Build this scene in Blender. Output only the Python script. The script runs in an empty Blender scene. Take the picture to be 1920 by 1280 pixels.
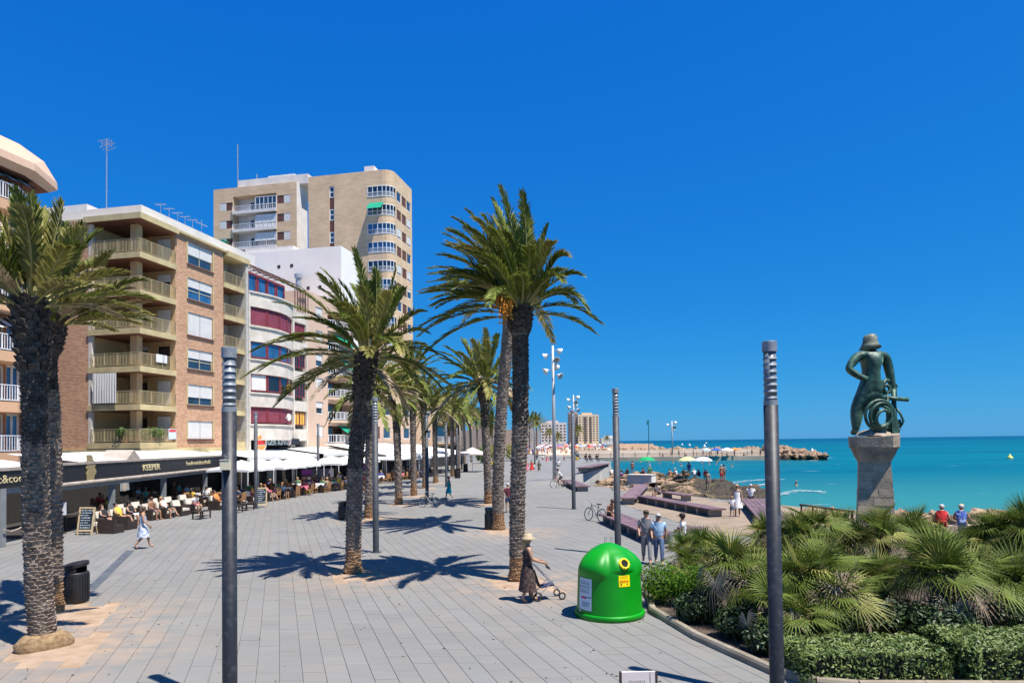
import bpy, bmesh, math, random
from mathutils import Vector, Matrix, noise
R = math.radians
rnd = random.Random(7)
scn = bpy.context.scene
COL = scn.collection

# ------------------------------------------------------------------ camera
CAM_H, FPX, PITCH, ROLL, PPY = 4.1, 1280.0, R(1.45), R(-0.75), 796.6
cam_d = bpy.data.cameras.new('camera'); cam = bpy.data.objects.new('camera', cam_d); COL.objects.link(cam)
cam_d.lens = 24.0; cam_d.sensor_width = 36.0; cam_d.clip_start = 0.1; cam_d.clip_end = 90000
cam_d.shift_y = (PPY - 640) / 1920.0
CM = Matrix.Rotation(R(90) + PITCH, 3, 'X') @ Matrix.Rotation(ROLL, 3, 'Z')
cam.matrix_world = Matrix.Translation((0, 0, CAM_H)) @ CM.to_4x4()
scn.camera = cam
# ------------------------------------------------------------------ sky and sun
SUN_EL = R(66.0); SHX, SHY = 0.79, -0.613                    # the sun stands right of and behind the viewer
w = bpy.data.worlds.new('World'); scn.world = w; w.use_nodes = True
wn = w.node_tree; wn.nodes.clear()
sky = wn.nodes.new('ShaderNodeTexSky'); sky.sky_type = 'NISHITA'; sky.sun_disc = False
sky.sun_elevation = SUN_EL; sky.sun_rotation = math.atan2(SHX, SHY)
sky.altitude = 0; sky.air_density = 1.0; sky.dust_density = 0.15; sky.ozone_density = 3.0
sp_ = wn.nodes.new('ShaderNodeSeparateColor'); cb_ = wn.nodes.new('ShaderNodeCombineColor'); wn.links.new(sky.outputs[0], sp_.inputs[0])
for k_, (gain, power) in enumerate(((0.065, 1.5), (1.25, 0.68), (5.5, 0.265))):     # the camera's colour response: a deep saturated blue
    pw = wn.nodes.new('ShaderNodeMath'); pw.operation = 'POWER'; pw.inputs[1].default_value = power; wn.links.new(sp_.outputs[k_], pw.inputs[0])
    ml = wn.nodes.new('ShaderNodeMath'); ml.operation = 'MULTIPLY'; ml.inputs[1].default_value = gain; wn.links.new(pw.outputs[0], ml.inputs[0]); wn.links.new(ml.outputs[0], cb_.inputs[k_])
bg = wn.nodes.new('ShaderNodeBackground'); bg.inputs['Strength'].default_value = 0.05
wo = wn.nodes.new('ShaderNodeOutputWorld')
wn.links.new(cb_.outputs[0], bg.inputs[0]); wn.links.new(bg.outputs[0], wo.inputs[0])
sl = bpy.data.lights.new('sun', 'SUN'); sl.energy = 5.0; sl.angle = R(0.5); sl.color = (1.0, 0.95, 0.88)
sun = bpy.data.objects.new('sun', sl); COL.objects.link(sun)
SV = Vector((SHX * math.cos(SUN_EL), SHY * math.cos(SUN_EL), math.sin(SUN_EL)))
sun.rotation_euler = SV.to_track_quat('Z', 'Y').to_euler(); sun.location = (20, -20, 60)
scn.view_settings.view_transform = 'Standard'; scn.view_settings.look = 'None'
scn.view_settings.exposure = 0.77; scn.view_settings.gamma = 1.0; scn.view_settings.use_curve_mapping = False
scn.render.engine = 'CYCLES'
scn.cycles.max_bounces = 5; scn.cycles.diffuse_bounces = 2; scn.cycles.glossy_bounces = 2; scn.cycles.transmission_bounces = 3
scn.cycles.transparent_max_bounces = 4; scn.cycles.caustics_reflective = False; scn.cycles.caustics_refractive = False
scn.cycles.use_denoising = True; scn.cycles.sample_clamp_indirect = 6.0

# ------------------------------------------------------------------ helpers
def ray(px, py):
    return CM @ Vector(((px - 960) / FPX, -(py - PPY) / FPX, -1.0))
def gp(px, py, z=0.0):                     # the spot on the level z that the photograph shows at (px, py)
    d = ray(px, py); t = (z - CAM_H) / d.z
    return Vector((d.x * t, d.y * t, z))
def at(px, py, Y):                         # the spot at depth Y
    d = ray(px, py); t = Y / d.y
    return Vector((d.x * t, Y, CAM_H + d.z * t))

class MB:
    def __init__(s): s.v = []; s.f = []; s.m = []
    def add(s, vs, fs, mi=0):
        o = len(s.v); s.v.extend([tuple(p) for p in vs])
        for f in fs: s.f.append(tuple(i + o for i in f)); s.m.append(mi)
        return s
    def box(s, c, size, rz=0.0, mi=0, M=None):
        x, y, z = size[0] / 2, size[1] / 2, size[2] / 2
        vs = [Vector((sx * x, sy * y, sz * z)) for sz in (-1, 1) for sy in (-1, 1) for sx in (-1, 1)]
        if M is not None: vs = [M @ p for p in vs]
        elif rz: q = Matrix.Rotation(rz, 3, 'Z'); vs = [q @ p for p in vs]
        c = Vector(c); vs = [p + c for p in vs]
        return s.add(vs, [(0, 2, 3, 1), (4, 5, 7, 6), (0, 1, 5, 4), (2, 6, 7, 3), (0, 4, 6, 2), (1, 3, 7, 5)], mi)
    def bx(s, x0, x1, y0, y1, z0, z1, mi=0):
        return s.box(((x0 + x1) / 2, (y0 + y1) / 2, (z0 + z1) / 2), (abs(x1 - x0), abs(y1 - y0), abs(z1 - z0)), mi=mi)
    def tube(s, pts, r, n=8, mi=0, cap=True):
        pts = [Vector(p) for p in pts]; k = len(pts)
        rs = r if isinstance(r, (list, tuple)) else [r] * k
        vs = []; up = None
        for i, p in enumerate(pts):
            t = (pts[min(i + 1, k - 1)] - pts[max(i - 1, 0)]).normalized()
            if up is None:
                a = Vector((0, 0, 1)) if abs(t.z) < 0.9 else Vector((1, 0, 0)); up = (a - t * a.dot(t)).normalized()
            else:
                up = (up - t * up.dot(t)); up = up.normalized() if up.length > 1e-6 else Vector((1, 0, 0))
            b = t.cross(up)
            for j in range(n):
                a = 2 * math.pi * j / n; vs.append(p + (up * math.cos(a) + b * math.sin(a)) * rs[i])
        fs = [(i * n + j, i * n + (j + 1) % n, (i + 1) * n + (j + 1) % n, (i + 1) * n + j) for i in range(k - 1) for j in range(n)]
        if cap: fs += [tuple(range(n - 1, -1, -1)), tuple((k - 1) * n + j for j in range(n))]
        return s.add(vs, fs, mi)
    def lathe(s, prof, n=24, c=(0, 0, 0), sx=1.0, sy=1.0, mi=0, cap=True):
        vs = [(c[0] + r * sx * math.cos(2 * math.pi * j / n), c[1] + r * sy * math.sin(2 * math.pi * j / n), c[2] + z) for r, z in prof for j in range(n)]
        k = len(prof)
        fs = [(i * n + j, i * n + (j + 1) % n, (i + 1) * n + (j + 1) % n, (i + 1) * n + j) for i in range(k - 1) for j in range(n)]
        if cap: fs += [tuple(range(n - 1, -1, -1)), tuple((k - 1) * n + j for j in range(n))]
        return s.add(vs, fs, mi)
    def prism(s, poly, z0, z1, mi=0):
        n = len(poly); vs = [(p[0], p[1], z0) for p in poly] + [(p[0], p[1], z1) for p in poly]
        return s.add(vs, [tuple(range(n - 1, -1, -1)), tuple(range(n, 2 * n))] + [(i, (i + 1) % n, n + (i + 1) % n, n + i) for i in range(n)], mi)
    def xform(s, M):
        s.v = [tuple(M @ Vector(p)) for p in s.v]; return s
    def mesh(s, name, mats, smooth=False):
        me = bpy.data.meshes.new(name); me.from_pydata(s.v, [], s.f)
        for m in (mats if isinstance(mats, (list, tuple)) else [mats]): me.materials.append(m)
        if any(s.m): me.polygons.foreach_set('material_index', s.m)
        if smooth: me.polygons.foreach_set('use_smooth', [True] * len(me.polygons))
        me.update(); return me
    def build(s, name, mats, parent=None, smooth=False, fix=True, **kw):
        me = s.mesh(name, mats, smooth)
        if fix and len(s.f) < 6000:
            bm = bmesh.new(); bm.from_mesh(me); bmesh.ops.recalc_face_normals(bm, faces=bm.faces); bm.to_mesh(me); bm.free()
        return link(name, me, parent, **kw)

def link(name, me, parent=None, loc=None, rot=None, scale=None, **kw):
    o = bpy.data.objects.new(name, me); COL.objects.link(o); o.parent = parent
    if loc is not None: o.location = loc
    if rot is not None: o.rotation_euler = rot
    if scale is not None: o.scale = scale if isinstance(scale, (tuple, list)) else (scale,) * 3
    for k, v in kw.items(): o[k] = v
    return o
def tag(o, label, category, group=None, kind=None):
    o['label'] = label; o['category'] = category
    if group: o['group'] = group
    if kind: o['kind'] = kind
    return o
def thing(name, label, category, loc=(0, 0, 0), rz=0.0, group=None):
    o = bpy.data.objects.new(name, None); COL.objects.link(o); o.empty_display_size = 0.2
    o.location = loc; o.rotation_euler = (0, 0, rz)
    return tag(o, label, category, group)
def copy_tree(src, loc, rz=0.0, scale=None, label=None, group=None, parent=None):
    c = src.copy(); COL.objects.link(c); c.parent = parent
    if parent is None:
        c.location = loc; c.rotation_euler = (0, 0, rz)
        if scale: c.scale = (scale,) * 3
    if label: c['label'] = label
    if group: c['group'] = group
    for ch in src.children: copy_tree(ch, None, parent=c)
    return c
def ordinal(i):
    return ['first', 'second', 'third', 'fourth', 'fifth', 'sixth', 'seventh', 'eighth', 'ninth', 'tenth', 'eleventh', 'twelfth', 'thirteenth', 'fourteenth', 'fifteenth', 'sixteenth', 'seventeenth', 'eighteenth', 'nineteenth', 'twentieth'][i]

MATS = {}
def mat(name, col, rough=0.6, metal=0.0, var=0.12, vscale=3.0, bump=0.0, bscale=20.0, col2=None, spec=0.5, trans=0.0, vdetail=4.0, world=False, randv=0.0, contrast=None):
    """Principled material whose colour wanders with a noise; optional bump, second colour and translucency."""
    if name in MATS: return MATS[name]
    m = bpy.data.materials.new(name); m.use_nodes = True; nt = m.node_tree; N = nt.nodes; L = nt.links; N.clear()
    out = N.new('ShaderNodeOutputMaterial'); p = N.new('ShaderNodeBsdfPrincipled')
    p.inputs['Roughness'].default_value = rough; p.inputs['Metallic'].default_value = metal
    p.inputs['Specular IOR Level'].default_value = spec
    if world: co = N.new('ShaderNodeNewGeometry').outputs['Position']
    else: co = N.new('ShaderNodeTexCoord').outputs['Object']
    nz = N.new('ShaderNodeTexNoise'); nz.inputs['Scale'].default_value = vscale; nz.inputs['Detail'].default_value = vdetail; L.new(co, nz.inputs['Vector'])
    rp = N.new('ShaderNodeValToRGB'); e = rp.color_ramp.elements
    c2 = col2 if col2 else tuple(min(1, c * (1 + var)) for c in col); c1 = col if col2 else tuple(c * (1 - var) for c in col)
    lo, hi = contrast or (0.32, 0.68)
    e[0].position = lo; e[1].position = hi; e[0].color = (*c1, 1); e[1].color = (*c2, 1)
    L.new(nz.outputs['Fac'], rp.inputs['Fac']); src = rp.outputs['Color']
    if randv:
        oi = N.new('ShaderNodeObjectInfo'); h = N.new('ShaderNodeHueSaturation'); mr = N.new('ShaderNodeMapRange')
        mr.inputs['To Min'].default_value = 1 - randv; mr.inputs['To Max'].default_value = 1 + randv
        L.new(oi.outputs['Random'], mr.inputs['Value']); L.new(mr.outputs[0], h.inputs['Value']); L.new(src, h.inputs['Color']); src = h.outputs['Color']
    L.new(src, p.inputs['Base Color'])
    if bump:
        bz = N.new('ShaderNodeTexNoise'); bz.inputs['Scale'].default_value = bscale; bz.inputs['Detail'].default_value = 5; L.new(co, bz.inputs['Vector'])
        b = N.new('ShaderNodeBump'); b.inputs['Strength'].default_value = bump; b.inputs['Distance'].default_value = 0.02
        L.new(bz.outputs['Fac'], b.inputs['Height']); L.new(b.outputs[0], p.inputs['Normal'])
    if trans:
        t = N.new('ShaderNodeBsdfTranslucent'); mx = N.new('ShaderNodeMixShader'); mx.inputs[0].default_value = trans
        L.new(src, t.inputs['Color']); L.new(p.outputs[0], mx.inputs[1]); L.new(t.outputs[0], mx.inputs[2]); L.new(mx.outputs[0], out.inputs[0])
    else: L.new(p.outputs[0], out.inputs[0])
    MATS[name] = m; m['nodes_p'] = p.name
    return m
def glass(name, col=(0.03, 0.06, 0.10), rough=0.06):
    return mat(name, col, rough, spec=0.9, var=0.35, vscale=0.6)
def brickmat(name, c1, c2, mortar, sx, sy, msize=0.012, rough=0.85, axis=None):
    """Brick coursing in the wall's own (along, up) coordinates, from the face normal."""
    if name in MATS: return MATS[name]
    m = bpy.data.materials.new(name); m.use_nodes = True; nt = m.node_tree; N = nt.nodes; L = nt.links
    p = N['Principled BSDF']; p.inputs['Roughness'].default_value = rough; p.inputs['Specular IOR Level'].default_value = 0.2
    tc = N.new('ShaderNodeTexCoord'); sp = N.new('ShaderNodeSeparateXYZ'); L.new(tc.outputs['Object'], sp.inputs[0])
    ad = N.new('ShaderNodeMath'); ad.operation = 'ADD'; L.new(sp.outputs[0], ad.inputs[0]); L.new(sp.outputs[1], ad.inputs[1])
    cb = N.new('ShaderNodeCombineXYZ'); L.new(ad.outputs[0], cb.inputs[0]); L.new(sp.outputs[2], cb.inputs[1])
    br = N.new('ShaderNodeTexBrick'); L.new(cb.outputs[0], br.inputs['Vector'])
    br.inputs['Color1'].default_value = (*c1, 1); br.inputs['Color2'].default_value = (*c2, 1); br.inputs['Mortar'].default_value = (*mortar, 1)
    br.inputs['Scale'].default_value = 1.0; br.inputs['Brick Width'].default_value = sx; br.inputs['Row Height'].default_value = sy; br.inputs['Mortar Size'].default_value = msize
    br.inputs['Bias'].default_value = 0.0
    nz = N.new('ShaderNodeTexNoise'); nz.inputs['Scale'].default_value = 0.35; nz.inputs['Detail'].default_value = 6; L.new(tc.outputs['Object'], nz.inputs['Vector'])
    mr = N.new('ShaderNodeMapRange'); mr.inputs['To Min'].default_value = 0.75; mr.inputs['To Max'].default_value = 1.25; L.new(nz.outputs['Fac'], mr.inputs['Value'])
    hsv = N.new('ShaderNodeHueSaturation'); L.new(mr.outputs[0], hsv.inputs['Value']); L.new(br.outputs['Color'], hsv.inputs['Color']); L.new(hsv.outputs[0], p.inputs['Base Color'])
    b = N.new('ShaderNodeBump'); b.inputs['Strength'].default_value = 0.5; b.inputs['Distance'].default_value = 0.015; b.invert = True
    L.new(br.outputs['Fac'], b.inputs['Height']); L.new(b.outputs[0], p.inputs['Normal'])
    MATS[name] = m; return m
def text(name, s, size, m, parent, loc, rot, extrude=0.004, align='CENTER', scale=None, bold=0.0):
    c = bpy.data.curves.new(name, 'FONT'); c.body = s; c.size = size; c.extrude = extrude; c.align_x = align; c.align_y = 'CENTER'; c.resolution_u = 2; c.offset = bold
    o = bpy.data.objects.new(name, c); COL.objects.link(o); bpy.context.view_layer.update()
    me = bpy.data.meshes.new_from_object(o.evaluated_get(bpy.context.evaluated_depsgraph_get()))
    bpy.data.objects.remove(o); bpy.data.curves.remove(c); me.name = name; me.materials.clear(); me.materials.append(m)
    return link(name, me, parent, loc, rot, scale)
def fbm(x, y, s, seed=0.0, oct_=4):
    return noise.fractal(Vector((x / s + seed * 7.3, y / s - seed * 3.1, seed)), 1.0, 2.0, oct_)
def inpoly(x, y, P):
    c = False; j = len(P) - 1
    for i in range(len(P)):
        if (P[i][1] > y) != (P[j][1] > y) and x < (P[j][0] - P[i][0]) * (y - P[i][1]) / (P[j][1] - P[i][1]) + P[i][0]: c = not c
        j = i
    return c
def pdist(x, y, P):                        # distance to a polygon's outline
    best = 1e9
    for i in range(len(P)):
        ax, ay = P[i - 1][0], P[i - 1][1]; bx_, by_ = P[i][0], P[i][1]
        dx, dy = bx_ - ax, by_ - ay; t = max(0, min(1, ((x - ax) * dx + (y - ay) * dy) / (dx * dx + dy * dy + 1e-9)))
        best = min(best, math.hypot(x - ax - dx * t, y - ay - dy * t))
    return best
# ================================================================== the setting: ground, paving, water, rocks
WATER_Z = -1.5
COAST = [(26, 24), (24.5, 31), (21, 36), (16.8, 39.5), (15.9, 43), (13.4, 50), (9.5, 55), (8.3, 62), (5.5, 66), (13.9, 99), (14.5, 120), (14, 190), (30, 212), (38, 260), (56, 330), (60, 420), (75, 600), (112, 840), (190, 930), (120, 1600)]
LAND = [(-1500, 1600), (-1500, -60), (60, -60), (60, 20), (30, 24)] + COAST
m_land = mat('land_concrete', (0.24, 0.23, 0.21), 0.9, var=0.12, vscale=0.4, world=True)
g = MB(); g.prism(LAND, -4.0, -0.03); tag(g.build('ground', m_land), 'pale concrete ground under the town and promenade', 'ground', kind='structure')

# water: turquoise sheet to the horizon, deeper blue far out, sandy green by the shore
def water_mat():
    m = bpy.data.materials.new('sea_water'); m.use_nodes = True; nt = m.node_tree; N = nt.nodes; L = nt.links
    p = N['Principled BSDF']; p.inputs['Roughness'].default_value = 0.36; p.inputs['Specular IOR Level'].default_value = 0.09
    geo = N.new('ShaderNodeNewGeometry')
    mp = N.new('ShaderNodeMapping'); mp.inputs['Scale'].default_value = (0.010, 0.045, 1); mp.inputs['Rotation'].default_value = (0, 0, R(-8)); L.new(geo.outputs['Position'], mp.inputs['Vector'])
    nz = N.new('ShaderNodeTexNoise'); nz.inputs['Scale'].default_value = 1.0; nz.inputs['Detail'].default_value = 9; nz.inputs['Roughness'].default_value = 0.62; L.new(mp.outputs[0], nz.inputs['Vector'])
    rp = N.new('ShaderNodeValToRGB'); e = rp.color_ramp.elements
    e[0].position = 0.30; e[0].color = (0.0003, 0.075, 0.125, 1); e[1].position = 0.72; e[1].color = (0.001, 0.135, 0.145, 1)
    L.new(nz.outputs['Fac'], rp.inputs['Fac'])
    # depth of the sea bed: distance from the shore line is mostly the world Y of the spot
    sp = N.new('ShaderNodeSeparateXYZ'); L.new(geo.outputs['Position'], sp.inputs[0])
    mr = N.new('ShaderNodeMapRange'); mr.inputs['From Min'].default_value = 40; mr.inputs['From Max'].default_value = 120; mr.interpolation_type = 'SMOOTHSTEP'; L.new(sp.outputs[1], mr.inputs['Value'])
    sh = N.new('ShaderNodeMix'); sh.data_type = 'RGBA'; sh.inputs['A'].default_value = (0.030, 0.175, 0.160, 1); L.new(mr.outputs[0], sh.inputs['Factor']); L.new(rp.outputs[0], sh.inputs['B'])
    mr2 = N.new('ShaderNodeMapRange'); mr2.inputs['From Min'].default_value = 250; mr2.inputs['From Max'].default_value = 1500; L.new(sp.outputs[1], mr2.inputs['Value'])
    dp = N.new('ShaderNodeMix'); dp.data_type = 'RGBA'; dp.inputs['B'].default_value = (0.0003, 0.062, 0.108, 1); L.new(mr2.outputs[0], dp.inputs['Factor']); L.new(sh.outputs['Result'], dp.inputs['A'])
    # scattered white crests
    mp3 = N.new('ShaderNodeMapping'); mp3.inputs['Scale'].default_value = (0.16, 0.7, 1); L.new(geo.outputs['Position'], mp3.inputs['Vector'])
    n3 = N.new('ShaderNodeTexNoise'); n3.inputs['Scale'].default_value = 1.0; n3.inputs['Detail'].default_value = 5; L.new(mp3.outputs[0], n3.inputs['Vector'])
    cr = N.new('ShaderNodeMapRange'); cr.inputs['From Min'].default_value = 0.72; cr.inputs['From Max'].default_value = 0.80; L.new(n3.outputs['Fac'], cr.inputs['Value'])
    fo = N.new('ShaderNodeMix'); fo.data_type = 'RGBA'; fo.inputs['B'].default_value = (0.45, 0.52, 0.52, 1); L.new(cr.outputs[0], fo.inputs['Factor']); L.new(dp.outputs['Result'], fo.inputs['A'])
    L.new(fo.outputs['Result'], p.inputs['Base Color'])
    mp2 = N.new('ShaderNodeMapping'); mp2.inputs['Scale'].default_value = (0.35, 1.1, 1); L.new(geo.outputs['Position'], mp2.inputs['Vector'])
    n2 = N.new('ShaderNodeTexNoise'); n2.inputs['Scale'].default_value = 1.0; n2.inputs['Detail'].default_value = 6; L.new(mp2.outputs[0], n2.inputs['Vector'])
    b = N.new('ShaderNodeBump'); b.inputs['Strength'].default_value = 0.55; b.inputs['Distance'].default_value = 0.5; L.new(n2.outputs['Fac'], b.inputs['Height']); L.new(b.outputs[0], p.inputs['Normal'])
    return m
g = MB(); g.add([(-2000, 15, WATER_Z), (60000, 15, WATER_Z), (60000, 70000, WATER_Z), (-60000, 70000, WATER_Z)], [(0, 1, 2, 3)])
tag(g.build('sea', water_mat()), 'turquoise sea running out to the horizon', 'sea', kind='structure')

# ---- paving slabs: strips 0.415 m wide that run 19 degrees left of the view, cross joints level with the view
PW, PL = 0.415, 0.83
SK = math.tan(R(-18.9))
def pave_xy(i, v): return (i * PW + SK * v, v)             # strip index, depth -> ground
PITS = []                                                  # (strip i0, i1, v0, v1)
for px, py, dx in ((82, 1218, 0), (120, 1150, 0), (662, 1077, 0), (692, 973, 0), (748, 946, 0), (776, 930, 0), (796, 915, 0), (816, 905, 0), (972, 1092, 0), (936, 997, 0), (916, 945, 0), (848, 892, 0)):
    c = gp(px, py); i = round((c.x - SK * c.y) / PW - 1.5)
    j = round(c.y / PL * 2) / 2 - 1.0
    PITS.append((i, i + 4, j * PL, (j + 2) * PL))
def slab_mat():
    m = bpy.data.materials.new('paving_granite'); m.use_nodes = True; nt = m.node_tree; N = nt.nodes; L = nt.links
    p = N['Principled BSDF']; p.inputs['Roughness'].default_value = 0.82; p.inputs['Specular IOR Level'].default_value = 0.25
    geo = N.new('ShaderNodeNewGeometry'); sp = N.new('ShaderNodeSeparateXYZ'); L.new(geo.outputs['Position'], sp.inputs[0])
    def mth(op, a, b):
        n = N.new('ShaderNodeMath'); n.operation = op
        for k, q in enumerate((a, b)):
            if q is None: continue
            if isinstance(q, (int, float)): n.inputs[k].default_value = q
            else: L.new(q, n.inputs[k])
        return n.outputs[0]
    u = mth('FLOOR', mth('DIVIDE', mth('SUBTRACT', sp.outputs[0], mth('MULTIPLY', sp.outputs[1], SK)), PW), None)
    v = mth('FLOOR', mth('ADD', mth('DIVIDE', sp.outputs[1], PL), mth('MULTIPLY', u, 0.5)), None)
    cb = N.new('ShaderNodeCombineXYZ'); L.new(u, cb.inputs[0]); L.new(v, cb.inputs[1])
    wn_ = N.new('ShaderNodeTexWhiteNoise'); wn_.noise_dimensions = '2D'; L.new(cb.outputs[0], wn_.inputs['Vector'])
    sep = N.new('ShaderNodeSeparateColor'); L.new(wn_.outputs['Color'], sep.inputs[0])
    n1 = N.new('ShaderNodeTexNoise'); n1.inputs['Scale'].default_value = 0.22; n1.inputs['Detail'].default_value = 6; L.new(geo.outputs['Position'], n1.inputs['Vector'])
    n2 = N.new('ShaderNodeTexNoise'); n2.inputs['Scale'].default_value = 34; n2.inputs['Detail'].default_value = 3; L.new(geo.outputs['Position'], n2.inputs['Vector'])
    mpg = N.new('ShaderNodeMapping'); mpg.inputs['Scale'].default_value = (1.0, 7.0, 1); L.new(geo.outputs['Position'], mpg.inputs['Vector'])
    n3 = N.new('ShaderNodeTexNoise'); n3.inputs['Scale'].default_value = 1.0; n3.inputs['Detail'].default_value = 5; L.new(mpg.outputs[0], n3.inputs['Vector'])
    val = mth('ADD', mth('ADD', mth('MULTIPLY', sep.outputs[0], 0.09), mth('MULTIPLY', n1.outputs['Fac'], 0.34)), mth('ADD', mth('MULTIPLY', n2.outputs['Fac'], 0.22), mth('MULTIPLY', n3.outputs['Fac'], 0.20)))
    val = mth('ADD', val, 0.575)
    mx = N.new('ShaderNodeMix'); mx.data_type = 'RGBA'; mx.inputs['A'].default_value = (0.184, 0.183, 0.173, 1); mx.inputs['B'].default_value = (0.194, 0.185, 0.168, 1); L.new(sep.outputs[1], mx.inputs['Factor'])
    # small dark spots: chewing gum, droppings, leaf bits
    vo = N.new('ShaderNodeTexVoronoi'); vo.inputs['Scale'].default_value = 1.7; L.new(geo.outputs['Position'], vo.inputs['Vector'])
    sepv = N.new('ShaderNodeSeparateColor'); L.new(vo.outputs['Color'], sepv.inputs[0])
    spot = mth('MULTIPLY', mth('LESS_THAN', vo.outputs['Distance'], mth('MULTIPLY', sepv.outputs[0], 0.055)), mth('GREATER_THAN', sepv.outputs[1], 0.55))
    sc = N.new('ShaderNodeMix'); sc.data_type = 'RGBA'; sc.blend_type = 'MULTIPLY'; sc.inputs['Factor'].default_value = 1.0; L.new(mx.outputs['Result'], sc.inputs['A'])
    gr = N.new('ShaderNodeCombineColor')
    for k in range(3): L.new(val, gr.inputs[k])
    L.new(gr.outputs[0], sc.inputs['B'])
    sm = N.new('ShaderNodeMix'); sm.data_type = 'RGBA'; sm.inputs['B'].default_value = (0.12, 0.11, 0.10, 1); L.new(mth('MULTIPLY', spot, 0.75), sm.inputs['Factor']); L.new(sc.outputs['Result'], sm.inputs['A'])
    # sand blown out of the tree pits
    last = sm.outputs['Result']
    n4 = N.new('ShaderNodeTexNoise'); n4.inputs['Scale'].default_value = 1.6; n4.inputs['Detail'].default_value = 6; L.new(geo.outputs['Position'], n4.inputs['Vector'])
    for (i0, i1, v0, v1) in PITS[:4] + PITS[8:10]:
        vc = (v0 + v1) / 2; cx = (i0 + i1) / 2 * PW + SK * vc
        vm = N.new('ShaderNodeVectorMath'); vm.operation = 'DISTANCE'; L.new(geo.outputs['Position'], vm.inputs[0]); vm.inputs[1].default_value = (cx + 0.35, vc - 0.35, 0)
        d = N.new('ShaderNodeMapRange'); d.inputs['From Min'].default_value = 0.8; d.inputs['From Max'].default_value = 3.0; d.inputs['To Min'].default_value = 0.9; d.inputs['To Max'].default_value = 0.0; L.new(vm.outputs['Value'], d.inputs['Value'])
        f = mth('MULTIPLY', d.outputs[0], mth('MINIMUM', mth('MAXIMUM', mth('MULTIPLY', mth('SUBTRACT', n4.outputs['Fac'], 0.36), 3.2), 0.0), 1.0))
        x = N.new('ShaderNodeMix'); x.data_type = 'RGBA'; x.inputs['B'].default_value = (0.33, 0.24, 0.17, 1); L.new(f, x.inputs['Factor']); L.new(last, x.inputs['A']); last = x.outputs['Result']
    L.new(last, p.inputs['Base Color'])
    b = N.new('ShaderNodeBump'); b.inputs['Strength'].default_value = 0.25; b.inputs['Distance'].default_value = 0.004; L.new(n2.outputs['Fac'], b.inputs['Height']); L.new(b.outputs[0], p.inputs['Normal'])
    return m
M_SLAB = slab_mat()
m_joint = mat('paving_joint', (0.085, 0.080, 0.072), 0.95, var=0.3, vscale=2.0, world=True)
M_SAND = mat('pit_sand', (0.27, 0.18, 0.11), 0.95, col2=(0.38, 0.275, 0.19), vscale=2.5, bump=0.6, bscale=30, world=True)
m_plain = mat('paving_far', (0.185, 0.183, 0.174), 0.85, var=0.10, vscale=0.6, world=True)
PLANTER = [(3.3, 16.4), (3.75, 14.2), (4.55, 11.95), (5.0, 11.45), (5.6, 11.25), (26, 10.2), (30, 24), (17, 29.5), (12.5, 29.0), (8.5, 24.5), (5.2, 21.0), (3.6, 18.6)]
TANDECK = [tuple(gp(*q).xy) for q in ((1157, 942), (1190, 918), (1294, 929), (1372, 943), (1440, 944), (1500, 950), (1640, 958), (1640, 1010), (1345, 1003), (1300, 987))]
QUAY = [tuple(gp(*q).xy) for q in ((988, 908), (1050, 906), (1090, 902), (1142, 890))] + [(15, 104), (13.0, 125), (-4, 140), (-3, 100), (-0.8, 82)]
# base sheet under the slabs, cut where planter and tan deck take over is not needed: they lie higher
promenade = MB()
P0 = [(-30, -10), (40, -10), (30, 24), (24.3, 31), (20.8, 36), (16.6, 39.4), (15.7, 43), (13.2, 50), (9.3, 55), (8.1, 62), (5.3, 66), (13.7, 99), (14.3, 120), (13.8, 190), (-30, 300), (-34, 120), (-38, 60)]
promenade.prism(P0, -0.5, -0.014)
promenade = promenade.build('promenade', m_joint); promenade['kind'] = 'structure'; tag(promenade, 'grey promenade paved in long granite strips', 'promenade')
SLAB_MAX_Y = 56.0
slabs = []
for i in range(-40, 80):
    off = (i % 2) * 0.5
    for k in range(12, int(SLAB_MAX_Y / PL)):
        v0 = (k + off - 0.5) * PL; v1 = v0 + PL
        if any(i0 <= i < i1 and v0 + 0.3 >= a - 0.2 and v1 - 0.3 <= b + 0.2 for (i0, i1, a, b) in PITS): continue
        cx, cy = (i + 0.5) * PW + SK * (v0 + PL / 2), v0 + PL / 2
        lo = -0.80 * cy - 1.5; hi = 0.80 * cy + 1.5
        if not (lo < cx < hi) or cx > 17: continue
        if inpoly(cx, cy, PLANTER) or inpoly(cx, cy, TANDECK) or inpoly(cx, cy, QUAY): continue
        if not inpoly(cx, cy, P0): continue
        slabs.append((math.hypot(cx, cy) if abs(cx) < 0.77 * cy and cy > 11.6 else 999, i, v0))
slabs.sort()
GJ = 0.0055; GC = 0.0025
r9 = random.Random(3)
def slab_geo(i, v0, rel=None):
    a0, a1 = i * PW + GJ, (i + 1) * PW - GJ; b0, b1 = v0 + GC, v0 + PL - GC
    top = 0.0 + r9.uniform(-0.002, 0.002)
    q = [(a0 + SK * b0, b0), (a1 + SK * b0, b0), (a1 + SK * b1, b1), (a0 + SK * b1, b1)]
    c = rel or (0, 0)
    return [(x - c[0], y - c[1], top) for x, y in q] + [(x - c[0], y - c[1], -0.02) for x, y in q]
SF = [(0, 1, 2, 3), (0, 4, 5, 1), (1, 5, 6, 2), (2, 6, 7, 3), (3, 7, 4, 0)]
sm_ = MB(); sm_.add(slab_geo(0, 0, (0, 0)), SF); slab_me = sm_.mesh('paving_slab', M_SLAB)
for d, i, v0 in slabs[:300]:
    link('paving_slab', slab_me, promenade, loc=(i * PW + SK * v0, v0, r9.uniform(-0.0015, 0.0015)))
g = MB()
for d, i, v0 in slabs[300:]: g.add(slab_geo(i, v0), SF)
g.build('paving_slabs_beyond', M_SLAB, promenade, kind='stuff', fix=False)
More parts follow.
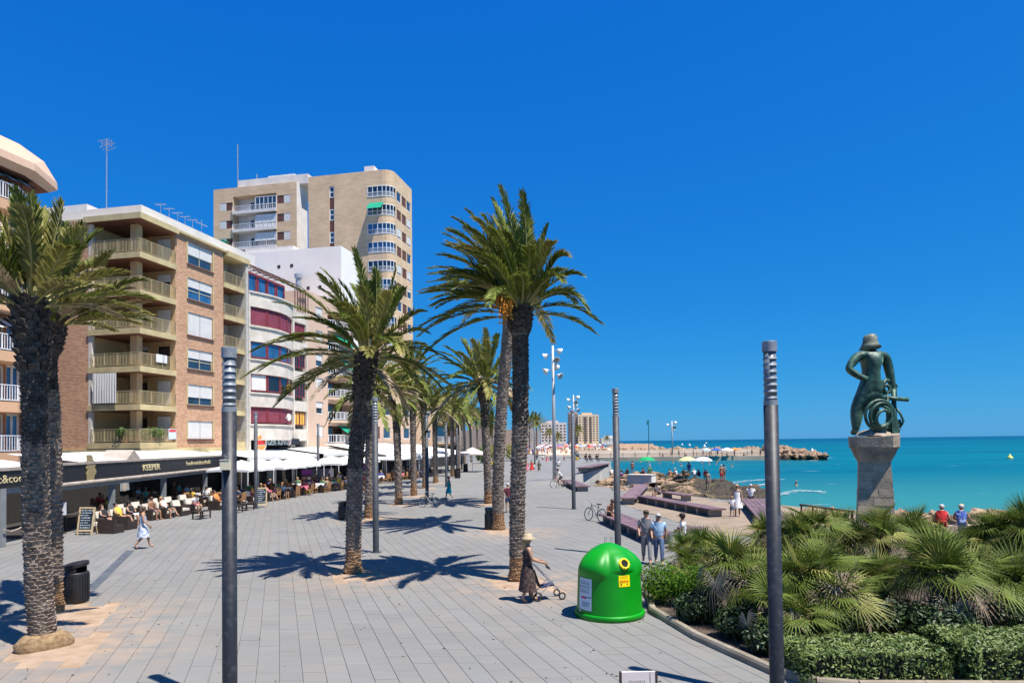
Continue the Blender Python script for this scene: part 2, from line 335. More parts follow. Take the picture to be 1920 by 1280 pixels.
# beyond the last slab the strips are too thin to tell apart: one sheet with the joints in its material
def far_pave_mat():
    m = M_SLAB.copy(); m.name = 'paving_granite_far'; nt = m.node_tree; N = nt.nodes; L = nt.links
    p = N['Principled BSDF']; src = p.inputs['Base Color'].links[0].from_socket
    geo = N.new('ShaderNodeNewGeometry'); sp = N.new('ShaderNodeSeparateXYZ'); L.new(geo.outputs['Position'], sp.inputs[0])
    a = N.new('ShaderNodeMath'); a.operation = 'MULTIPLY'; a.inputs[1].default_value = -SK; L.new(sp.outputs[1], a.inputs[0])
    b = N.new('ShaderNodeMath'); b.operation = 'ADD'; L.new(sp.outputs[0], b.inputs[0]); L.new(a.outputs[0], b.inputs[1])
    c = N.new('ShaderNodeMath'); c.operation = 'MODULO'; c.inputs[1].default_value = PW * 3; L.new(b.outputs[0], c.inputs[0])
    d = N.new('ShaderNodeMath'); d.operation = 'ABSOLUTE'; L.new(c.outputs[0], d.inputs[0])
    e = N.new('ShaderNodeMath'); e.operation = 'LESS_THAN'; e.inputs[1].default_value = 0.05; L.new(d.outputs[0], e.inputs[0])
    f = N.new('ShaderNodeMath'); f.operation = 'MULTIPLY'; f.inputs[1].default_value = 0.35; L.new(e.outputs[0], f.inputs[0])
    x = N.new('ShaderNodeMix'); x.data_type = 'RGBA'; x.inputs['B'].default_value = (0.12, 0.12, 0.12, 1); L.new(f.outputs[0], x.inputs['Factor']); L.new(src, x.inputs['A']); L.new(x.outputs['Result'], p.inputs['Base Color'])
    return m
fm = far_pave_mat()
g = MB(); yb = int(SLAB_MAX_Y / PL) * PL - PL * 0.5
g.prism([(-36, yb), (9.0, yb), (8.0, 62), (5.2, 66), (13.6, 99), (14.2, 120), (13.6, 190), (-30, 300), (-34, 120)], -0.014, -0.004)
o = g.build('paving_beyond', fm, promenade, kind='stuff')
g = MB()
g.prism([(-36, 9), (-16.8, 9), (-36, yb)], -0.014, -0.006)     # left wedge behind the first slabs, mostly out of frame
g.build('paving_side', fm, promenade, kind='stuff')
# dark granite band in the paving on the left
db = MB(); q = [gp(163, 1102), gp(177, 1107), gp(252, 1032), gp(237, 1031)]
db.prism([(p.x, p.y) for p in q], 0.001, 0.006); db.build('paving_band', mat('dark_granite', (0.075, 0.085, 0.10), 0.7, var=0.2, vscale=2, world=True), promenade)
# tree pits with loose sand
for n_, (i0, i1, v0, v1) in enumerate(PITS):
    g = MB(); nx = ny = 22
    vs = []
    for b in range(ny + 1):
        for a in range(nx + 1):
            fu = i0 - 0.9 + (i1 - i0 + 1.8) * a / nx; fv = v0 - 0.75 + (v1 - v0 + 1.5) * b / ny
            x, y = fu * PW + SK * fv, fv
            ed = max(0.0, min(a, nx - a, b, ny - b) - 4.5) / 2.5
            z = -0.009 + min(ed, 1.0) * 0.010 + 0.02 * fbm(x, y, 0.5, n_) * min(ed, 1) + 0.012 * min(ed, 1.6)
            vs.append((x, y, z))
    g.add(vs, [(b * (nx + 1) + a, b * (nx + 1) + a + 1, (b + 1) * (nx + 1) + a + 1, (b + 1) * (nx + 1) + a) for b in range(ny) for a in range(nx)])
    g.build('tree_pit_sand', M_SAND, promenade, smooth=True)
# drain slot
c = gp(575, 1034); g = MB(); g.box((0, 0, 0.003), (0.42, 0.14, 0.006)); g.build('drain_cover', mat('rust_iron', (0.10, 0.075, 0.06), 0.8), promenade, loc=(c.x, c.y, 0))

# tan deck round the benches (compacted sand coloured concrete), a sheet on the paving
m_tan = mat('tan_deck', (0.21, 0.155, 0.105), 0.9, col2=(0.27, 0.21, 0.15), vscale=0.8, bump=0.15, bscale=40, world=True)
g = MB(); g.prism(TANDECK, -0.02, 0.004); tag(g.build('deck', m_tan), 'tan concrete deck under the long benches', 'deck', kind='structure')
# raised quay further on, ramping up towards the water
g = MB(); n = len(QUAY)
zt = [0.02, 0.35, 0.75, 1.0, 1.0, 1.0, 0.3, 0.02, 0.02]
vs = [(p[0], p[1], -2.2) for p in QUAY] + [(p[0], p[1], z) for p, z in zip(QUAY, zt)] + [(3.5, 100, 0.6)]
g.add(vs, [(i, (i + 1) % n, n + (i + 1) % n, n + i) for i in range(n)], 0)
g.add(vs, [(n + i, n + (i + 1) % n, 2 * n) for i in range(n)], 1)
quay = g.build('quay', [mat('quay_white', (0.44, 0.42, 0.38), 0.85, var=0.15, vscale=0.5, world=True), m_plain]); tag(quay, 'white sided raised quay of the far promenade', 'quay', kind='structure')
# ---- natural rocks
def rock_mat(name, dry, wet):
    m = bpy.data.materials.new(name); m.use_nodes = True; nt = m.node_tree; N = nt.nodes; L = nt.links
    p = N['Principled BSDF']; p.inputs['Roughness'].default_value = 0.85
    geo = N.new('ShaderNodeNewGeometry'); sp = N.new('ShaderNodeSeparateXYZ'); L.new(geo.outputs['Position'], sp.inputs[0])
    nz = N.new('ShaderNodeTexNoise'); nz.inputs['Scale'].default_value = 0.45; nz.inputs['Detail'].default_value = 8; L.new(geo.outputs['Position'], nz.inputs['Vector'])
    a = N.new('ShaderNodeMath'); a.operation = 'MULTIPLY_ADD'; a.inputs[1].default_value = 2.2; L.new(nz.outputs['Fac'], a.inputs[0]); L.new(sp.outputs[2], a.inputs[2])
    rp = N.new('ShaderNodeValToRGB'); e = rp.color_ramp.elements; e[0].position = 0.50; e[0].color = (*wet, 1); e[1].position = 0.95; e[1].color = (*dry, 1)
    md = rp.color_ramp.elements.new(0.70); md.color = (wet[0] * 2.2, wet[1] * 2.0, wet[2] * 1.4, 1)
    L.new(a.outputs[0], rp.inputs['Fac'])
    n2 = N.new('ShaderNodeTexNoise'); n2.inputs['Scale'].default_value = 3.5; n2.inputs['Detail'].default_value = 8; L.new(geo.outputs['Position'], n2.inputs['Vector'])
    mr = N.new('ShaderNodeMapRange'); mr.inputs['From Min'].default_value = 0.3; mr.inputs['From Max'].default_value = 0.7; mr.inputs['To Min'].default_value = 0.30; mr.inputs['To Max'].default_value = 1.6; L.new(n2.outputs['Fac'], mr.inputs['Value'])
    h = N.new('ShaderNodeHueSaturation'); L.new(mr.outputs[0], h.inputs['Value']); L.new(rp.outputs[0], h.inputs['Color']); L.new(h.outputs[0], p.inputs['Base Color'])
    b = N.new('ShaderNodeBump'); b.inputs['Strength'].default_value = 0.9; b.inputs['Distance'].default_value = 0.12; L.new(n2.outputs['Fac'], b.inputs['Height']); L.new(b.outputs[0], p.inputs['Normal'])
    return m
M_ROCK = rock_mat('shore_rock', (0.30, 0.195, 0.12), (0.040, 0.030, 0.016))
def rock_field(name, label, poly, base, amp, step, slope=0.5, seed=1.0, zcap=0.4):
    xs = [p[0] for p in poly]; ys = [p[1] for p in poly]; x0, x1, y0, y1 = min(xs) - 2, max(xs) + 2, min(ys) - 2, max(ys) + 2
    nx, ny = int((x1 - x0) / step), int((y1 - y0) / step); vs = []
    for b in range(ny + 1):
        for a in range(nx + 1):
            x, y = x0 + a * step, y0 + b * step
            d = pdist(x, y, poly) * (1 if inpoly(x, y, poly) else -1)
            h = base(x, y) if callable(base) else base
            led = noise.cell(Vector((x / 1.7 + fbm(x, y, 3, seed), y / 1.1, seed))) * 0.35
            z = min(WATER_Z - 0.9 + (d + 1.2 + 0.8 * fbm(x, y, 3, seed + 2)) * slope * 1.6, h) + (amp * fbm(x, y, 2.2, seed) + amp * led * 0.8 + amp * 0.5 * fbm(x, y, 0.7, seed + 5)) * (1 if d > -0.5 else 0.3)
            vs.append((x, y, min(z, zcap)))
    g = MB(); W_ = nx + 1
    g.add(vs, [(b * W_ + a, b * W_ + a + 1, (b + 1) * W_ + a + 1, (b + 1) * W_ + a) for b in range(ny) for a in range(nx) if max(vs[b * W_ + a][2], vs[b * W_ + a + 1][2], vs[(b + 1) * W_ + a][2], vs[(b + 1) * W_ + a + 1][2]) > WATER_Z - 0.5])
    o = g.build(name, M_ROCK, fix=False); tag(o, label, 'rocks', kind='structure'); return o
rock_field('shore_rocks', 'rough brown rock shelf reaching into the bay', [(8.5, 58), (12, 55), (14.5, 54), (19, 57), (22.5, 61), (25.5, 67), (26.5, 80), (26, 90), (20.5, 99), (14.6, 98.5), (12, 92), (8, 72), (6.5, 64)],
           lambda x, y: -0.50 - max(0, x - 11) * 0.045 + 0.25 * fbm(x, y, 4.0, 9), 0.52, 0.40, 0.5, 1.0, 0.05)
rock_field('shore_rocks', 'strip of brown rocks and pale boulders between planter and sea', [(17.5, 31.5), (21, 29.5), (27, 24), (33, 22), (34, 25), (29, 30), (24, 36.6), (19, 39.5), (16.8, 37)],
           0.05, 0.40, 0.35, 0.5, 2.0, 0.5)
rock_field('headland_rocks', 'rocky headland beyond the bathing cove', [(45, 330), (62, 345), (84, 372), (90, 392), (78, 420), (60, 430), (50, 400)], 1.6, 1.2, 2.2, 0.25, 3.0, 3.5)
# ================================================================== buildings along the promenade
TH = math.atan2(0.978, 0.206)
UV = Vector((math.cos(TH), math.sin(TH), 0)); IV = Vector((-UV.y, UV.x, 0))       # along the front (away), inland
class Frame:
    def __init__(s, o, th=TH):
        s.o = Vector((o[0], o[1], 0)); s.th = th; s.u = Vector((math.cos(th), math.sin(th), 0)); s.v = Vector((-s.u.y, s.u.x, 0))
    def xz(s, px, py, y=0.0):
        d = ray(px, py); e = Vector((0, 0, CAM_H)) - s.o; t = (y - e.dot(s.v)) / d.dot(s.v)
        p = e + d * t; return p.dot(s.u), p.z
    def yz(s, px, py, x=0.0):
        d = ray(px, py); e = Vector((0, 0, CAM_H)) - s.o; t = (x - e.dot(s.u)) / d.dot(s.u)
        p = e + d * t; return p.dot(s.v), p.z
    def x(s, px, y=0.0): return s.xz(px, 700, y)[0]
    def y(s, px, x=0.0): return s.yz(px, 700, x)[0]
SEA, SIDE = 'sea', 'side'
def P3(pl, s, d, z, at0=0.0):              # plane, along, depth behind the face, height
    return (s, at0 + d, z) if pl == SEA else (at0 + d, s, z)
def facade(g, pl, s0, s1, z0, z1, holes, depth=0.25, at0=0.0, mi=0, mr=None):
    ss = sorted({s0, s1, *[h[0] for h in holes], *[h[1] for h in holes]}); zs = sorted({z0, z1, *[h[2] for h in holes], *[h[3] for h in holes]})
    ss = [q for q in ss if s0 <= q <= s1]; zs = [q for q in zs if z0 <= q <= z1]
    for a, b in zip(ss, ss[1:]):
        for c, d in zip(zs, zs[1:]):
            mx, mz = (a + b) / 2, (c + d) / 2
            if any(h[0] < mx < h[1] and h[2] < mz < h[3] for h in holes): continue
            g.add([P3(pl, a, 0, c, at0), P3(pl, b, 0, c, at0), P3(pl, b, 0, d, at0), P3(pl, a, 0, d, at0)], [(0, 1, 2, 3)], mi)
    for h in holes:
        a, b, c, d = h
        for q in (((a, c), (b, c)), ((b, c), (b, d)), ((b, d), (a, d)), ((a, d), (a, c))):
            (s_, z_), (t_, w_) = q
            g.add([P3(pl, s_, 0, z_, at0), P3(pl, t_, 0, w_, at0), P3(pl, t_, depth, w_, at0), P3(pl, s_, depth, z_, at0)], [(0, 1, 2, 3)], mi if mr is None else mr)
def pbox(g, pl, s0, s1, d0, d1, z0, z1, at0=0.0, mi=0):
    a = P3(pl, s0, d0, z0, at0); b = P3(pl, s1, d1, z1, at0)
    g.bx(min(a[0], b[0]), max(a[0], b[0]), min(a[1], b[1]), max(a[1], b[1]), min(a[2], b[2]), max(a[2], b[2]), mi)
def window(par, pl, s0, s1, z0, z1, fm, gm, at0=0.0, d=0.12, mull=1, shut=0.0, sm=None, fw=0.06, tr=0.0, name='window'):
    """frame with mullions; the pane and the roller shutter are sub-parts"""
    s0, s1 = min(s0, s1), max(s0, s1); z0, z1 = min(z0, z1), max(z0, z1)
    g = MB()
    for q in ((s0, s0 + fw, z0, z1), (s1 - fw, s1, z0, z1), (s0 + fw, s1 - fw, z0, z0 + fw), (s0 + fw, s1 - fw, z1 - fw, z1)): pbox(g, pl, q[0], q[1], d - 0.05, d + 0.02, q[2], q[3], at0)
    for i in range(1, mull + 1):
        c = s0 + (s1 - s0) * i / (mull + 1); pbox(g, pl, c - fw / 2, c + fw / 2, d - 0.04, d + 0.015, z0 + fw, z1 - fw, at0)
    if tr: pbox(g, pl, s0 + fw, s1 - fw, d - 0.035, d + 0.012, z0 + (z1 - z0) * tr - fw / 2, z0 + (z1 - z0) * tr + fw / 2, at0)
    o = g.build(name, fm, par)
    g = MB(); pbox(g, pl, s0 + fw / 2, s1 - fw / 2, d + 0.0, d + 0.01, z0 + fw / 2, z1 - fw / 2, at0); g.build('pane', gm, o)
    if shut > 0:
        g = MB(); zb = z1 - (z1 - z0) * shut; n = max(2, int((z1 - zb) / 0.12)); e = (s1 - s0) / (mull + 1)
        for k in range(mull + 1):
            for i in range(n):
                za = zb + (z1 - zb) * i / n; zc = zb + (z1 - zb) * (i + 0.88) / n
                pbox(g, pl, s0 + e * k + 0.03, s0 + e * (k + 1) - 0.03, d - 0.075, d - 0.052, za, zc, at0)
            pbox(g, pl, s0 + e * k + 0.03, s0 + e * (k + 1) - 0.03, d - 0.066, d - 0.056, zb, z1 - 0.01, at0)
        g.build('shutter', sm, o)
    return o
def railing(par, pts, z, h, m, bar=0.13, r=0.012, top=0.03, name='railing'):
    g = MB()
    for a, b in zip(pts, pts[1:]):
        a, b = Vector((*a, 0)), Vector((*b, 0)); L_ = (b - a).length; ang = math.atan2(b.y - a.y, b.x - a.x); c = (a + b) / 2
        g.box((c.x, c.y, z + h), (L_ + top, top * 1.6, top), ang); g.box((c.x, c.y, z + 0.10), (L_, top, top), ang)
        n = max(2, int(L_ / bar))
        for i in range(n + 1):
            p = a.lerp(b, i / n); w_ = r * 2 if i % 9 else r * 4
            g.box((p.x, p.y, z + 0.1 + (h - 0.1) / 2), (w_, w_, h - 0.1), ang)
    return g.build(name, m, par)

M_BRICK = brickmat('red_brick', (0.60, 0.315, 0.185), (0.36, 0.165, 0.09), (0.55, 0.39, 0.26), 0.30, 0.11, 0.018)
M_TANBR = brickmat('tan_brick', (0.68, 0.485, 0.30), (0.58, 0.40, 0.245), (0.66, 0.49, 0.33), 0.9, 0.22, 0.02)
M_OCHRE = mat('ochre_concrete', (0.50, 0.40, 0.21), 0.85, var=0.15, vscale=1.2)
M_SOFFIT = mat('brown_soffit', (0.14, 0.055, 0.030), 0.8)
M_BEIGE = mat('beige_render', (0.60, 0.39, 0.20), 0.9, var=0.1, vscale=0.7)
M_WHITE = mat('white_render', (0.66, 0.62, 0.57), 0.9, var=0.10, vscale=0.6)
M_CREAM = mat('cream_render', (0.66, 0.59, 0.50), 0.9, var=0.07, vscale=0.6)
M_PEACH = mat('peach_render', (0.60, 0.36, 0.21), 0.9, var=0.06, vscale=0.5)
M_PINK = mat('pink_beige_render', (0.58, 0.41, 0.30), 0.9, var=0.07, vscale=0.6)
M_SHUT = mat('white_shutter', (0.68, 0.66, 0.62), 0.6, var=0.06)
M_ALU = mat('anodised_frame', (0.50, 0.45, 0.30), 0.4, 0.3)
M_WFRAME = mat('white_frame', (0.72, 0.72, 0.72), 0.5, var=0.04)
M_RFRAME = mat('burgundy_frame', (0.23, 0.035, 0.045), 0.5)
M_GLASS = glass('window_glass'); M_DGLASS = glass('dark_glass', (0.012, 0.014, 0.018), 0.1)
M_BGLASS = glass('blue_glass', (0.03, 0.12, 0.26), 0.05)
M_RAILO = mat('ochre_rail', (0.46, 0.37, 0.20), 0.5)
M_RAILW = mat('white_rail', (0.75, 0.75, 0.76), 0.5)
M_DARK = mat('interior_shade', (0.02, 0.017, 0.015), 0.9)  # near-black colour stands in for the shade inside open ground floors
M_BROWNP = mat('brown_panel', (0.12, 0.045, 0.030), 0.7)
M_GREEN = mat('green_awning', (0.0, 0.33, 0.19), 0.8, var=0.06, trans=0.2)
M_METAL = mat('galvanised_steel', (0.42, 0.44, 0.46), 0.45, 0.6)
M_CANVAS = mat('white_canvas', (0.80, 0.79, 0.76), 0.85, var=0.03, trans=0.15)
M_BURG = mat('burgundy_screen', (0.20, 0.035, 0.06), 0.75, var=0.2, vscale=1.0)

F = Frame(tuple(at(262, 700, 50.3).xy))
# ---------------------------------------------------- brick apartment house with the open corner balconies
def brick_house():
    t = thing('brick_apartment_house', 'red brick apartment block with ochre corner balconies behind the long black awning', 'building', F.o, TH)
    x1, x2, x3 = F.x(329), F.x(419), F.x(461); yb = F.y(166); D = 16.0; ye = 15.0
    Z = [4.0 + 2.83 * k for k in range(7)]; TS = 0.46
    # sea front pier with its window column
    wa, wb = F.x(352), F.x(399); holes = []
    tops = [(502, 462), (566, 527), (632, 590), (694, 657), (760, 722), (823, 789)]
    wz = []
    for b_, a_ in tops[::-1]: wz.append((F.xz(374, b_)[1], F.xz(374, a_)[1]))
    for z0, z1 in wz: holes.append((wa, wb, z0, z1))
    g = MB(); facade(g, SEA, x1, x2, Z[0], Z[6] + 0.3, holes, 0.3)
    g.add([(x1, 0, Z[0]), (x1, yb, Z[0]), (x1, yb, Z[6]), (x1, 0, Z[6])], [(0, 1, 2, 3)], 1)             # return into the corner balconies
    g.add([(x2, 0, Z[0]), (x2, 3, Z[0]), (x2, 3, Z[6]), (x2, 0, Z[6])], [(0, 1, 2, 3)], 0)
    # flank facing the viewer
    facade(g, SIDE, yb, ye, Z[0], Z[6] + 0.3, [], 0.2)
    g.add([(0, ye, 0), (x3, ye, 0), (x3, ye, Z[6]), (0, ye, Z[6])], [(0, 1, 2, 3)], 0)
    g.add([(0, yb, Z[0]), (x1, yb, Z[0]), (x1, yb, Z[6]), (0, yb, Z[6])], [(0, 1, 2, 3)], 1)
    g.add([(x3, 0.0, 0), (x3, ye, 0), (x3, ye, Z[6]), (x3, 0.0, Z[6])], [(0, 1, 2, 3)], 2)
    g.build('wall', [M_BRICK, M_BEIGE, M_WHITE], t, fix=False)
    g = MB(); g.bx(-0.02, 0.22, yb - 0.30, yb - 0.002, Z[0] + 0.1, Z[6]); g.build('white_fin', M_CREAM, t)
    shut = [0.97, 0.62, 0.45, 0.97, 0.42, 0.55]
    for k, (z0, z1) in enumerate(wz):
        o = window(t, SEA, wa, wb, z0, z1, M_ALU, M_BGLASS if k == 4 else M_GLASS, 0, 0.14, 1, shut[k], M_SHUT, 0.09, tr=0.42 if shut[k] < 0.9 else 0)
        gg = MB(); gg.bx(wa - 0.1, wb + 0.1, -0.10, 0.02, z0 - 0.12, z0 - 0.003); gg.build('sill', M_BROWNP, o)
        gg = MB(); gg.bx(wa - 0.14, wa - 0.003, -0.04, 0.05, z0, z1 + 0.1); gg.build('jamb', M_OCHRE, o); gg = MB(); gg.bx(wb + 0.003, wb + 0.14, -0.04, 0.05, z0, z1 + 0.1); gg.build('jamb', M_OCHRE, o)
    # floor slabs of the corner with brown soffits
    for k in range(7):
        ov = 0.12 if k < 6 else 0.35
        g = MB(); zt = Z[k] + TS
        g.bx(-ov, x1 + (0 if k < 6 else 0), -ov, yb + (0.0 if k < 6 else 0.2), Z[k] + 0.03, zt, 0)
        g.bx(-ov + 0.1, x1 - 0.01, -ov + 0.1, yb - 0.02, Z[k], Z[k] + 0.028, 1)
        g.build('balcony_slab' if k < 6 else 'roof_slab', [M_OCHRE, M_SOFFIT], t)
    g = MB(); g.bx(x1 + 0.003, x2 + 0.2, -0.22, 0.5, Z[6] + 0.3, Z[6] + TS + 0.002, 0); g.bx(0.02, D, yb + 0.2, ye, Z[6] + 0.3, Z[6] + TS, 0); g.bx(x2 + 0.2, x3 + 0.2, -0.35, 3, Z[6], Z[6] + TS + 0.002); g.build('roof_edge', M_OCHRE, t)
    g = MB(); g.bx(-0.1, x3, -0.22, 0.3, Z[0] - 0.55, Z[0] + 0.02); g.bx(-0.1, 0.3, 0.3, ye, Z[0] - 0.55, Z[0] + 0.02); g.build('ground_floor_beam', M_OCHRE, t)
    g = MB(); g.bx(0.5, x3, 0.9, ye, 0, Z[0] - 0.5); g.build('ground_floor_shade', M_DARK, t)
    g = MB()
    for k in range(6): g.bx(0.75, 1.32, 0.9, 1.47, Z[k] + TS, Z[k + 1]); 
    g.build('corner_column', M_BEIGE, t)
    for k in range(6):
        zf = Z[k] + TS
        railing(t, [(-0.05, yb - 0.32), (-0.05, -0.05), (x1 - 0.02, -0.05)], zf, 1.0, M_RAILO, 0.125)
        # doors and windows on the back wall of the corner balcony
        for i, (pa, pb, kind) in enumerate(((195, 223, 'door'), (249, 279, 'window'), (296, 321, 'door'))):
            ya, yc = sorted((F.y(pa, x1 - 0.03), F.y(pb, x1 - 0.03)))
            lit = (k + i) % 3
            window(t, SIDE, ya, yc, zf + (0.02 if kind == 'door' else 0.9), zf + 2.05, M_BEIGE, M_DGLASS, x1 - 0.16, 0.12, 0 if kind == 'door' else 1, 0.95 if kind == 'door' and not (i == 2 and k in (2, 4)) else (0.3 if lit == 0 else 0.0), M_SHUT, 0.07, name=kind if kind == 'window' else 'balcony_door')
    # right-hand balcony column
    for k in range(6):
        zf = Z[k] + TS
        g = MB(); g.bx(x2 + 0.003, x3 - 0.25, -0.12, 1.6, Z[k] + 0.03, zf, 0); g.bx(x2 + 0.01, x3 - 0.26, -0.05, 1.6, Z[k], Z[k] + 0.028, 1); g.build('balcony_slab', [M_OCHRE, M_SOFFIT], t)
        railing(t, [(x2 + 0.05, -0.05), (x3 - 0.3, -0.05)], zf, 0.95, M_RAILO, 0.2)
        window(t, SEA, x2 + 0.3, x2 + 1.6, zf, zf + 2.1, M_BROWNP, M_DGLASS, 1.5, 0.05, 0, 0, None, 0.1, name='balcony_door')
    g = MB(); g.add([(x2, 1.6, Z[0]), (x3, 1.6, Z[0]), (x3, 1.6, Z[6]), (x2, 1.6, Z[6])], [(0, 1, 2, 3)]); g.bx(x3 - 0.3, x3 + 0.05, -0.25, 1.59, 0.0, Z[6] + 0.1); g.build('party_wall', mat('grey_render', (0.46, 0.43, 0.38), 0.9), t)
    # white parapet and stair head on the roof
    g = MB(); zr = Z[6] + TS
    zp = zr + 1.15
    g.bx(1.2, x3 + 3, 0.9, 1.15, zr, zp); g.bx(1.2, 1.45, 1.15, ye, zr, zp); g.bx(1.5, x3, 1.2, ye - 0.1, zr, zr + 0.1)
    g.bx(3.5, x3, 8.0, ye + 6, zr, zr + 2.6)
    g.build('roof_parapet', M_WHITE, t)
    return t, Z, TS, x1, yb
bh, BZ, BTS, BX1, BYB = brick_house()
# things on its balconies and roof
g = MB(); n = 26
def wavy(g, y0, y1, x, z0, z1, amp=0.05, waves=9, th=0.01):
    vs = []
    for j, z in enumerate((z0, (z0 + z1) / 2, z1)):
        for i in range(n + 1):
            s = i / n; vs.append((x + amp * math.sin(s * waves * 6.28) * (1 if j < 2 else 0.5), y0 + (y1 - y0) * s, z))
    m_ = len(vs); vs += [(a + th, b, c) for a, b, c in vs]
    fs = [(j * (n + 1) + i, j * (n + 1) + i + 1, (j + 1) * (n + 1) + i + 1, (j + 1) * (n + 1) + i) for j in range(2) for i in range(n)]
    fs += [tuple(q + m_ for q in f[::-1]) for f in fs]; g.add(vs, fs)
ya, yc = F.y(168, -0.2), F.y(218, -0.2)
wavy(g, ya - 0.3, yc, -0.22, BZ[1] + BTS + 0.12, BZ[2] - 0.02); o = g.build('balcony_curtain', M_CANVAS, None, True, loc=F.o, rot=(0, 0, TH))
tag(o, 'white gathered sun curtain hanging over the second balcony of the brick block', 'curtain')
g = MB()
for k, (px, wd) in enumerate(((290, 0.9), (302, 0.5))):
    x0 = F.x(px); g.bx(x0, x0 + wd, -0.14, -0.11, BZ[2] + BTS + 0.45, BZ[2] + BTS + 1.06)
tag(g.build('laundry', M_CANVAS, None, loc=F.o, rot=(0, 0, TH)), 'white washing hung on a balcony rail of the brick block', 'laundry')
# parts for plants: leaf clump
def leaf_cloud(n, rx, ry, rz, size, seed, box=False, c=(0, 0, 0), aspect=0.45, shell=0.55):
    g = MB(); q = random.Random(seed)
    for i in range(n):
        if box:
            a = q.choice((0, 1, 2, 2)); p = [q.uniform(-1, 1) for _ in range(3)]
            p[a] = (1 if a == 2 else q.choice((-1, 1))) * q.uniform(0.86, 1.05); p = Vector((p[0] * rx, p[1] * ry, p[2] * rz)); nrm = Vector((0, 0, 0)); nrm[a] = 1 if p[a] > 0 else -1
        else:
            d = Vector((q.gauss(0, 1), q.gauss(0, 1), q.gauss(0, 1))).normalized(); r_ = q.uniform(shell, 1.0)
            p = Vector((d.x * rx * r_, d.y * ry * r_, d.z * rz * r_)); nrm = d
        p += Vector(c)
        nn = (nrm + Vector((q.gauss(0, 0.6), q.gauss(0, 0.6), q.gauss(0.3, 0.6)))).normalized()
        t = nn.orthogonal().normalized(); t = (Matrix.Rotation(q.uniform(0, 6.28), 3, nn) @ t); b = nn.cross(t)
        L_ = size * q.uniform(0.6, 1.3); W_ = L_ * aspect
        g.add([p - t * L_ / 2, p + b * W_ / 2 + nn * 0.1 * L_, p + t * L_ / 2, p - b * W_ / 2 + nn * 0.1 * L_], [(0, 1, 2, 3)])
    return g
M_LEAF = mat('leaf_green', (0.055, 0.13, 0.018), 0.55, col2=(0.14, 0.22, 0.035), vscale=1.2, trans=0.25, randv=0.2)
for px, w_, lb in ((234, 0.75, 'bushy green pot plant left of the column on the lowest brick balcony'), (285, 1.0, 'trailing green pot plant on the sea side of the lowest brick balcony')):
    if px < 262: p = (0.35, F.y(px, 0.3))
    else: p = (F.x(px, 0.35), 0.35)
    t = thing('pot_plant', lb, 'plant', F.o + UV * p[0] + IV * p[1] + Vector((0, 0, BZ[0] + BTS)), TH, 'pot plants on the brick block balcony')
    leaf_cloud(420, w_, w_ * 0.9, 0.45, 0.22, 3 + px, c=(0, 0, 0.75)).build('foliage', M_LEAF, t, fix=False)
    g = MB(); g.lathe([(0.2, 0), (0.28, 0.42), (0.25, 0.42), (0.2, 0.36)], 14); g.build('pot', mat('terracotta', (0.32, 0.12, 0.06), 0.8), t)
x0 = F.x(313); g = MB(); g.bx(x0, x0 + 0.85, -0.16, -0.13, BZ[0] + BTS + 0.25, BZ[0] + BTS + 1.05); sg = g.build('balcony_sign', mat('sign_pale_blue', (0.55, 0.62, 0.72), 0.5), None, loc=F.o, rot=(0, 0, TH)); tag(sg, 'small pale blue and red notice board on the lowest balcony rail', 'sign')
g = MB(); g.bx(x0 + 0.05, x0 + 0.8, -0.166, -0.161, BZ[0] + BTS + 0.8, BZ[0] + BTS + 1.0); g.build('red_band', mat('sign_red', (0.6, 0.05, 0.05), 0.5), sg)
def antenna(px, ytop, zbase, Y, kind, lb):
    p = at(px, ytop, Y); h = p.z - zbase
    t = thing('roof_aerial', lb, 'aerial', (p.x, p.y, zbase), 0, 'roof aerials')
    g = MB(); g.tube([(0, 0, 0), (0, 0, h)], 0.05 if kind == 'mast' else 0.03, 6); g.build('mast', M_METAL, t)
    g = MB()
    if kind == 'mast':
        for a in (-0.45, 0, 0.45):
            g.tube([(-0.5, a, h - 0.35), (0.5, a, h - 0.1)], 0.02, 5); g.tube([(-0.4, a, h - 0.9), (0.4, a + 0.3, h - 0.35)], 0.02, 5)
        for b in (-0.4, 0, 0.4): g.tube([(b, -0.5, h - 0.2), (b, 0.5, h - 0.2)], 0.015, 5); g.tube([(b, 0, h - 0.7), (b, 0, h)], 0.015, 5)
    elif kind == 'rake':
        g.tube([(-0.45, 0, h - 0.02), (0.45, 0, h - 0.02)], 0.025, 5)
        for b in (-0.4, -0.15, 0.15, 0.4): g.tube([(b, -0.25, h), (b, 0.25, h)], 0.012, 4)
    else:
        for b in range(5): g.tube([(-0.5 + b * 0.22, -0.35, h - 0.2 - 0.1 * b), (-0.5 + b * 0.22, 0.35, h - 0.2 - 0.1 * b)], 0.02, 4)
        g.tube([(-0.55, 0, h - 0.15), (0.55, 0, h - 0.65)], 0.02, 5)
    g.build('dipoles', M_METAL, t)
RZ = BZ[6] + BTS
antenna(200, 262, RZ, 60, 'mast', 'tall thin aerial mast on the brick block roof')
for i, (px, yt) in enumerate(((301, 383), (317, 391), (333, 399), (347, 406), (361, 412))): antenna(px, yt, RZ, 56 + i * 1.5, 'rake', '%s T shaped aerial from the left on the brick block roof edge' % ordinal(i))
antenna(378, 412, RZ, 64, 'yagi', 'bushy aerial at the right end of the brick block roof')

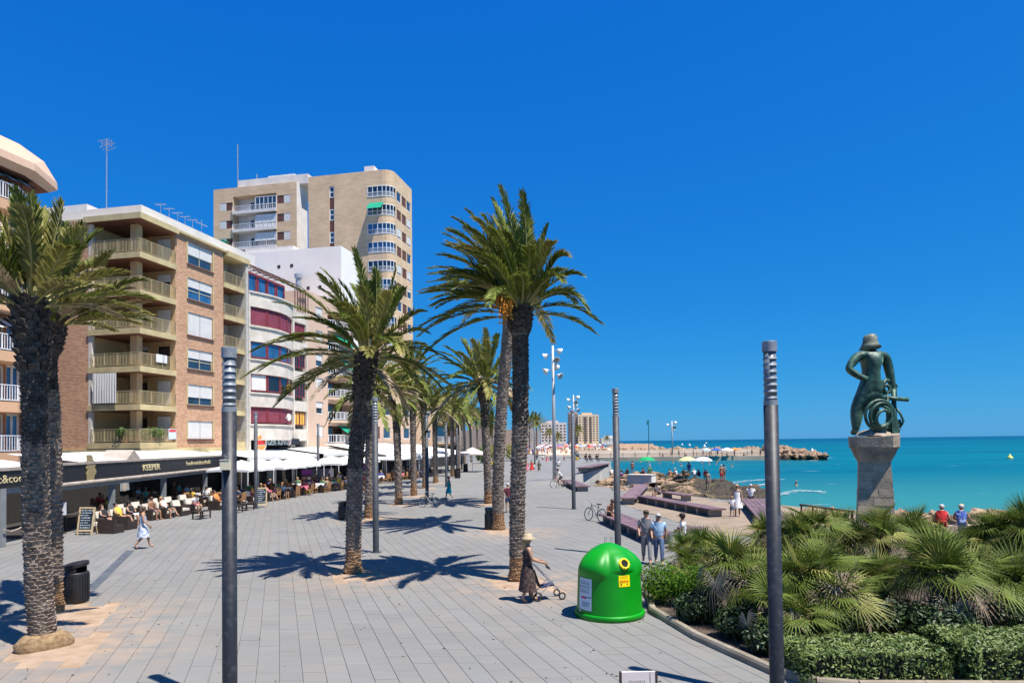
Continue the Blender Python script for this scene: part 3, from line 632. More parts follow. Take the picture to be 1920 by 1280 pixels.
# ---------------------------------------------------- peach block at the left edge
def peach_block():
    xr = F.x(84); t = thing('peach_apartment_house', 'peach rendered apartment block with white balcony rails at the left edge', 'building', F.o + UV * xr, TH)
    fx = lambda px: F.x(px) - xr
    x0 = fx(-140); H = 22.0; FL = [3.6 + 2.86 * k for k in range(7)]
    g = MB(); facade(g, SEA, x0, -1.5, 0, 20.0, [(fx(-8) - 1.6, fx(-8) + 0.6, f + 0.5, f + 2.5) for f in FL[:6]] + [(fx(12), fx(40), f + 0.5, f + 2.6) for f in FL[:6]], 0.3)
    g.add([(-1.5, 0, 0), (-1.5, 12, 0), (-1.5, 12, 20.0), (-1.5, 0, 20.0)], [(0, 1, 2, 3)]); g.bx(x0, -1.5, 0.35, 12, 19.9, 20.2)
    g.build('wall', mat('terracotta_render', (0.44, 0.20, 0.11), 0.9, var=0.08), t, fix=False)
    for f in FL[:6]:
        g = MB(); g.prism([(x0, -0.003), (x0, -1.55), (-3.2, -1.55), (-1.6, -0.6), (-1.5, -0.003)], f - 0.28, f + 0.30); g.build('balcony_slab', M_PEACH, t)
        railing(t, [(x0, -1.5), (-3.2, -1.5), (-1.65, -0.6)], f + 0.30, 0.95, M_RAILW, 0.16, 0.014, 0.045)
        window(t, SEA, fx(12), fx(40), f + 0.5, f + 2.6, M_CREAM, M_BGLASS, 0, 0.2, 1, 0, None, 0.14)
        window(t, SEA, fx(-8) - 1.6, fx(-8) + 0.6, f + 0.5, f + 2.5, M_CREAM, M_BGLASS, 0, 0.2, 1, 0, None, 0.14)
    # striped awnings on two storeys
    m_st = mat('awning_stripe', (0.75, 0.74, 0.72), 0.8)
    m_bk = mat('awning_dark', (0.06, 0.05, 0.05), 0.8)
    for f in (FL[2], FL[3], FL[6 - 1]):
        a = MB()
        for i in range(10):
            xa = -6.0 + i * 0.42
            a.add([(xa, -0.05, f + 2.45), (xa + 0.42, -0.05, f + 2.45), (xa + 0.42, -1.35, f + 1.65), (xa, -1.35, f + 1.65), (xa, -0.05, f + 2.43), (xa + 0.42, -0.05, f + 2.43), (xa + 0.42, -1.35, f + 1.63), (xa, -1.35, f + 1.63)], [(0, 1, 2, 3), (7, 6, 5, 4)], i % 2)
        a.build('striped_awning', [m_st, m_bk], t)
    # chamfered canopy over the top floor: sloped upper band, vertical rim, brown soffit
    def ring(off, z): return [(x0, off, z), (-2.6 - (off + 2.0) * 0.4, off, z), (0.2 - (off + 2.0) * 0.9, off * 0.35, z), (0.2 - (off + 2.0) * 0.9, 6, z)]
    zc = 20.0
    g = MB(); rings = [ring(-1.5, zc), ring(-2.0, zc + 0.3), ring(-1.96, zc + 0.75), ring(-1.2, zc + 1.85), ring(0.8, zc + 1.95)]
    for a, b in zip(rings, rings[1:]):
        for i in range(3): g.add([a[i], a[i + 1], b[i + 1], b[i]], [(0, 1, 2, 3)], 0)
    g.add(rings[0] + [(x0, 6, zc)], [(0, 1, 2, 3, 4)], 1); g.add(rings[-1] + [(x0, 6, zc + 1.95)], [(0, 1, 2, 3, 4)], 0)
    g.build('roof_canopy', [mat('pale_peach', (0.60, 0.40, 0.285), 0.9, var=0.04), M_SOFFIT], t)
    g = MB(); g.lathe([(0.0, 0), (0.16, 0.05), (0.2, 0.2), (0.12, 0.34), (0.0, 0.36)], 10, (-2.0, -0.15, zc - 1.2)); g.build('wall_lamp', M_SHUT, t)
peach_block()

# ---------------------------------------------------- white block with curved burgundy window bands
def curved_block():
    xa, xb = F.x(463), F.x(573); t = thing('curved_white_building', 'white block with curved front and burgundy screened window bands', 'building', F.o + UV * xa, TH)
    W = xb - xa; xm = F.x(546) - xa
    def front(s):                                   # plan of the front: bows out on the left, flat on the right
        if s <= xm: return -1.15 * math.sin(math.pi * min(1, max(0, s / xm)) * 0.92 + 0.1)
        return -0.35
    def band(g, s0, s1, z0, z1, dep, mi=0, n=18, th=0.25):
        vs = []
        for i in range(n + 1):
            s = s0 + (s1 - s0) * i / n; y = front(s) + dep
            vs += [(s, y, z0), (s, y, z1), (s, y + th, z0), (s, y + th, z1)]
        fs = []
        for i in range(n):
            a, b = i * 4, i * 4 + 4; fs += [(a, b, b + 1, a + 1), (a + 1, b + 1, b + 3, a + 3), (a, a + 2, b + 2, b)]
        fs += [(0, 1, 3, 2), (n * 4, n * 4 + 2, n * 4 + 3, n * 4 + 1)]; g.add(vs, fs, mi)
    zf = lambda py: F.xz(515, py)[1]
    rows = [(624, 590), (682, 651), (741, 708), (797, 766)]
    bands = [(590, 566), (651, 626), (708, 684), (766, 743), (825, 799)]
    g = MB()
    for b_, a_ in bands:
        band(g, 0, xm, zf(b_), zf(a_), 0.0); band(g, xm + 0.25, W, zf(b_ + 1), zf(a_ + 4), 0.15)
        band(g, -0.02, xm, zf(a_), zf(a_) + 0.14, -0.12, 0, 18, 0.4)
    for s in (0.0, xm + 0.02, W - 0.22): g.bx(s, s + 0.24, front(min(s, xm)) * 0.3 - 0.2, 1.2, 0.0 if s else 3.0, zf(566))
    g.bx(0, W, 1.0, 12, 3.0, zf(548)); g.build('wall', mat('white_curved_render', (0.60, 0.54, 0.46), 0.9, var=0.14, vscale=0.9), t)
    for k, (b_, a_) in enumerate(rows):
        z0, z1 = zf(b_) + 0.16, zf(a_)
        for i in range(4):                               # four panels round the bow
            s0, s1 = 0.35 + (xm - 0.5) * i / 4, 0.35 + (xm - 0.5) * (i + 1) / 4 - 0.06
            g = MB(); band(g, s0, s1, z0, z0 + 0.09, 0.12, 0, 4, 0.08); band(g, s0, s1, z1 - 0.09, z1, 0.12, 0, 4, 0.08); band(g, s0, s0 + 0.1, z0, z1, 0.12, 0, 1, 0.08); band(g, s1 - 0.1, s1, z0, z1, 0.12, 0, 1, 0.08)
            o = g.build('window', M_RFRAME, t)
            g = MB(); band(g, s0 + 0.05, s1 - 0.05, z0 + 0.05, z1 - 0.05, 0.17, 0, 4, 0.02)
            g.build('screen' if k in (0, 3) or (k == 2 and i == 0) else 'pane', M_BURG if k in (0, 3) else (M_SHUT if k == 2 and i == 0 else (M_BGLASS if k == 1 else M_DGLASS)), o)
        for i in range(2):
            s0, s1 = xm + 0.4 + (W - xm - 0.7) * i / 2, xm + 0.4 + (W - xm - 0.7) * (i + 1) / 2 - 0.08
            window(t, SEA, s0, s1, z0 - 0.05, z1 - 0.15, M_RFRAME, mat('yellow_blind', (0.72, 0.42, 0.06), 0.8) if k == 3 else (M_BURG if k == 0 else M_DGLASS), -0.2, 0.15, 1)
    # attic: red framed glazing under a curved pergola
    z0, z1 = zf(566), zf(528)
    for i in range(4):
        s0, s1 = 0.2 + (xm - 1.2) * i / 4, 0.2 + (xm - 1.2) * (i + 1) / 4 - 0.1
        window(t, SEA, s0, s1, z0 + 0.1, z1, M_RFRAME, M_BGLASS, 0.0, 0.1, 0, 0, None, 0.22, name='attic_window')
    g = MB(); g.bx(0.1, xm - 1.0, 0.35, 6, z0, z1 + 0.2); g.build('attic', M_CREAM, t)
    g = MB()
    for i in range(9):
        s = -0.2 + i * (xm + 1.5) / 9; g.tube([(s, 3.0, z1 + 1.1), (s + 0.1, 1.2, z1 + 1.0), (s + 0.2, -0.3, z1 + 0.5), (s + 0.25, -0.9, z1 - 0.1)], 0.05, 5)
    for yy, zz in ((3.0, 1.1), (1.2, 1.0), (-0.3, 0.5), (-0.9, -0.1)): g.tube([(-0.3, yy, z1 + zz), (xm + 1.6, yy, z1 + zz)], 0.05, 5)
    for i in range(6):
        s = xm + 0.3 + i * 0.55; g.tube([(s, -0.3, z0 - 0.1), (s, -0.3, z1 + 0.2), (s, 0.6, z1 + 0.5)], 0.05, 5)
    g.build('pergola', mat('brown_steel', (0.10, 0.04, 0.035), 0.6), t)
    # shop front with its name board
    zs0, zs1 = zf(841), zf(819)
    g = MB(); g.bx(0.2, W - 0.4, 0.5, 1.0, 0.0, zf(825)); g.build('shop_shade', M_DARK, t)
    g = MB(); g.bx(F.x(485) - xa, F.x(552) - xa, -0.55, -0.4, zf(834), zf(822)); b = g.build('name_board', mat('board_navy', (0.010, 0.012, 0.022), 0.5), t)
    xc = F.x(516, -0.6) - xa
    text('lettering', 'BURGER KING', 0.86, mat('letter_white', (0.55, 0.68, 0.70), 0.5), b, (xc - 0.25, -0.575, zf(828.3)), (R(90), 0, 0), 0.01, bold=0.01, scale=(1.0, 1.1, 1))
    xl = F.x(489, -0.6) - xa
    lg = MB(); lg.tube([(xl, -0.62, zf(829)), (xl, -0.56, zf(829))], 0.95, 24); lg.build('logo_disc', mat('logo_cream', (0.72, 0.60, 0.48), 0.5), b)
    for zc, col, nm in ((0.42, (0.75, 0.28, 0.05), 'logo_bun'), (-0.42, (0.75, 0.28, 0.05), 'logo_bun')):
        lg = MB(); pts = [(0.68 * math.cos(a * math.pi / 12), 0.36 * math.sin(a * math.pi / 12)) for a in range(13)]
        if zc < 0: pts = [(a, -b_) for a, b_ in pts]
        lg.add([(xl + a, -0.64, zf(829) + zc * 0.75 + b_) for a, b_ in pts], [tuple(range(13))]); lg.build(nm, mat('logo_orange', col, 0.5), b)
    lg = MB(); lg.bx(xl - 0.62, xl + 0.62, -0.65, -0.63, zf(829) - 0.2, zf(829) + 0.2); lg.build('logo_band', mat('logo_red', (0.55, 0.03, 0.02), 0.5), b)
    xr_ = F.x(540, -0.6) - xa
    lg = MB(); lg.bx(xr_ - 1.2, xr_ - 0.5, -0.58, -0.55, zf(833), zf(823)); lg.build('red_square', mat('board_red', (0.12, 0.01, 0.02), 0.5), b)
    lg = MB(); lg.tube([(xr_ + 0.2, -0.60, zf(828)), (xr_ + 0.2, -0.56, zf(828))], 0.38, 16); lg.build('small_logo_disc', mat('logo_grey', (0.45, 0.36, 0.36), 0.5), b)
    # round lamps on brackets between the windows
    for py, c in ((727, (0.65, 0.36, 0.03)), (782, (0.75, 0.75, 0.75))):
        p = F.xz(541, py, -1.2); g = MB(); g.tube([(p[0] - xa, -1.3, p[1]), (p[0] - xa, -1.2, p[1])], 0.36, 16); g.tube([(p[0] - xa, -1.2, p[1]), (p[0] - xa, 0.0, p[1] - 0.2)], 0.05, 6)
        g.build('round_sign', mat('round_sign_%d' % py, c, 0.4), t)
curved_block()

# ---------------------------------------------------- pink beige block with green awnings, and the block beyond
def balcony_block(name, label, pxa, pxb, ytop, nfl, m_wall, awn, seed, mref, step=None):
    xa, xb = F.x(pxa), F.x(pxb); W = xb - xa; t = thing(name, label, 'building', F.o + UV * xa, TH); q = random.Random(seed)
    z_t = F.xz(mref, ytop)[1]; z_b = 4.0; fh = (z_t - 1.0 - z_b) / nfl
    bx0, bx1 = W * 0.42, W * 0.96
    holes = []
    for k in range(nfl): holes += [(W * 0.18, W * 0.32, z_b + k * fh + 0.9, z_b + k * fh + 2.3), (bx0, bx1, z_b + k * fh + 0.3, z_b + k * fh + fh - 0.35)]
    g = MB(); facade(g, SEA, 0, W, z_b - 0.4, z_t, holes, 1.4)
    g.add([(0, 0, 0), (0, 12, 0), (0, 12, z_t), (0, 0, z_t)], [(0, 1, 2, 3)]); g.add([(W, 0, 0), (W, 12, 0), (W, 12, z_t), (W, 0, z_t)], [(0, 1, 2, 3)]); g.add([(0, 0, z_t), (W, 0, z_t), (W, 12, z_t), (0, 12, z_t)], [(0, 1, 2, 3)])
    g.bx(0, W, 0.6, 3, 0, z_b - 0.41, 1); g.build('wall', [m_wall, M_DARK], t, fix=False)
    for k in range(nfl):
        zf = z_b + k * fh + 0.3
        g = MB(); n_ = 8; pts = [(bx0 + (bx1 - bx0) * i / n_, -0.9 * math.sin(math.pi * min(1, i / n_ * 1.0)) ** 0.5 - 0.05) for i in range(n_ + 1)]
        g.prism(pts + [(bx1, 0.02), (bx0, 0.02)], zf - 0.3, zf); g.build('balcony_slab', m_wall, t)
        railing(t, pts, zf, 0.95, M_RAILW, 0.25, 0.02, 0.05)
        window(t, SEA, bx0 + 0.1, bx1 - 0.1, zf + 0.02, zf + fh - 0.75, M_BROWNP, M_DGLASS, 1.3, 0.05, 2, 0, None, 0.1)
        window(t, SEA, W * 0.18, W * 0.32, z_b + k * fh + 0.9, z_b + k * fh + 2.3, M_WFRAME, M_GLASS, 0, 0.15, 0, q.choice((0, 0.5, 0.9)), M_SHUT, 0.1)
        if k in awn:
            g = MB(); a0 = bx0 + (bx1 - bx0) * awn[k]; a1 = min(bx1 + 0.4, a0 + (bx1 - bx0) * 0.62); zt = zf + fh - 0.6
            for e in (0, 0.03): g.add([(a0, -0.1, zt - e), (a1, -0.1, zt - e), (a1, -1.7, zt - 1.15 - e), (a0, -1.7, zt - 1.15 - e)], [(0, 1, 2, 3)])
            g.add([(a0, -1.7, zt - 1.15), (a1, -1.7, zt - 1.15), (a1, -1.7, zt - 1.4), (a0, -1.7, zt - 1.4)], [(0, 1, 2, 3)]); g.build('awning', M_GREEN, t)
    return t
balcony_block('green_awning_building', 'pink beige block with rounded balconies and green awnings', 575, 662, 562, 6, M_PINK, {0: 0.35, 3: 0.3, 4: 0.2}, 5, 618)
balcony_block('low_beige_building', 'low beige block with blue awnings behind the promenade palms', 775, 862, 742, 2, mat('orange_beige_render', (0.60, 0.40, 0.25), 0.9), {}, 8, 815)
def podium():
    xa, xb = F.x(666), F.x(772); W = xb - xa; t = thing('beige_row_building', 'beige tiled low block with brown window panels under the tower', 'building', F.o + UV * xa, TH)
    z = [F.xz(720, y)[1] for y in (832, 822, 800, 778, 757, 735)]
    holes = []; wins = []
    for z0, z1 in ((z[1], z[2]), (z[3], z[4])):
        for i in range(5):
            s0 = W * (0.06 + i * 0.19); holes.append((s0, s0 + W * 0.13, z0, z1)); wins.append((s0, s0 + W * 0.13, z0, z1, i))
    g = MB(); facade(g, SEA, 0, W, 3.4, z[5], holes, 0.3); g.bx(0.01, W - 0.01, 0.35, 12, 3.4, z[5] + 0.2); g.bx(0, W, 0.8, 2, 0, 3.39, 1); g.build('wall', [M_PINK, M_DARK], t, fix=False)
    for s0, s1, z0, z1, i in wins:
        window(t, SEA, s0, (s0 + s1) / 2 if i % 2 else s1, z0, z1, M_WFRAME, M_GLASS, 0, 0.12, 0, 0.5 if i % 2 else 0, M_SHUT, 0.1)
        if i % 2: g = MB(); g.bx((s0 + s1) / 2 + 0.01, s1, 0.05, 0.1, z0, z1); g.build('brown_panel', M_BROWNP, t)
podium()

# ---------------------------------------------------- white party wall behind, the two tan brick towers
def white_wall_block():
    X0 = F.x(662) + 0.3; yl, zt = F.yz(470, 474, X0); yr = F.y(641, X0)
    t = thing('white_party_wall_building', 'tall block with a blank white side wall behind the curved house', 'building', F.o + UV * X0, TH)
    g = MB(); g.bx(0, 6, yr, yl + 4, 0, zt); g.build('wall', mat('blank_white', (0.78, 0.74, 0.69), 0.9, var=0.05, vscale=0.3), t)
    g = MB(); g.bx(0.6, 4, yr + 7, yr + 14, zt, zt + 0.7); g.build('roof_hut', M_WHITE, t)
    for px, py in ((523, 500), (547, 498), (578, 540), (600, 538)):
        y, z = F.yz(px, py, X0); g = MB(); g.bx(-0.03, 0.1, y - 0.2, y + 0.2, z - 0.2, z + 0.2); g.build('vent', M_DARK, t)
    y, z = F.yz(567, 545, X0); g = MB(); g.tube([(-1.0, y, z - 3), (-1.0, y, z + 1.4)], 0.35, 10); g.tube([(-1.0, y, z + 1.4), (-1.0, y, z + 1.9)], 0.5, 10); g.build('flue', M_METAL, t)
white_wall_block()
def tower_right():
    T = Frame(tuple(at(737, 700, 103).xy)); t = thing('tan_brick_tower', 'tall tan brick tower with rounded glazed corner beside the big palm', 'building', T.o, TH)
    yl = T.y(580); xr = T.x(775); zt = T.yz(640, 326)[1]; rc = 1.5; fh = 2.86
    rows = [T.yz(713, 365 + 35.0 * k)[1] for k in range(14)]
    ys = T.y(692)
    # brick shell: side face, sea face, rounded corner between the glazed bands
    strip = (T.y(628.5), T.y(619.5))
    zs0, zs1 = T.yz(624, 478)[1], T.yz(624, 349)[1]
    g = MB(); facade(g, SIDE, ys, yl, 0, zt, [(*sorted(strip), 3, zs1)], 0.3); 
    wins = []; holes = []
    xs0, xs1 = rc, xr
    for k, z in enumerate(rows):
        if z < 4: continue
        for i in range(3):
            a = xs0 + 0.6 + i * (xs1 - xs0 - 0.8) / 3; b = a + (xs1 - xs0 - 0.8) / 3 - 0.35; holes.append((a, b, z - 0.3, z + 1.25)); wins.append((a, b, z - 0.3, z + 1.25, i, k))
    facade(g, SEA, xs0, xs1, 0, zt, holes, 0.3)
    g.add([(xr, 0, 0), (xr, yl, 0), (xr, yl, zt), (xr, 0, zt)], [(0, 1, 2, 3)]); g.add([(0, yl, 0), (xr, yl, 0), (xr, yl, zt), (0, yl, zt)], [(0, 1, 2, 3)])
    def corner(z0, z1, off=0.0, n=4):
        pts = [(off, ys), (off, rc)] + [(rc - (rc - off) * math.cos(a), rc - (rc - off) * math.sin(a)) for a in [i * math.pi / 2 / n for i in range(1, n)]] + [(rc, off)]
        for p, q in zip(pts, pts[1:]): g.add([(*p, z0), (*q, z0), (*q, z1), (*p, z1)], [(0, 1, 2, 3)])
        return pts
    zz = sorted([z for z in rows if z > 3]); prev = 0.0
    for z in zz: corner(prev, z - 0.25); prev = z + 1.42
    pts = corner(prev, zt)
    g.add([(0.0, ys, zt), (0, yl, zt), (xr, yl, zt), (xr, 0, zt)] + [(*p, zt) for p in pts[::-1]], [tuple(range(4 + len(pts)))])
    g.build('wall', M_TANBR, t, fix=False)
    for z in zz:
        g = MB()
        for p, q in zip(pts, pts[1:]):
            a, b = Vector((*p, 0)), Vector((*q, 0)); m_ = (a + b) / 2; L_ = (b - a).length; ang = math.atan2(b.y - a.y, b.x - a.x)
            for zc, h_ in ((z - 0.2, 0.1), (z + 0.45, 0.07), (z + 1.38, 0.1)): g.box((m_.x, m_.y, zc), (L_, 0.1, h_), ang)
            nb = max(1, round(L_ / 0.7))
            for i in range(nb): c = a.lerp(b, i / nb); g.box((c.x, c.y, z + 0.58), (0.09, 0.09, 1.6), ang)
            for i in range(nb * 4): c = a.lerp(b, i / nb / 4); g.box((c.x, c.y, z + 0.12), (0.035, 0.035, 0.6), ang)
        o = g.build('corner_glazing', M_WFRAME, t)
        g = MB()
        for p, q in zip([(p[0] + 0.12, p[1] + 0.12) for p in pts], [(p[0] + 0.12, p[1] + 0.12) for p in pts[1:]]): g.add([(*p, z - 0.25), (*q, z - 0.25), (*q, z + 1.42), (*p, z + 1.42)], [(0, 1, 2, 3)])
        g.build('pane', M_BGLASS if rnd.random() < 0.4 else M_GLASS, o)
    for a, b, z0, z1, i, k in wins:
        if i == 1 or (i == 0 and k % 2): 
            g = MB(); g.bx(a, b, 0.06, 0.12, z0, z1); g.build('brown_panel', M_BROWNP, t)
        else: window(t, SEA, a, b, z0, z1, M_WFRAME, M_GLASS, 0, 0.1, 0, rnd.choice((0, 0.3, 0.8)), M_SHUT, 0.12)
    sa, sb = sorted(strip); n_ = 13
    for i in range(n_):
        z0 = zs1 - (i + 1) * fh * 0.62; z1 = z0 + fh * 0.6
        if i % 2 == 0: window(t, SIDE, sa, sb, z0, z1, M_WFRAME, M_GLASS, 0, 0.14, 0, 0, None, 0.12, 0.5, name='stair_window')
        else: g = MB(); g.bx(0.12, 0.2, sa, sb, z0, z1); g.build('brown_panel', M_BROWNP, t)
    y0, z0 = T.yz(693, 381); y1, z1 = T.yz(720, 394)
    g = MB()
    for e in (0.0, 0.04): g.add([(-0.05 - e, y0, z0), (-0.05 - e, y1, z0), (-1.3 - e, y1, z1), (-1.3 - e, y0, z1)], [(0, 1, 2, 3)])
    g.build('awning', M_GREEN, t)
    p = T.yz(687, 315); g = MB(); g.bx(1, 4, p[0] - 0.8, p[0] + 0.8, zt, zt + 1.2); g.build('roof_hut', M_WHITE, t)
tower_right()
def tower_left():
    T = Frame(tuple(at(558, 700, 112).xy)); t = thing('tan_brick_tower', 'broad tan brick tower with white balconies and white end wall', 'building', T.o, TH)
    yl = T.y(401); xr = T.x(578); zt = T.yz(480, 348)[1]
    zr = [T.yz(480, y)[1] for y in (394, 428, 462, 496)]
    yb0, yb1 = sorted((T.y(438), T.y(520))); holes = [(yb0, yb1, zr[3] - 3, T.yz(480, 365)[1])]
    wl = sorted((T.y(413), T.y(437))); wr = sorted((T.y(521), T.y(546)))
    for z in zr: holes += [(*wl, z + 0.35, z + 1.7), (*wr, z + 0.75, z + 2.1)]
    g = MB(); facade(g, SIDE, 0.0, yl, 0, zt, holes, 1.62); g.add([(0, yl, 0), (14, yl, 0), (14, yl, zt), (0, yl, zt)], [(0, 1, 2, 3)])
    g.add([(0, 0, zt), (xr, 0, zt), (xr, yl, zt), (0, yl, zt)], [(0, 1, 2, 3)])
    g.add([(0, 0, 0), (xr, 0, 0), (xr, 0, zt), (0, 0, zt)], [(0, 1, 2, 3)], 1); g.bx(1.6, 1.7, yb0, yb1, zr[3] - 3, zt - 1, 1)
    g.build('wall', [M_TANBR, M_WHITE], t, fix=False)
    for k, z in enumerate(zr):
        ym = T.y(480)
        g = MB(); g.bx(-0.3, 1.6, yb0, yb1, z - 0.45, z - 0.1); g.build('balcony_slab', M_WHITE, t)
        railing(t, [(-0.2, yb1), (-0.2, yb0)], z - 0.1, 0.95, M_RAILW, 0.35, 0.02, 0.06)
        if k in (0, 1, 2): window(t, SIDE, min(ym, yb0), max(ym, yb0), z + 0.9 if k == 2 else z, z + 2.2, M_WFRAME, M_GLASS if k == 0 else M_SHUT, -0.1, 0.1, 4, 0, None, 0.09, 0.4, name='glazed_balcony')
        window(t, SIDE, ym + 0.3, ym + 1.9, z, z + 2.0, M_WFRAME, M_DGLASS, 1.5, 0.02, 1, 0, None, 0.1, name='balcony_door')
        for w_, dz in ((wl, 0.35), (wr, 0.75)):
            a, b = w_; c = (a + b) / 2
            left = w_ is wl
            window(t, SIDE, c if left else a, b if left else c, z + dz, z + dz + 1.35, M_WFRAME, M_GLASS, 0, 0.1, 0, 0.95, M_SHUT, 0.1)
            g = MB(); g.bx(0.05, 0.12, a if left else c + 0.01, c - 0.01 if left else b, z + dz, z + dz + 1.35); g.build('brown_panel', M_BROWNP, t)
    a, z0 = T.yz(440, 348); b, _ = T.yz(572, 348)
    g = MB(); g.bx(0.9, 9, min(a, b), max(a, b), zt - 0.05, T.yz(480, 331)[1]); g.bx(2, 8, min(a, b) + 3, max(a, b) - 5, zt + 1, T.yz(480, 331)[1] + 0.7); g.build('roof_hut', M_WHITE, t)
    g = MB(); y_, z_ = T.yz(418, 450); g.bx(-1.4, 0, y_ - 1.2, y_ + 1.0, z_ - 0.6, z_ - 0.5); g.bx(-1.4, -1.3, y_ - 1.2, y_ + 1.0, z_ - 1.2, z_ - 0.5); g.build('awning', M_GREEN, t)
    g = MB(); g.tube([(1, T.y(440), zt), (1, T.y(440), T.yz(440, 266)[1])], 0.09, 5); g.tube([(2, T.y(470), zt), (2, T.y(470), T.yz(470, 318)[1])], 0.09, 5); g.build('aerial_mast', M_METAL, t)
tower_left()
# ---------------------------------------------------- far buildings by the next beach
def far_block(name, label, pxa, pxb, ytop, Y, m_wall, nf, nc, dark_cols=(), skip=0):
    a, b = at(pxa, 800, Y), at(pxb, 800, Y); W = b.x - a.x; H = at((pxa + pxb) / 2, ytop, Y).z
    t = thing(name, label, 'building', (a.x, Y, 0), 0); g = MB(); holes = []
    for k in range(nf):
        for i in range(nc):
            s = W * (i + 0.22) / nc; z = 4 + (H - 6) * k / nf; holes.append((s, s + W * 0.55 / nc, z + 0.8, z + (H - 6) / nf * 0.72, i))
    facade(g, SEA, 0, W, 0, H, [h[:4] for h in holes], 1.0); g.bx(0.01, W - 0.01, 1.2, 18, 0, H - 0.1); g.bx(W * 0.2, W * 0.7, 4, 10, H - 0.1, H + 2.5)
    g.build('wall', m_wall, t, fix=False)
    for h in holes: g = MB(); g.bx(h[0], h[1], 0.6, 0.7, h[2], h[3]); g.build('window', M_DGLASS, t)
    for c in dark_cols: g = MB(); g.bx(W * c, W * (c + 0.1), -0.5, 0.3, 3, H * 0.93); g.build('balcony_column', mat('far_brown', (0.13, 0.09, 0.08), 0.8), t)
    return t
M_FARC = mat('far_cream', (0.74, 0.55, 0.36), 0.9, var=0.05)
far_block('far_tower', 'sand coloured tower block beyond the far beach', 1084, 1123, 777, 850, M_FARC, 11, 6, (0.30, 0.55))
far_block('far_tower_wing', 'shaded wing left of the far sand coloured tower', 1067, 1083, 772, 856, mat('far_tan_shaded', (0.42, 0.32, 0.25), 0.9), 11, 3, (0.0,))  # the wing's shade is put into its darker wall colour
far_block('far_apartments', 'pale apartment row left of the far tower', 1014, 1062, 792, 830, mat('far_pink', (0.62, 0.52, 0.46), 0.9), 6, 7)
far_block('far_low_house', 'low white house right of the far tower', 1128, 1158, 820, 860, M_WHITE, 2, 5)
far_block('mid_shops', 'low dark shop row at the far end of the promenade', 975, 1012, 806, 330, mat('mid_grey', (0.30, 0.28, 0.27), 0.9), 3, 6)
far_block('end_building', 'brown block closing the palm avenue', 858, 972, 806, 300, mat('end_brown', (0.28, 0.22, 0.18), 0.9), 3, 12)
# ================================================================== date palms
M_FROND = mat('date_leaflet', (0.07, 0.11, 0.014), 0.6, col2=(0.22, 0.24, 0.045), vscale=1.6, trans=0.22, randv=0.25, spec=0.22)
M_FRONDY = mat('date_leaflet_yellow', (0.20, 0.20, 0.045), 0.6, col2=(0.34, 0.30, 0.10), vscale=1.6, trans=0.25, randv=0.2, spec=0.22)
M_DEAD = mat('dead_leaflet', (0.26, 0.19, 0.11), 0.8, col2=(0.42, 0.34, 0.23), vscale=2.0, trans=0.1)
M_RACHIS = mat('frond_stalk', (0.26, 0.24, 0.07), 0.5, col2=(0.40, 0.33, 0.13), vscale=1.5)
M_BARK = mat('palm_bark', (0.12, 0.092, 0.072), 0.95, col2=(0.30, 0.24, 0.19), vscale=6.0, bump=0.5, bscale=40)
M_BARKD = mat('palm_bark_dark', (0.030, 0.024, 0.020), 0.95, col2=(0.10, 0.083, 0.068), vscale=6.0)
M_BARKO = mat('palm_bark_foot', (0.22, 0.12, 0.055), 0.95, col2=(0.38, 0.24, 0.13), vscale=6.0)
M_FRUIT = mat('date_fruit', (0.55, 0.20, 0.02), 0.5, col2=(0.70, 0.32, 0.05), vscale=6)
def bez(p, t):
    a, b, c, d = p; u = 1 - t
    return a * (u * u * u) + b * (3 * u * u * t) + c * (3 * u * t * t) + d * (t * t * t)
def frond_mb(g, p0, p1, p2, p3, nl=46, ll=0.5, q=rnd, lw=0.05, start=0.16, wind=Vector((-0.07, 0.02, -0.03)), mi=0, mr=1, rr=0.028):
    P = [Vector(v) for v in (p0, p1, p2, p3)]; ln = sum((bez(P, (i + 1) / 8) - bez(P, i / 8)).length for i in range(8))
    g.tube([bez(P, i / 9) for i in range(10)], [rr * (1.7 if i == 0 else 1.0) * (1 - 0.085 * i) for i in range(10)], 4, mr, cap=False)
    for k in range(nl):
        s = start + (1 - start) * (k + 0.5) / nl; c = bez(P, s); t = (bez(P, min(1, s + 0.02)) - bez(P, s - 0.02)).normalized()
        side = t.cross(Vector((0, 0, 1)))
        side = side.normalized() if side.length > 0.12 else t.cross(Vector((0.3, -1, 0))).normalized()
        up = side.cross(t).normalized()
        L0 = ll * (0.45 + 0.55 * math.sin(math.pi * min(1, (s - start) / (1 - start) * 0.8 + 0.18))) * (1.0 if s < 0.9 else 0.85)
        for sg in (-1, 1):
            a = q.uniform(0.55, 0.85) - 0.25 * s; v = q.uniform(0.25, 0.7)
            d = (t * math.cos(a) + (side * sg * math.cos(v) + up * math.sin(v)) * math.sin(a)).normalized()
            d = (d + wind * q.uniform(0.5, 1.3)).normalized(); L_ = L0 * q.uniform(0.8, 1.12)
            wv = d.cross(up); wv = (wv.normalized() if wv.length > 0.05 else side) * lw * 0.5
            wv = Matrix.Rotation(q.uniform(-0.6, 0.6), 3, d) @ wv
            m_ = c + d * L_ * 0.5; e = c + d * L_ + Vector((0, 0, -0.16 * L_)) + wind * 0.2 * L_
            g.add([c - wv * 0.6, c + wv * 0.6, m_ + wv, m_ - wv, e], [(0, 1, 2, 3), (3, 2, 4)], mi)
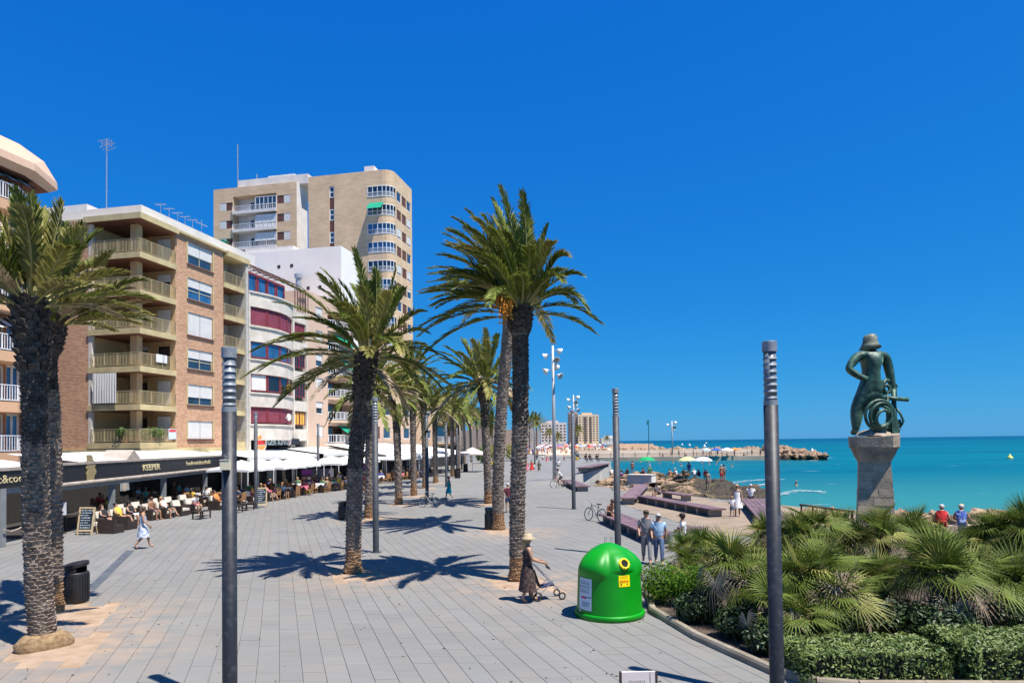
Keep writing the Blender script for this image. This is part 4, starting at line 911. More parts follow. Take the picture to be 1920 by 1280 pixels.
def trunk_path(pts, n):
    """smooth polyline through the given (x, y, z) points with n samples"""
    P = [Vector(p) for p in pts]; out = []
    for i in range(n + 1):
        f = i / n * (len(P) - 1); k = min(int(f), len(P) - 2); u = f - k
        a = P[max(0, k - 1)]; b = P[k]; c = P[k + 1]; d = P[min(len(P) - 1, k + 2)]
        out.append(0.5 * ((2 * b) + (c - a) * u + (2 * a - 5 * b + 4 * c - d) * u * u + (3 * b - a - 3 * c + d) * u ** 3))
    return out
def stubs(g, path, rad, spacing, width, lip, q, mi, tall=None, zlo=0, zhi=1):
    """overlapping leaf-base scales up a trunk; each a small wedge with a proud upper lip"""
    L_ = sum((b - a).length for a, b in zip(path, path[1:])); n = max(2, int(L_ / spacing)); kk = len(path) - 1
    for r_ in range(n):
        f = r_ / n
        if f < zlo or f > zhi: continue
        x = f * kk; i = min(int(x), kk - 1); c = path[i].lerp(path[i + 1], x - i); R0 = rad(f); m_ = max(6, round(2 * math.pi * R0 / width))
        for j in range(m_):
            a = 2 * math.pi * (j + 0.5 * (r_ % 2) + q.uniform(-0.16, 0.16)) / m_; w_ = math.pi / m_ * q.uniform(0.75, 1.06); h = (tall or spacing * 1.25) * q.uniform(0.8, 1.2); lp = (lip(f) if callable(lip) else lip) * q.uniform(0.55, 1.35); z0 = q.uniform(-0.25, 0.25) * spacing
            def pt(an, rr, z): return (c.x + math.cos(an) * rr, c.y + math.sin(an) * rr, c.z + z0 + z)
            g.add([pt(a - w_ * 0.8, R0 * 0.97, 0), pt(a + w_ * 0.8, R0 * 0.97, 0), pt(a + w_ * 0.85, R0 + lp * 0.8, h * 0.9), pt(a, R0 + lp, h * 1.05), pt(a - w_ * 0.85, R0 + lp * 0.8, h * 0.9), pt(a - w_, R0 * 0.95, h * 1.02), pt(a + w_, R0 * 0.95, h * 1.02)],
                  [(0, 1, 2, 3, 4), (4, 3, 2, 6, 5), (0, 4, 5), (1, 6, 2)], mi)
def date_palm(label, base, pts, r0, r1, fronds, skirt=(0.78, 1.0), skirt_r=1.45, seed=1, foot=0.12, sp=0.085, wd=0.17, fruit=None, nl=46, ll=0.5, group='date palms along the promenade', darkfrom=0.45, lw=0.05, mound=None):
    q = random.Random(seed); b = Vector(base)
    t = thing('date_palm', label, 'palm tree', b, 0, group)
    path = trunk_path([Vector(p) - b for p in pts], 40)
    def rad(f):
        r = r0 + (r1 - r0) * min(1, f / skirt[0]) + 0.22 * r0 * max(0, 1 - f / 0.06)
        if f > skirt[0]: u = (f - skirt[0]) / (skirt[1] - skirt[0] + 1e-6); r = r1 * (1 + (skirt_r - 1) * math.sin(math.pi * min(1, u * 0.62 + 0.1)))
        return r
    g = MB(); g.tube(path, [rad(i / 40) * 0.97 for i in range(41)], 20, 0)
    trunk = g.build('trunk', M_BARK, t, True)
    for nm, a, z, m_, lp in (('foot_scales', 0.0, foot, M_BARKO, 0.03), ('bark_scales', foot, darkfrom, M_BARK, 0.035), ('upper_bark_scales', darkfrom, skirt[0], M_BARKD if darkfrom < 0.9 else M_BARK, 0.035)):
        g = MB(); stubs(g, path, rad, sp, wd, lp, q, 0, None, a, z)
        if g.f: g.build(nm, m_, trunk, kind='stuff', fix=False)
    g = MB(); stubs(g, path, rad, sp * 1.5, wd * 1.15, 0.10, q, 0, sp * 2.4, skirt[0], skirt[1]); g.build('old_leaf_bases', M_BARKD, t, kind='stuff', fix=False)
    top = path[-1]
    for k, fr in enumerate(fronds):
        az, el, ln, droop = fr[:4]; kind = fr[4] if len(fr) > 4 else 0
        d = Vector((math.cos(az) * math.cos(el), math.sin(az) * math.cos(el), math.sin(el)))
        h = Vector((math.cos(az), math.sin(az), 0)); p0 = top + h * r1 * 0.75 + Vector((0, 0, -0.18 + 0.3 * math.sin(el)))
        p1 = p0 + d * ln * 0.36; p2 = p0 + d * ln * 0.68 + Vector((0, 0, -droop * ln * 0.22)) + Vector((-0.06 * ln, 0, 0)); p3 = p0 + d * ln * 0.92 + h * ln * 0.06 + Vector((-0.16 * ln * (1 if el > 0.5 else 0.4), 0, -droop * ln * 0.72))
        g = MB(); frond_mb(g, p0, p1, p2, p3, nl, ll * (0.75 if kind == 2 else 1), q, lw)
        o = g.build('frond', [M_DEAD if kind == 2 else (M_FRONDY if kind == 1 else M_FROND), M_RACHIS], t, fix=False)
    if fruit:
        for (dx, dy, dz, n_) in fruit:
            g = MB(); c0 = top + Vector((dx * 0.3, dy * 0.3, dz * 0.2 + 0.1))
            for k in range(n_):
                e = top + Vector((dx + q.gauss(0, 0.14), dy + q.gauss(0, 0.14), dz + q.uniform(-0.55, 0.15))); m_ = (c0 + e) / 2 + Vector((dx * 0.3, dy * 0.3, 0.28))
                g.tube([c0, m_, e], 0.008, 3, 0, False)
                for j in range(3): p = m_.lerp(e, 0.5 + j * 0.25); g.add([p + Vector(v) * 0.035 for v in ((1, 0, 0), (0, 1, 0), (-1, 0, 0), (0, -1, 0), (0, 0, 1.4), (0, 0, -1.4))], [(0, 1, 4), (1, 2, 4), (2, 3, 4), (3, 0, 4), (1, 0, 5), (2, 1, 5), (3, 2, 5), (0, 3, 5)], 0)
            g.build('fruit_cluster', M_FRUIT, t, fix=False, kind='stuff')
    if mound:
        g = MB(); n_ = 28; prof = [(mound * 0.98, 0.0), (mound, 0.12), (mound * 0.82, 0.24), (mound * 0.55, 0.30)]
        vs = []
        for r_, z in prof:
            for j in range(n_): a = 2 * math.pi * j / n_; w_ = 1 + 0.12 * math.sin(3 * a + 1) + q.uniform(-0.04, 0.04); vs.append((r_ * w_ * math.cos(a), r_ * w_ * 0.9 * math.sin(a), z + q.uniform(-0.02, 0.02)))
        g.add(vs, [(i * n_ + j, i * n_ + (j + 1) % n_, (i + 1) * n_ + (j + 1) % n_, (i + 1) * n_ + j) for i in range(3) for j in range(n_)] + [tuple(3 * n_ + j for j in range(n_))])
        g.build('root_mound', mat('root_mat', (0.16, 0.095, 0.045), 0.95, col2=(0.34, 0.23, 0.12), vscale=12, bump=1.0, bscale=60), t, True)
    return t
def fill(n, seed, emin, emax, lmin, lmax, dmin, dmax, az0=0, az1=2 * math.pi, dead=0.0, yel=0.15):
    q = random.Random(seed); out = []
    for i in range(n):
        f = (i + 0.5) / n; el = emin + (emax - emin) * f; az = az0 + (az1 - az0) * ((i * 0.381966 + q.uniform(-0.05, 0.05)) % 1)
        out.append((az, el + q.uniform(-0.08, 0.08), q.uniform(lmin, lmax), dmin + (dmax - dmin) * (1 - f) * q.uniform(0.7, 1.3), 2 if q.random() < dead * (1 - f) else (1 if q.random() < yel else 0)))
    return out
W0, E0 = math.pi, 0.0       # azimuths: west (left in the photograph), east
# left pair
b = gp(82, 1212); Yb = b.y
date_palm('thick date palm at the left edge, the nearer of its pair, with root mound', b, [b, at(72, 1090, Yb), at(66, 900, Yb), at(64, 740, Yb), at(54, 568, Yb)], 0.235, 0.225, fill(50, 11, 0.16, 1.5, 1.8, 2.6, 0.05, 0.30, dead=0.25, yel=0.6), (0.80, 1.0), 1.30, 2, foot=0.0, fruit=None, mound=0.52, sp=0.075, wd=0.14, ll=0.52, lw=0.05, darkfrom=0.60, nl=48)
b = gp(100, 1145); Yb = b.y
date_palm('thinner date palm standing close behind the left edge palm', b, [b, at(100, 1000, Yb), at(97, 800, Yb), at(90, 690, Yb), at(103, 600, Yb)], 0.20, 0.19, fill(28, 12, 0.2, 1.4, 1.9, 2.7, 0.05, 0.25, -1.3, 2.2, dead=0.5, yel=0.5) + [(0.12, 0.62, 3.0, 0.25, 0), (-0.1, 0.15, 2.7, 0.1, 1), (0.05, 0.32, 2.5, 0.1, 2)], (0.80, 1.0), 1.40, 3, foot=0.1, darkfrom=0.62, sp=0.08, ll=0.52, lw=0.055, nl=48)
# central palm with far swept fronds
b = gp(662, 1074); Yb = b.y
cf = [(W0 - 0.1, 0.50, 3.9, 0.50), (W0 + 0.25, 0.25, 3.5, 0.55), (W0 - 0.35, 0.05, 3.1, 0.55, 1), (W0 + 0.1, -0.1, 2.6, 0.6), (W0 - 0.2, 0.85, 3.6, 0.25), (W0 + 0.4, 1.0, 3.5, 0.2), (W0 - 0.5, 1.25, 3.3, 0.1),
      (E0 + 0.15, 0.42, 3.0, 0.55), (E0 - 0.2, 0.65, 2.9, 0.45), (E0 + 0.3, 0.15, 2.9, 0.6, 1), (E0 - 0.4, 0.95, 3.0, 0.15), (E0 + 0.1, 1.2, 3.3, 0.05), (-1.2, 1.35, 3.4, 0.0), (1.5, 1.4, 3.4, 0.0), (-1.6, 0.7, 3.0, 0.4), (1.8, 0.8, 3.2, 0.35), (-1.9, 1.1, 3.2, 0.2), (2.4, 1.15, 3.3, 0.2), (-1.0, 0.45, 2.8, 0.5), (0.9, 0.5, 3.0, 0.5), (2.2, 0.4, 3.2, 0.5), (-2.3, 0.5, 3.2, 0.5), (-0.6, 1.3, 3.1, 0.1), (W0 + 0.15, 1.4, 3.2, 0.1), (E0 + 0.6, 1.1, 3.1, 0.1), (-2.0, -0.2, 2.3, 0.5, 2), (1.0, -0.3, 2.1, 0.5, 2), (-0.8, -0.35, 1.9, 0.5, 2)]
date_palm('lone date palm in the middle with long fronds swept left', b, [b, at(664, 960, Yb), at(668, 850, Yb), at(680, 745, Yb), at(688, 668, Yb)], 0.235, 0.235, cf + fill(30, 41, 0.2, 1.5, 2.4, 3.3, 0.1, 0.65, yel=0.35), (0.72, 1.0), 1.35, 4, foot=0.10, darkfrom=0.42, ll=0.50, nl=58)
# tall right pair
b = gp(970, 1088); Yb = b.y
rf = [(W0 - 0.2, 0.25, 2.9, 0.55), (W0 + 0.2, 0.0, 2.6, 0.65), (W0 + 0.1, 0.55, 2.7, 0.4), (W0 - 0.4, 0.75, 2.7, 0.45), (W0 + 0.3, 0.95, 3.0, 0.35), (W0, 1.2, 3.5, 0.25), (W0 - 0.1, 1.4, 3.7, 0.15), (E0, 0.12, 2.3, 0.5), (E0 + 0.3, 0.65, 2.4, 0.35), (E0 - 0.2, 0.95, 2.6, 0.2), (0.2, 1.2, 3.2, 0.1), (-1.0, 1.3, 3.6, 0.05), (1.2, 1.35, 3.6, 0.05), (-1.8, 1.1, 3.0, 0.25), (2.0, 1.1, 3.0, 0.25), (-2.4, 0.7, 2.7, 0.45), (2.5, 0.8, 2.8, 0.4), (-0.6, 0.75, 2.4, 0.35), (0.8, 0.85, 2.5, 0.3), (-1.5, 1.42, 3.6, 0.0), (1.7, 1.45, 3.7, 0.0), (-2.8, 1.25, 3.5, 0.2), (W0 + 0.5, 0.4, 2.7, 0.5), (-1.4, 0.6, 2.4, 0.4)]
date_palm('tall date palm right of centre, front one of the close pair, with orange dates', b, [b, at(970, 960, Yb), at(975, 800, Yb), at(976, 680, Yb), at(974, 582, Yb)], 0.215, 0.235, rf + fill(44, 42, 0.45, 1.5, 2.4, 3.5, 0.1, 0.75, yel=0.35), (0.86, 1.0), 1.4, 5, foot=0.10, darkfrom=0.5, sp=0.08, ll=0.52, nl=58, fruit=[(-0.58, -0.45, 0.30, 46), (-0.42, -0.55, 0.05, 24)])
b = gp(935, 993); Yb = b.y
rf2 = [(W0 + 0.1, 0.15, 4.2, 0.55), (W0 - 0.3, 0.5, 4.0, 0.5), (W0, 0.8, 4.2, 0.4), (W0 + 0.4, 1.05, 4.5, 0.3), (W0 - 0.2, 1.25, 5.2, 0.2), (-1.5, 1.4, 5.2, 0.05), (1.5, 1.4, 5.4, 0.05), (0.0, 1.25, 4.8, 0.1), (0.3, 0.8, 3.6, 0.3), (2.2, 0.9, 4.2, 0.35), (-2.2, 1.0, 4.2, 0.3), (-2.6, 0.6, 4.0, 0.45), (2.7, 1.35, 5.2, 0.15), (-0.8, 1.15, 4.4, 0.2), (W0, 1.45, 5.4, 0.1), (W0 + 0.25, 0.6, 3.8, 0.5, 1), (0.9, 1.3, 4.8, 0.1), (-2.9, 1.15, 4.9, 0.25)]
date_palm('tall date palm right of centre, rear one of the close pair', b, [b, at(934, 900, Yb), at(941, 760, Yb), at(951, 650, Yb), at(957, 574, Yb)], 0.26, 0.27, rf2 + fill(36, 43, 0.45, 1.5, 3.6, 5.0, 0.1, 0.7, 0.9, 5.4, yel=0.35), (0.90, 1.0), 1.3, 6, foot=0.10, darkfrom=0.98, sp=0.10, wd=0.2, ll=0.62, lw=0.065, nl=54)
# palms further along: built with joined crowns
protos = []
def far_crown(seed, n, lmin, lmax):
    g = MB(); q = random.Random(seed)
    for az, el, ln, dr, kd in fill(n, seed, -0.45, 1.4, lmin, lmax, 0.15, 0.75, dead=0.25, yel=0.3):
        d = Vector((math.cos(az) * math.cos(el), math.sin(az) * math.cos(el), math.sin(el))); h = Vector((math.cos(az), math.sin(az), 0)); p0 = h * 0.2
        frond_mb(g, p0, p0 + d * ln * 0.36, p0 + d * ln * 0.7 + Vector((-0.05 * ln, 0, -dr * ln * 0.2)), p0 + d * ln * 0.95 + Vector((-0.12 * ln, 0, -dr * ln * 0.7)), 30, 0.55, q, 0.08, mi=0 if kd == 0 else (1 if kd == 1 else 2), mr=3, rr=0.035)
    return g.mesh('crown', [M_FROND, M_FRONDY, M_DEAD, M_RACHIS])
crowns = [far_crown(31, 44, 2.3, 3.1), far_crown(32, 40, 2.2, 2.9), far_crown(33, 46, 2.4, 3.2)]
def far_palm(label, px, py, ctop, r=0.22, s=1.0, lean=0, k=0, group='date palms along the promenade', Y=None, rows=True):
    b = gp(px, py) if Y is None else Vector((at(px, py, Y).x, Y, 0)); Yb = b.y; tp = at(px + lean, ctop, Yb)
    t = thing('date_palm', label, 'palm tree', b, 0, group); H = tp.z
    path = trunk_path([(0, 0, 0), ((tp.x - b.x) * 0.3, 0, H * 0.5), (tp.x - b.x, 0, H)], 16); q = random.Random(px)
    rad = lambda f: r * (1.15 if f < 0.06 else 1.0) * (1 if f < 0.76 else 1 + 0.55 * math.sin(math.pi * min(1, (f - 0.76) / 0.24 * 0.7)))
    g = MB(); g.tube(path, [rad(i / 16) * 0.97 for i in range(17)], 12); tr = g.build('trunk', M_BARK, t, True)
    if rows:
        g = MB(); stubs(g, path, rad, 0.16, 0.25, 0.04, q, 0, None, 0, 0.12); stubs(g, path, rad, 0.16, 0.25, 0.04, q, 1, None, 0.12, 0.6); stubs(g, path, rad, 0.16, 0.25, 0.05, q, 2, None, 0.6, 0.78); stubs(g, path, rad, 0.2, 0.25, 0.12, q, 2, 0.3, 0.78, 1.0)
        g.build('bark_scales', [M_BARKO, M_BARK, M_BARKD], tr, kind='stuff', fix=False)
    link('crown', crowns[k % 3], t, (tp.x - b.x, 0, H - 0.1), (q.uniform(-0.1, 0.1), q.uniform(-0.1, 0.1), (px * 2.4) % 6.28), s)
far_palm('date palm half hidden behind the middle lone palm', 692, 971, 728, 0.24, 1.0, 6, 0)
far_palm('date palm with pale open crown left of the parked bicycle', 748, 945, 735, 0.24, 0.85, -8, 1)
far_palm('slim date palm directly right of the pale crowned palm', 776, 929, 700, 0.22, 1.0, -4, 2)
far_palm('date palm left of the turquoise towel walker', 797, 915, 742, 0.22, 1.0, -4, 0)
far_palm('big crowned date palm left of the tall pair', 916, 944, 715, 0.25, 1.35, -12, 2)
for i, (px, py, ct) in enumerate(((817, 905, 762), (849, 893, 755), (860, 886, 772), (838, 880, 770), (872, 872, 772), (884, 866, 776), (896, 862, 780), (868, 861, 785), (906, 857, 786), (882, 855, 790), (924, 853, 785), (940, 852, 792))):
    far_palm('%s palm, counting away from the viewer, in the dense far avenue' % ordinal(i), px, py, ct, 0.24, 1.0 + 0.10 * (i > 3), -3, i + 1, rows=i < 4)
for i, (px, Y, ct, lb) in enumerate(((993, 250, 786, 'left one of two dark palms beside the floodlight mast'), (1006, 235, 790, 'right one of two dark palms beside the floodlight mast'), (1084, 420, 806, 'palm in front of the far sand coloured tower'), (1046, 430, 818, 'short palm in front of the pale far apartment row'), (1030, 380, 812, 'palm left of the floodlight mast by the far beach'), (1138, 800, 822, 'tiny palm right of the far tower'), (1155, 780, 822, 'dark tiny palm by the low white far house'))):
    far_palm(lb, px, 845, ct, 0.25, 1.5 if Y < 500 else 1.8, 0, i, 'palms by the far beach', Y, False)
# ================================================================== street furniture
M_POST = mat('post_paint', (0.032, 0.036, 0.043), 0.55, col2=(0.060, 0.066, 0.076), vscale=7, spec=0.4, vdetail=8)
M_POSTN = mat('post_paint_worn', (0.019, 0.021, 0.027), 0.5, col2=(0.060, 0.064, 0.072), vscale=9, spec=0.4, vdetail=12, contrast=(0.5, 0.85), bump=0.12, bscale=60)
M_ZINC = mat('lamp_zinc', (0.20, 0.215, 0.23), 0.5, 0.3, col2=(0.32, 0.34, 0.36), vscale=9)
M_LENS = mat('lamp_lens', (0.20, 0.22, 0.24), 0.25, spec=0.7, trans=0.25)
M_BLACK = mat('bin_black', (0.012, 0.012, 0.014), 0.45, var=0.3, vscale=4)
def lamp_post(label, x, y, H, r=0.112, near=False, group='cylindrical lamp posts'):
    t = thing('lamp_post', label, 'lamp post', (x, y, 0), 0, group); n = 32 if near else 14; zl = H - 1.02
    g = MB(); g.lathe([(r * 1.0, 0), (r, 0.02), (r, zl), (0, zl)], n, cap=False); g.build('post', M_POSTN if near else M_POST, t, True, fix=False)
    g = MB(); g.lathe([(r * 1.8, 0), (r * 1.8, 0.02), (r * 1.02, 0.025)], n); g.build('base_plate', M_POST, t)
    g = MB(); g.lathe([(r * 0.86, zl), (r * 0.86, H - 0.16)], n); g.build('lens', M_LENS, t, True)
    for k in range(7):
        z = zl + 0.10 + k * 0.105; g = MB(); g.lathe([(r * 0.87, z + 0.04), (r * 0.98, z + 0.005), (r * 1.0, z), (r * 0.87, z - 0.004)], n, cap=False); g.build('louvre_ring', M_ZINC, t, True, fix=False)
    g = MB(); g.lathe([(r * 1.0, zl + 0.0), (r * 1.0, zl + 0.075), (r * 0.87, zl + 0.08)], n, cap=False); g.build('collar', M_ZINC, t, fix=False)
    g = MB(); g.lathe([(r * 0.87, H - 0.17), (r * 1.03, H - 0.165), (r * 1.03, H - 0.005), (r * 0.98, H), (0, H)], n, cap=False); g.build('cap', M_ZINC, t, fix=False)
    return t
pL = at(431, 1280, 10.8); pR = at(1457, 1280, 10.9)
lamp_post('tall grey lamp post in the left foreground with a cream box', pL.x, pL.y, 5.66, near=True)
lamp_post('tall grey lamp post in the right foreground before the fan palms', pR.x, pR.y, 5.66, near=True)
c = at(431, 871, 10.65); t = thing('junction_box', 'cream junction box strapped to the left foreground lamp post', 'box', (pL.x, pL.y - 0.115, c.z), 0)
g = MB(); g.box((0, -0.035, 0), (0.145, 0.07, 0.155)); g.build('case', mat('box_cream', (0.62, 0.55, 0.38), 0.5), t)
g = MB(); g.box((0, -0.06, 0.078), (0.15, 0.035, 0.012)); g.build('lid', mat('box_cream2', (0.70, 0.63, 0.45), 0.5), t)
g = MB(); g.tube([(-0.02, -0.03, 0.084), (0.02, -0.03, 0.12), (-0.025, -0.03, 0.15), (0.01, -0.03, 0.17)], 0.008, 5); g.build('cable_hook', M_ZINC, t)
for px, py, H, lb in ((705, 1035, 5.9, 'lamp post just right of the lone middle palm'), (1159, 1040, 6.0, 'lamp post behind the green recycling igloo'), (1076, 954, 6.0, 'lamp post right of the floodlight mast by the bench'), (480, 953, 6.3, 'lamp post beside the chalkboard at the cafe terrace'), (597, 920, 6.0, 'lamp post rising from the white parasols'),
                      (801, 945, 6.0, 'lamp post with the bicycle leaning on it'), (837, 912, 6.0, 'lamp post by the turquoise towel walker'), (857, 893, 6.0, 'lamp post by the farther black litter bins'), (866, 880, 6.0, 'farthest lamp post in the avenue row'), (1003, 880, 6.0, 'lamp post among the strollers on the far promenade')):
    c = gp(px, py); lamp_post(lb, c.x, c.y, H, 0.118)
def flood_mast(label, x, y, z0, H, n=6, s=1.0):
    t = thing('floodlight_mast', label, 'floodlight mast', (x, y, z0), 0, 'floodlight masts on the shore'); q = random.Random(int(x * 10))
    g = MB(); g.tube([(0, 0, 0), (0, 0, H * 0.5), (0, 0, H)], [0.20, 0.17, 0.12], 12); g.build('mast', mat('mast_grey', (0.40, 0.41, 0.42), 0.5, 0.2), t, True)
    for k in range(n):
        a = k * 2.3 + 0.5; z = H - 0.45 - k * 0.62 * (4.0 / n) ** 0.4; d = Vector((math.cos(a), math.sin(a), 0)); c = d * 0.72 * s + Vector((0, 0, z))
        f = (d + Vector((0, 0, -0.55))).normalized(); Mx = f.to_track_quat('Z', 'Y').to_matrix()
        g = MB(); g.lathe([(0.10, -0.22), (0.16, -0.10), (0.36, 0.16), (0.38, 0.20), (0.34, 0.20), (0.15, 0.0)], 14, cap=False); g.xform(Matrix.Translation(c) @ Mx.to_4x4() @ Matrix.Scale(s, 4)); h = g.build('lamp_head', mat('lamp_head_white', (0.62, 0.63, 0.62), 0.4), t, True, fix=False)
        g = MB(); g.lathe([(0.0, 0.1), (0.34, 0.1)], 14, cap=False); g.xform(Matrix.Translation(c) @ Mx.to_4x4() @ Matrix.Scale(s, 4)); g.build('lamp_glass', mat('lamp_glass', (0.30, 0.30, 0.28), 0.2), h, fix=False)
        g = MB(); g.tube([(0, 0, z + 0.02), c - f * 0.15], 0.04, 6); g.build('bracket', M_METAL, t)
c = gp(1040, 904); flood_mast('tall floodlight mast with six lamp heads by the quay ramp', c.x, c.y, 0, at(1038, 648, c.y).z, 6)
c = at(1077, 864, 140); flood_mast('second floodlight mast further along the quay', c.x, 140, 0, at(1075, 740, 140).z, 6, 1.3)
c = at(1261, 855, 188); flood_mast('floodlight mast standing on the stone pier', c.x, 188, 0.2, at(1260, 790, 188).z, 4, 1.4)
c = at(1217, 855, 190); t = thing('flag_pole', 'thin teal pole on the pier left of the floodlight mast', 'pole', (c.x, 190, 0.2), 0)
Hp = at(1216, 788, 190).z; g = MB(); g.tube([(0, 0, 0), (0, 0, Hp)], 0.13, 8); g.build('pole', mat('teal_paint', (0.02, 0.16, 0.20), 0.5), t); g = MB(); g.bx(-0.5, 0.1, -0.1, 0.1, Hp - 1.4, Hp - 0.3); g.build('lamp', mat('teal_paint', (0, 0, 0)), t)

def litter_bin(label, px, py, H=0.98, r=0.30, rz=0.0, flat=False):
    c = gp(px, py); t = thing('litter_bin', label, 'litter bin', c, rz, 'black litter bins')
    g = MB(); g.lathe([(r * 0.95, 0.0), (r, 0.03), (r, H * 0.74), (r * 0.97, H * 0.76)], 28); g.build('body', M_BLACK, t, True)
    g = MB()
    for k in range(24): a = k * math.pi / 12; g.box((math.cos(a) * (r + 0.004), math.sin(a) * (r + 0.004), H * 0.38), (0.012, 0.022, H * 0.66), a)
    g.build('ribs', M_BLACK, t, kind='stuff')
    n = 28; vs = []                                             # slanted hood, open at the front right
    for z0, z1, s in ((0.76, 0.76, 0.93), (0.93, 0.86, 0.93), (0.94, 0.87, 1.0), (1.02, 0.93, 1.0), (1.035, 0.945, 0.9)):
        for j in range(n): a = 2 * math.pi * j / n; f = (1 + math.cos(a)) / 2; vs.append((math.cos(a) * r * s, math.sin(a) * r * s, H * (z0 * f + z1 * (1 - f)) if not flat else H * (z0 * 0.5 + z1 * 0.5)))
    g = MB(); g.add(vs, [(i * n + j, i * n + (j + 1) % n, (i + 1) * n + (j + 1) % n, (i + 1) * n + j) for i in range(4) for j in range(n) if not (i == 0 and abs(((j - 25 + n // 2) % n) - n // 2) < 5)] + [tuple(4 * n + j for j in range(n))]); g.build('hood', M_BLACK, t, fix=False)
    return t
litter_bin('black litter bin beside the left edge palms', 142, 1128, 1.05, 0.31, 0.6)
litter_bin('black litter bin behind the lone middle palm', 645, 973, 1.0, 0.30, 0.2)
litter_bin('black litter bin behind the tall palm pair', 921, 992, 1.0, 0.30, 2.5)
litter_bin('far black litter bin at the avenue edge, nearer one', 858, 896, 1.15, 0.33)
litter_bin('far black litter bin at the avenue edge, farther one', 873, 884, 1.15, 0.33)

# ---- green recycling igloo
def igloo():
    c = gp(1143, 1151); t = thing('recycling_igloo', 'bright green dome shaped bottle recycling container', 'container', c, 0)
    az0 = math.atan2(-c.y, -c.x)                                # towards the viewer
    m_g = mat('igloo_green', (0.0, 0.24, 0.006), 0.45, var=0.16, vscale=1.2, spec=0.4, bump=0.05, bscale=6)
    def prof(z):
        if z < 1.02: return 0.775 - 0.045 * z / 1.02
        u = (z - 1.02) / 0.68; return 0.73 * max(0, 1 - u ** 1.75) ** 0.62
    def rad(a, z):
        r = prof(z); b = ((a - az0 + math.pi) % (2 * math.pi)) - math.pi
        if z > 0.98:
            for cen, wd, am in ((-0.66, 0.50, 0.13), (1.75, 0.5, 0.09), (2.95, 0.5, 0.10)):
                x = (b - cen) / wd
                if abs(x) < 1.15: r += am * max(0, 1 - abs(x / 1.15) ** 3.5) ** 0.7 * math.sin(math.pi * min(1, max(0, (z - 0.98) / 0.62))) ** 0.7
            x = (b - 0.52) / 0.42
            if abs(x) < 1 and 1.10 < z < 1.5: r += 0.07 * (1 - abs(x) ** 4) * math.sin(math.pi * (z - 1.10) / 0.40) ** 0.5
        return r
    N_ = 72; zs = [0.10 + 0.05 * i for i in range(19)] + [1.03 + 0.032 * i for i in range(20)] + [1.66, 1.68, 1.695]
    g = MB(); g.add([(rad(2 * math.pi * j / N_, z) * math.cos(2 * math.pi * j / N_), rad(2 * math.pi * j / N_, z) * math.sin(2 * math.pi * j / N_), z) for z in zs for j in range(N_)],
                    [(i * N_ + j, i * N_ + (j + 1) % N_, (i + 1) * N_ + (j + 1) % N_, (i + 1) * N_ + j) for i in range(len(zs) - 1) for j in range(N_)] + [tuple((len(zs) - 1) * N_ + j for j in range(N_))])
    g.build('shell', m_g, t, True)
    g = MB(); g.lathe([(0.80, 0.0), (0.825, 0.02), (0.825, 0.10), (0.815, 0.125), (0.79, 0.135), (0.76, 0.13)], N_, cap=False); g.build('base_rim', m_g, t, True, fix=False)
    def patch(name, b0, b1, z0, z1, m_, off=0.006, n=10, par=t, skew=0.0):
        g = MB(); vs = []
        for k in range(7):
            z = z0 + (z1 - z0) * k / 6
            for i in range(n + 1): a = az0 + b0 + (b1 - b0) * i / n; zz = z + skew * i / n; r = rad(a, zz) + off; vs.append((r * math.cos(a), r * math.sin(a), zz))
        g.add(vs, [(k * (n + 1) + i, k * (n + 1) + i + 1, (k + 1) * (n + 1) + i + 1, (k + 1) * (n + 1) + i) for k in range(6) for i in range(n)]); return g.build(name, m_, par, fix=False)
    ink = mat('poster_ink', (0.03, 0.13, 0.13), 0.7); red = mat('poster_red', (0.45, 0.05, 0.08), 0.7); yel = mat('sticker_yellow', (0.85, 0.68, 0.0), 0.5); blk = mat('sticker_black', (0.02, 0.02, 0.02), 0.6); org = mat('sticker_red', (0.65, 0.12, 0.0), 0.6)
    po = patch('poster', -1.15, -0.56, 0.22, 0.94, mat('poster_paper', (0.60, 0.66, 0.70), 0.6, var=0.04))
    q = random.Random(4)
    for row, (zc, h_) in enumerate(((0.86, 0.03), (0.80, 0.05), (0.73, 0.045), (0.67, 0.03), (0.61, 0.05), (0.38, 0.03), (0.34, 0.035), (0.30, 0.035))):
        b = -1.10 if row < 5 else -0.95
        while b < (-0.66 if row < 5 else -0.64):
            w_ = q.uniform(0.025, 0.05); patch('poster_print', b, b + w_ * 0.55, zc, zc + h_ * q.uniform(0.7, 1.0), ink, 0.010, 1, po); b += w_ + q.uniform(0.005, 0.03)
    patch('poster_stripe', -1.0, -0.78, 0.475, 0.525, red, 0.010, 2, po); patch('poster_stripe', -0.78, -0.57, 0.505, 0.525, ink, 0.010, 2, po)
    st = patch('sticker', 0.30, 0.68, 0.79, 1.045, yel)
    for i in range(7): patch('sticker_print', 0.34 + i * 0.045, 0.34 + i * 0.045 + 0.03, 0.885, 0.935 + 0.01 * (i % 2), org, 0.010, 1, st)
    for b in (0.35, 0.56):
        for s_ in (1, -1): patch('sticker_cross', b, b + 0.05, 0.825 + (0.035 if s_ < 0 else 0), 0.838 + (0.035 if s_ < 0 else 0), blk, 0.010, 2, st, 0.035 * s_)
    for z in (1.02, 0.985): patch('sticker_line', 0.36, 0.62, z, z + 0.006, org, 0.010, 2, st)
    patch('small_label', -1.12, -1.02, 0.15, 0.20, mat('poster_paper', (0, 0, 0)))
    # porthole
    a = az0 + 0.52; z = 1.30; r = rad(a, z); p = Vector((r * math.cos(a), r * math.sin(a), z)); nrm = Vector((math.cos(a), math.sin(a), 0.55)).normalized(); Mx = Matrix.Translation(p) @ nrm.to_track_quat('Z', 'Y').to_matrix().to_4x4()
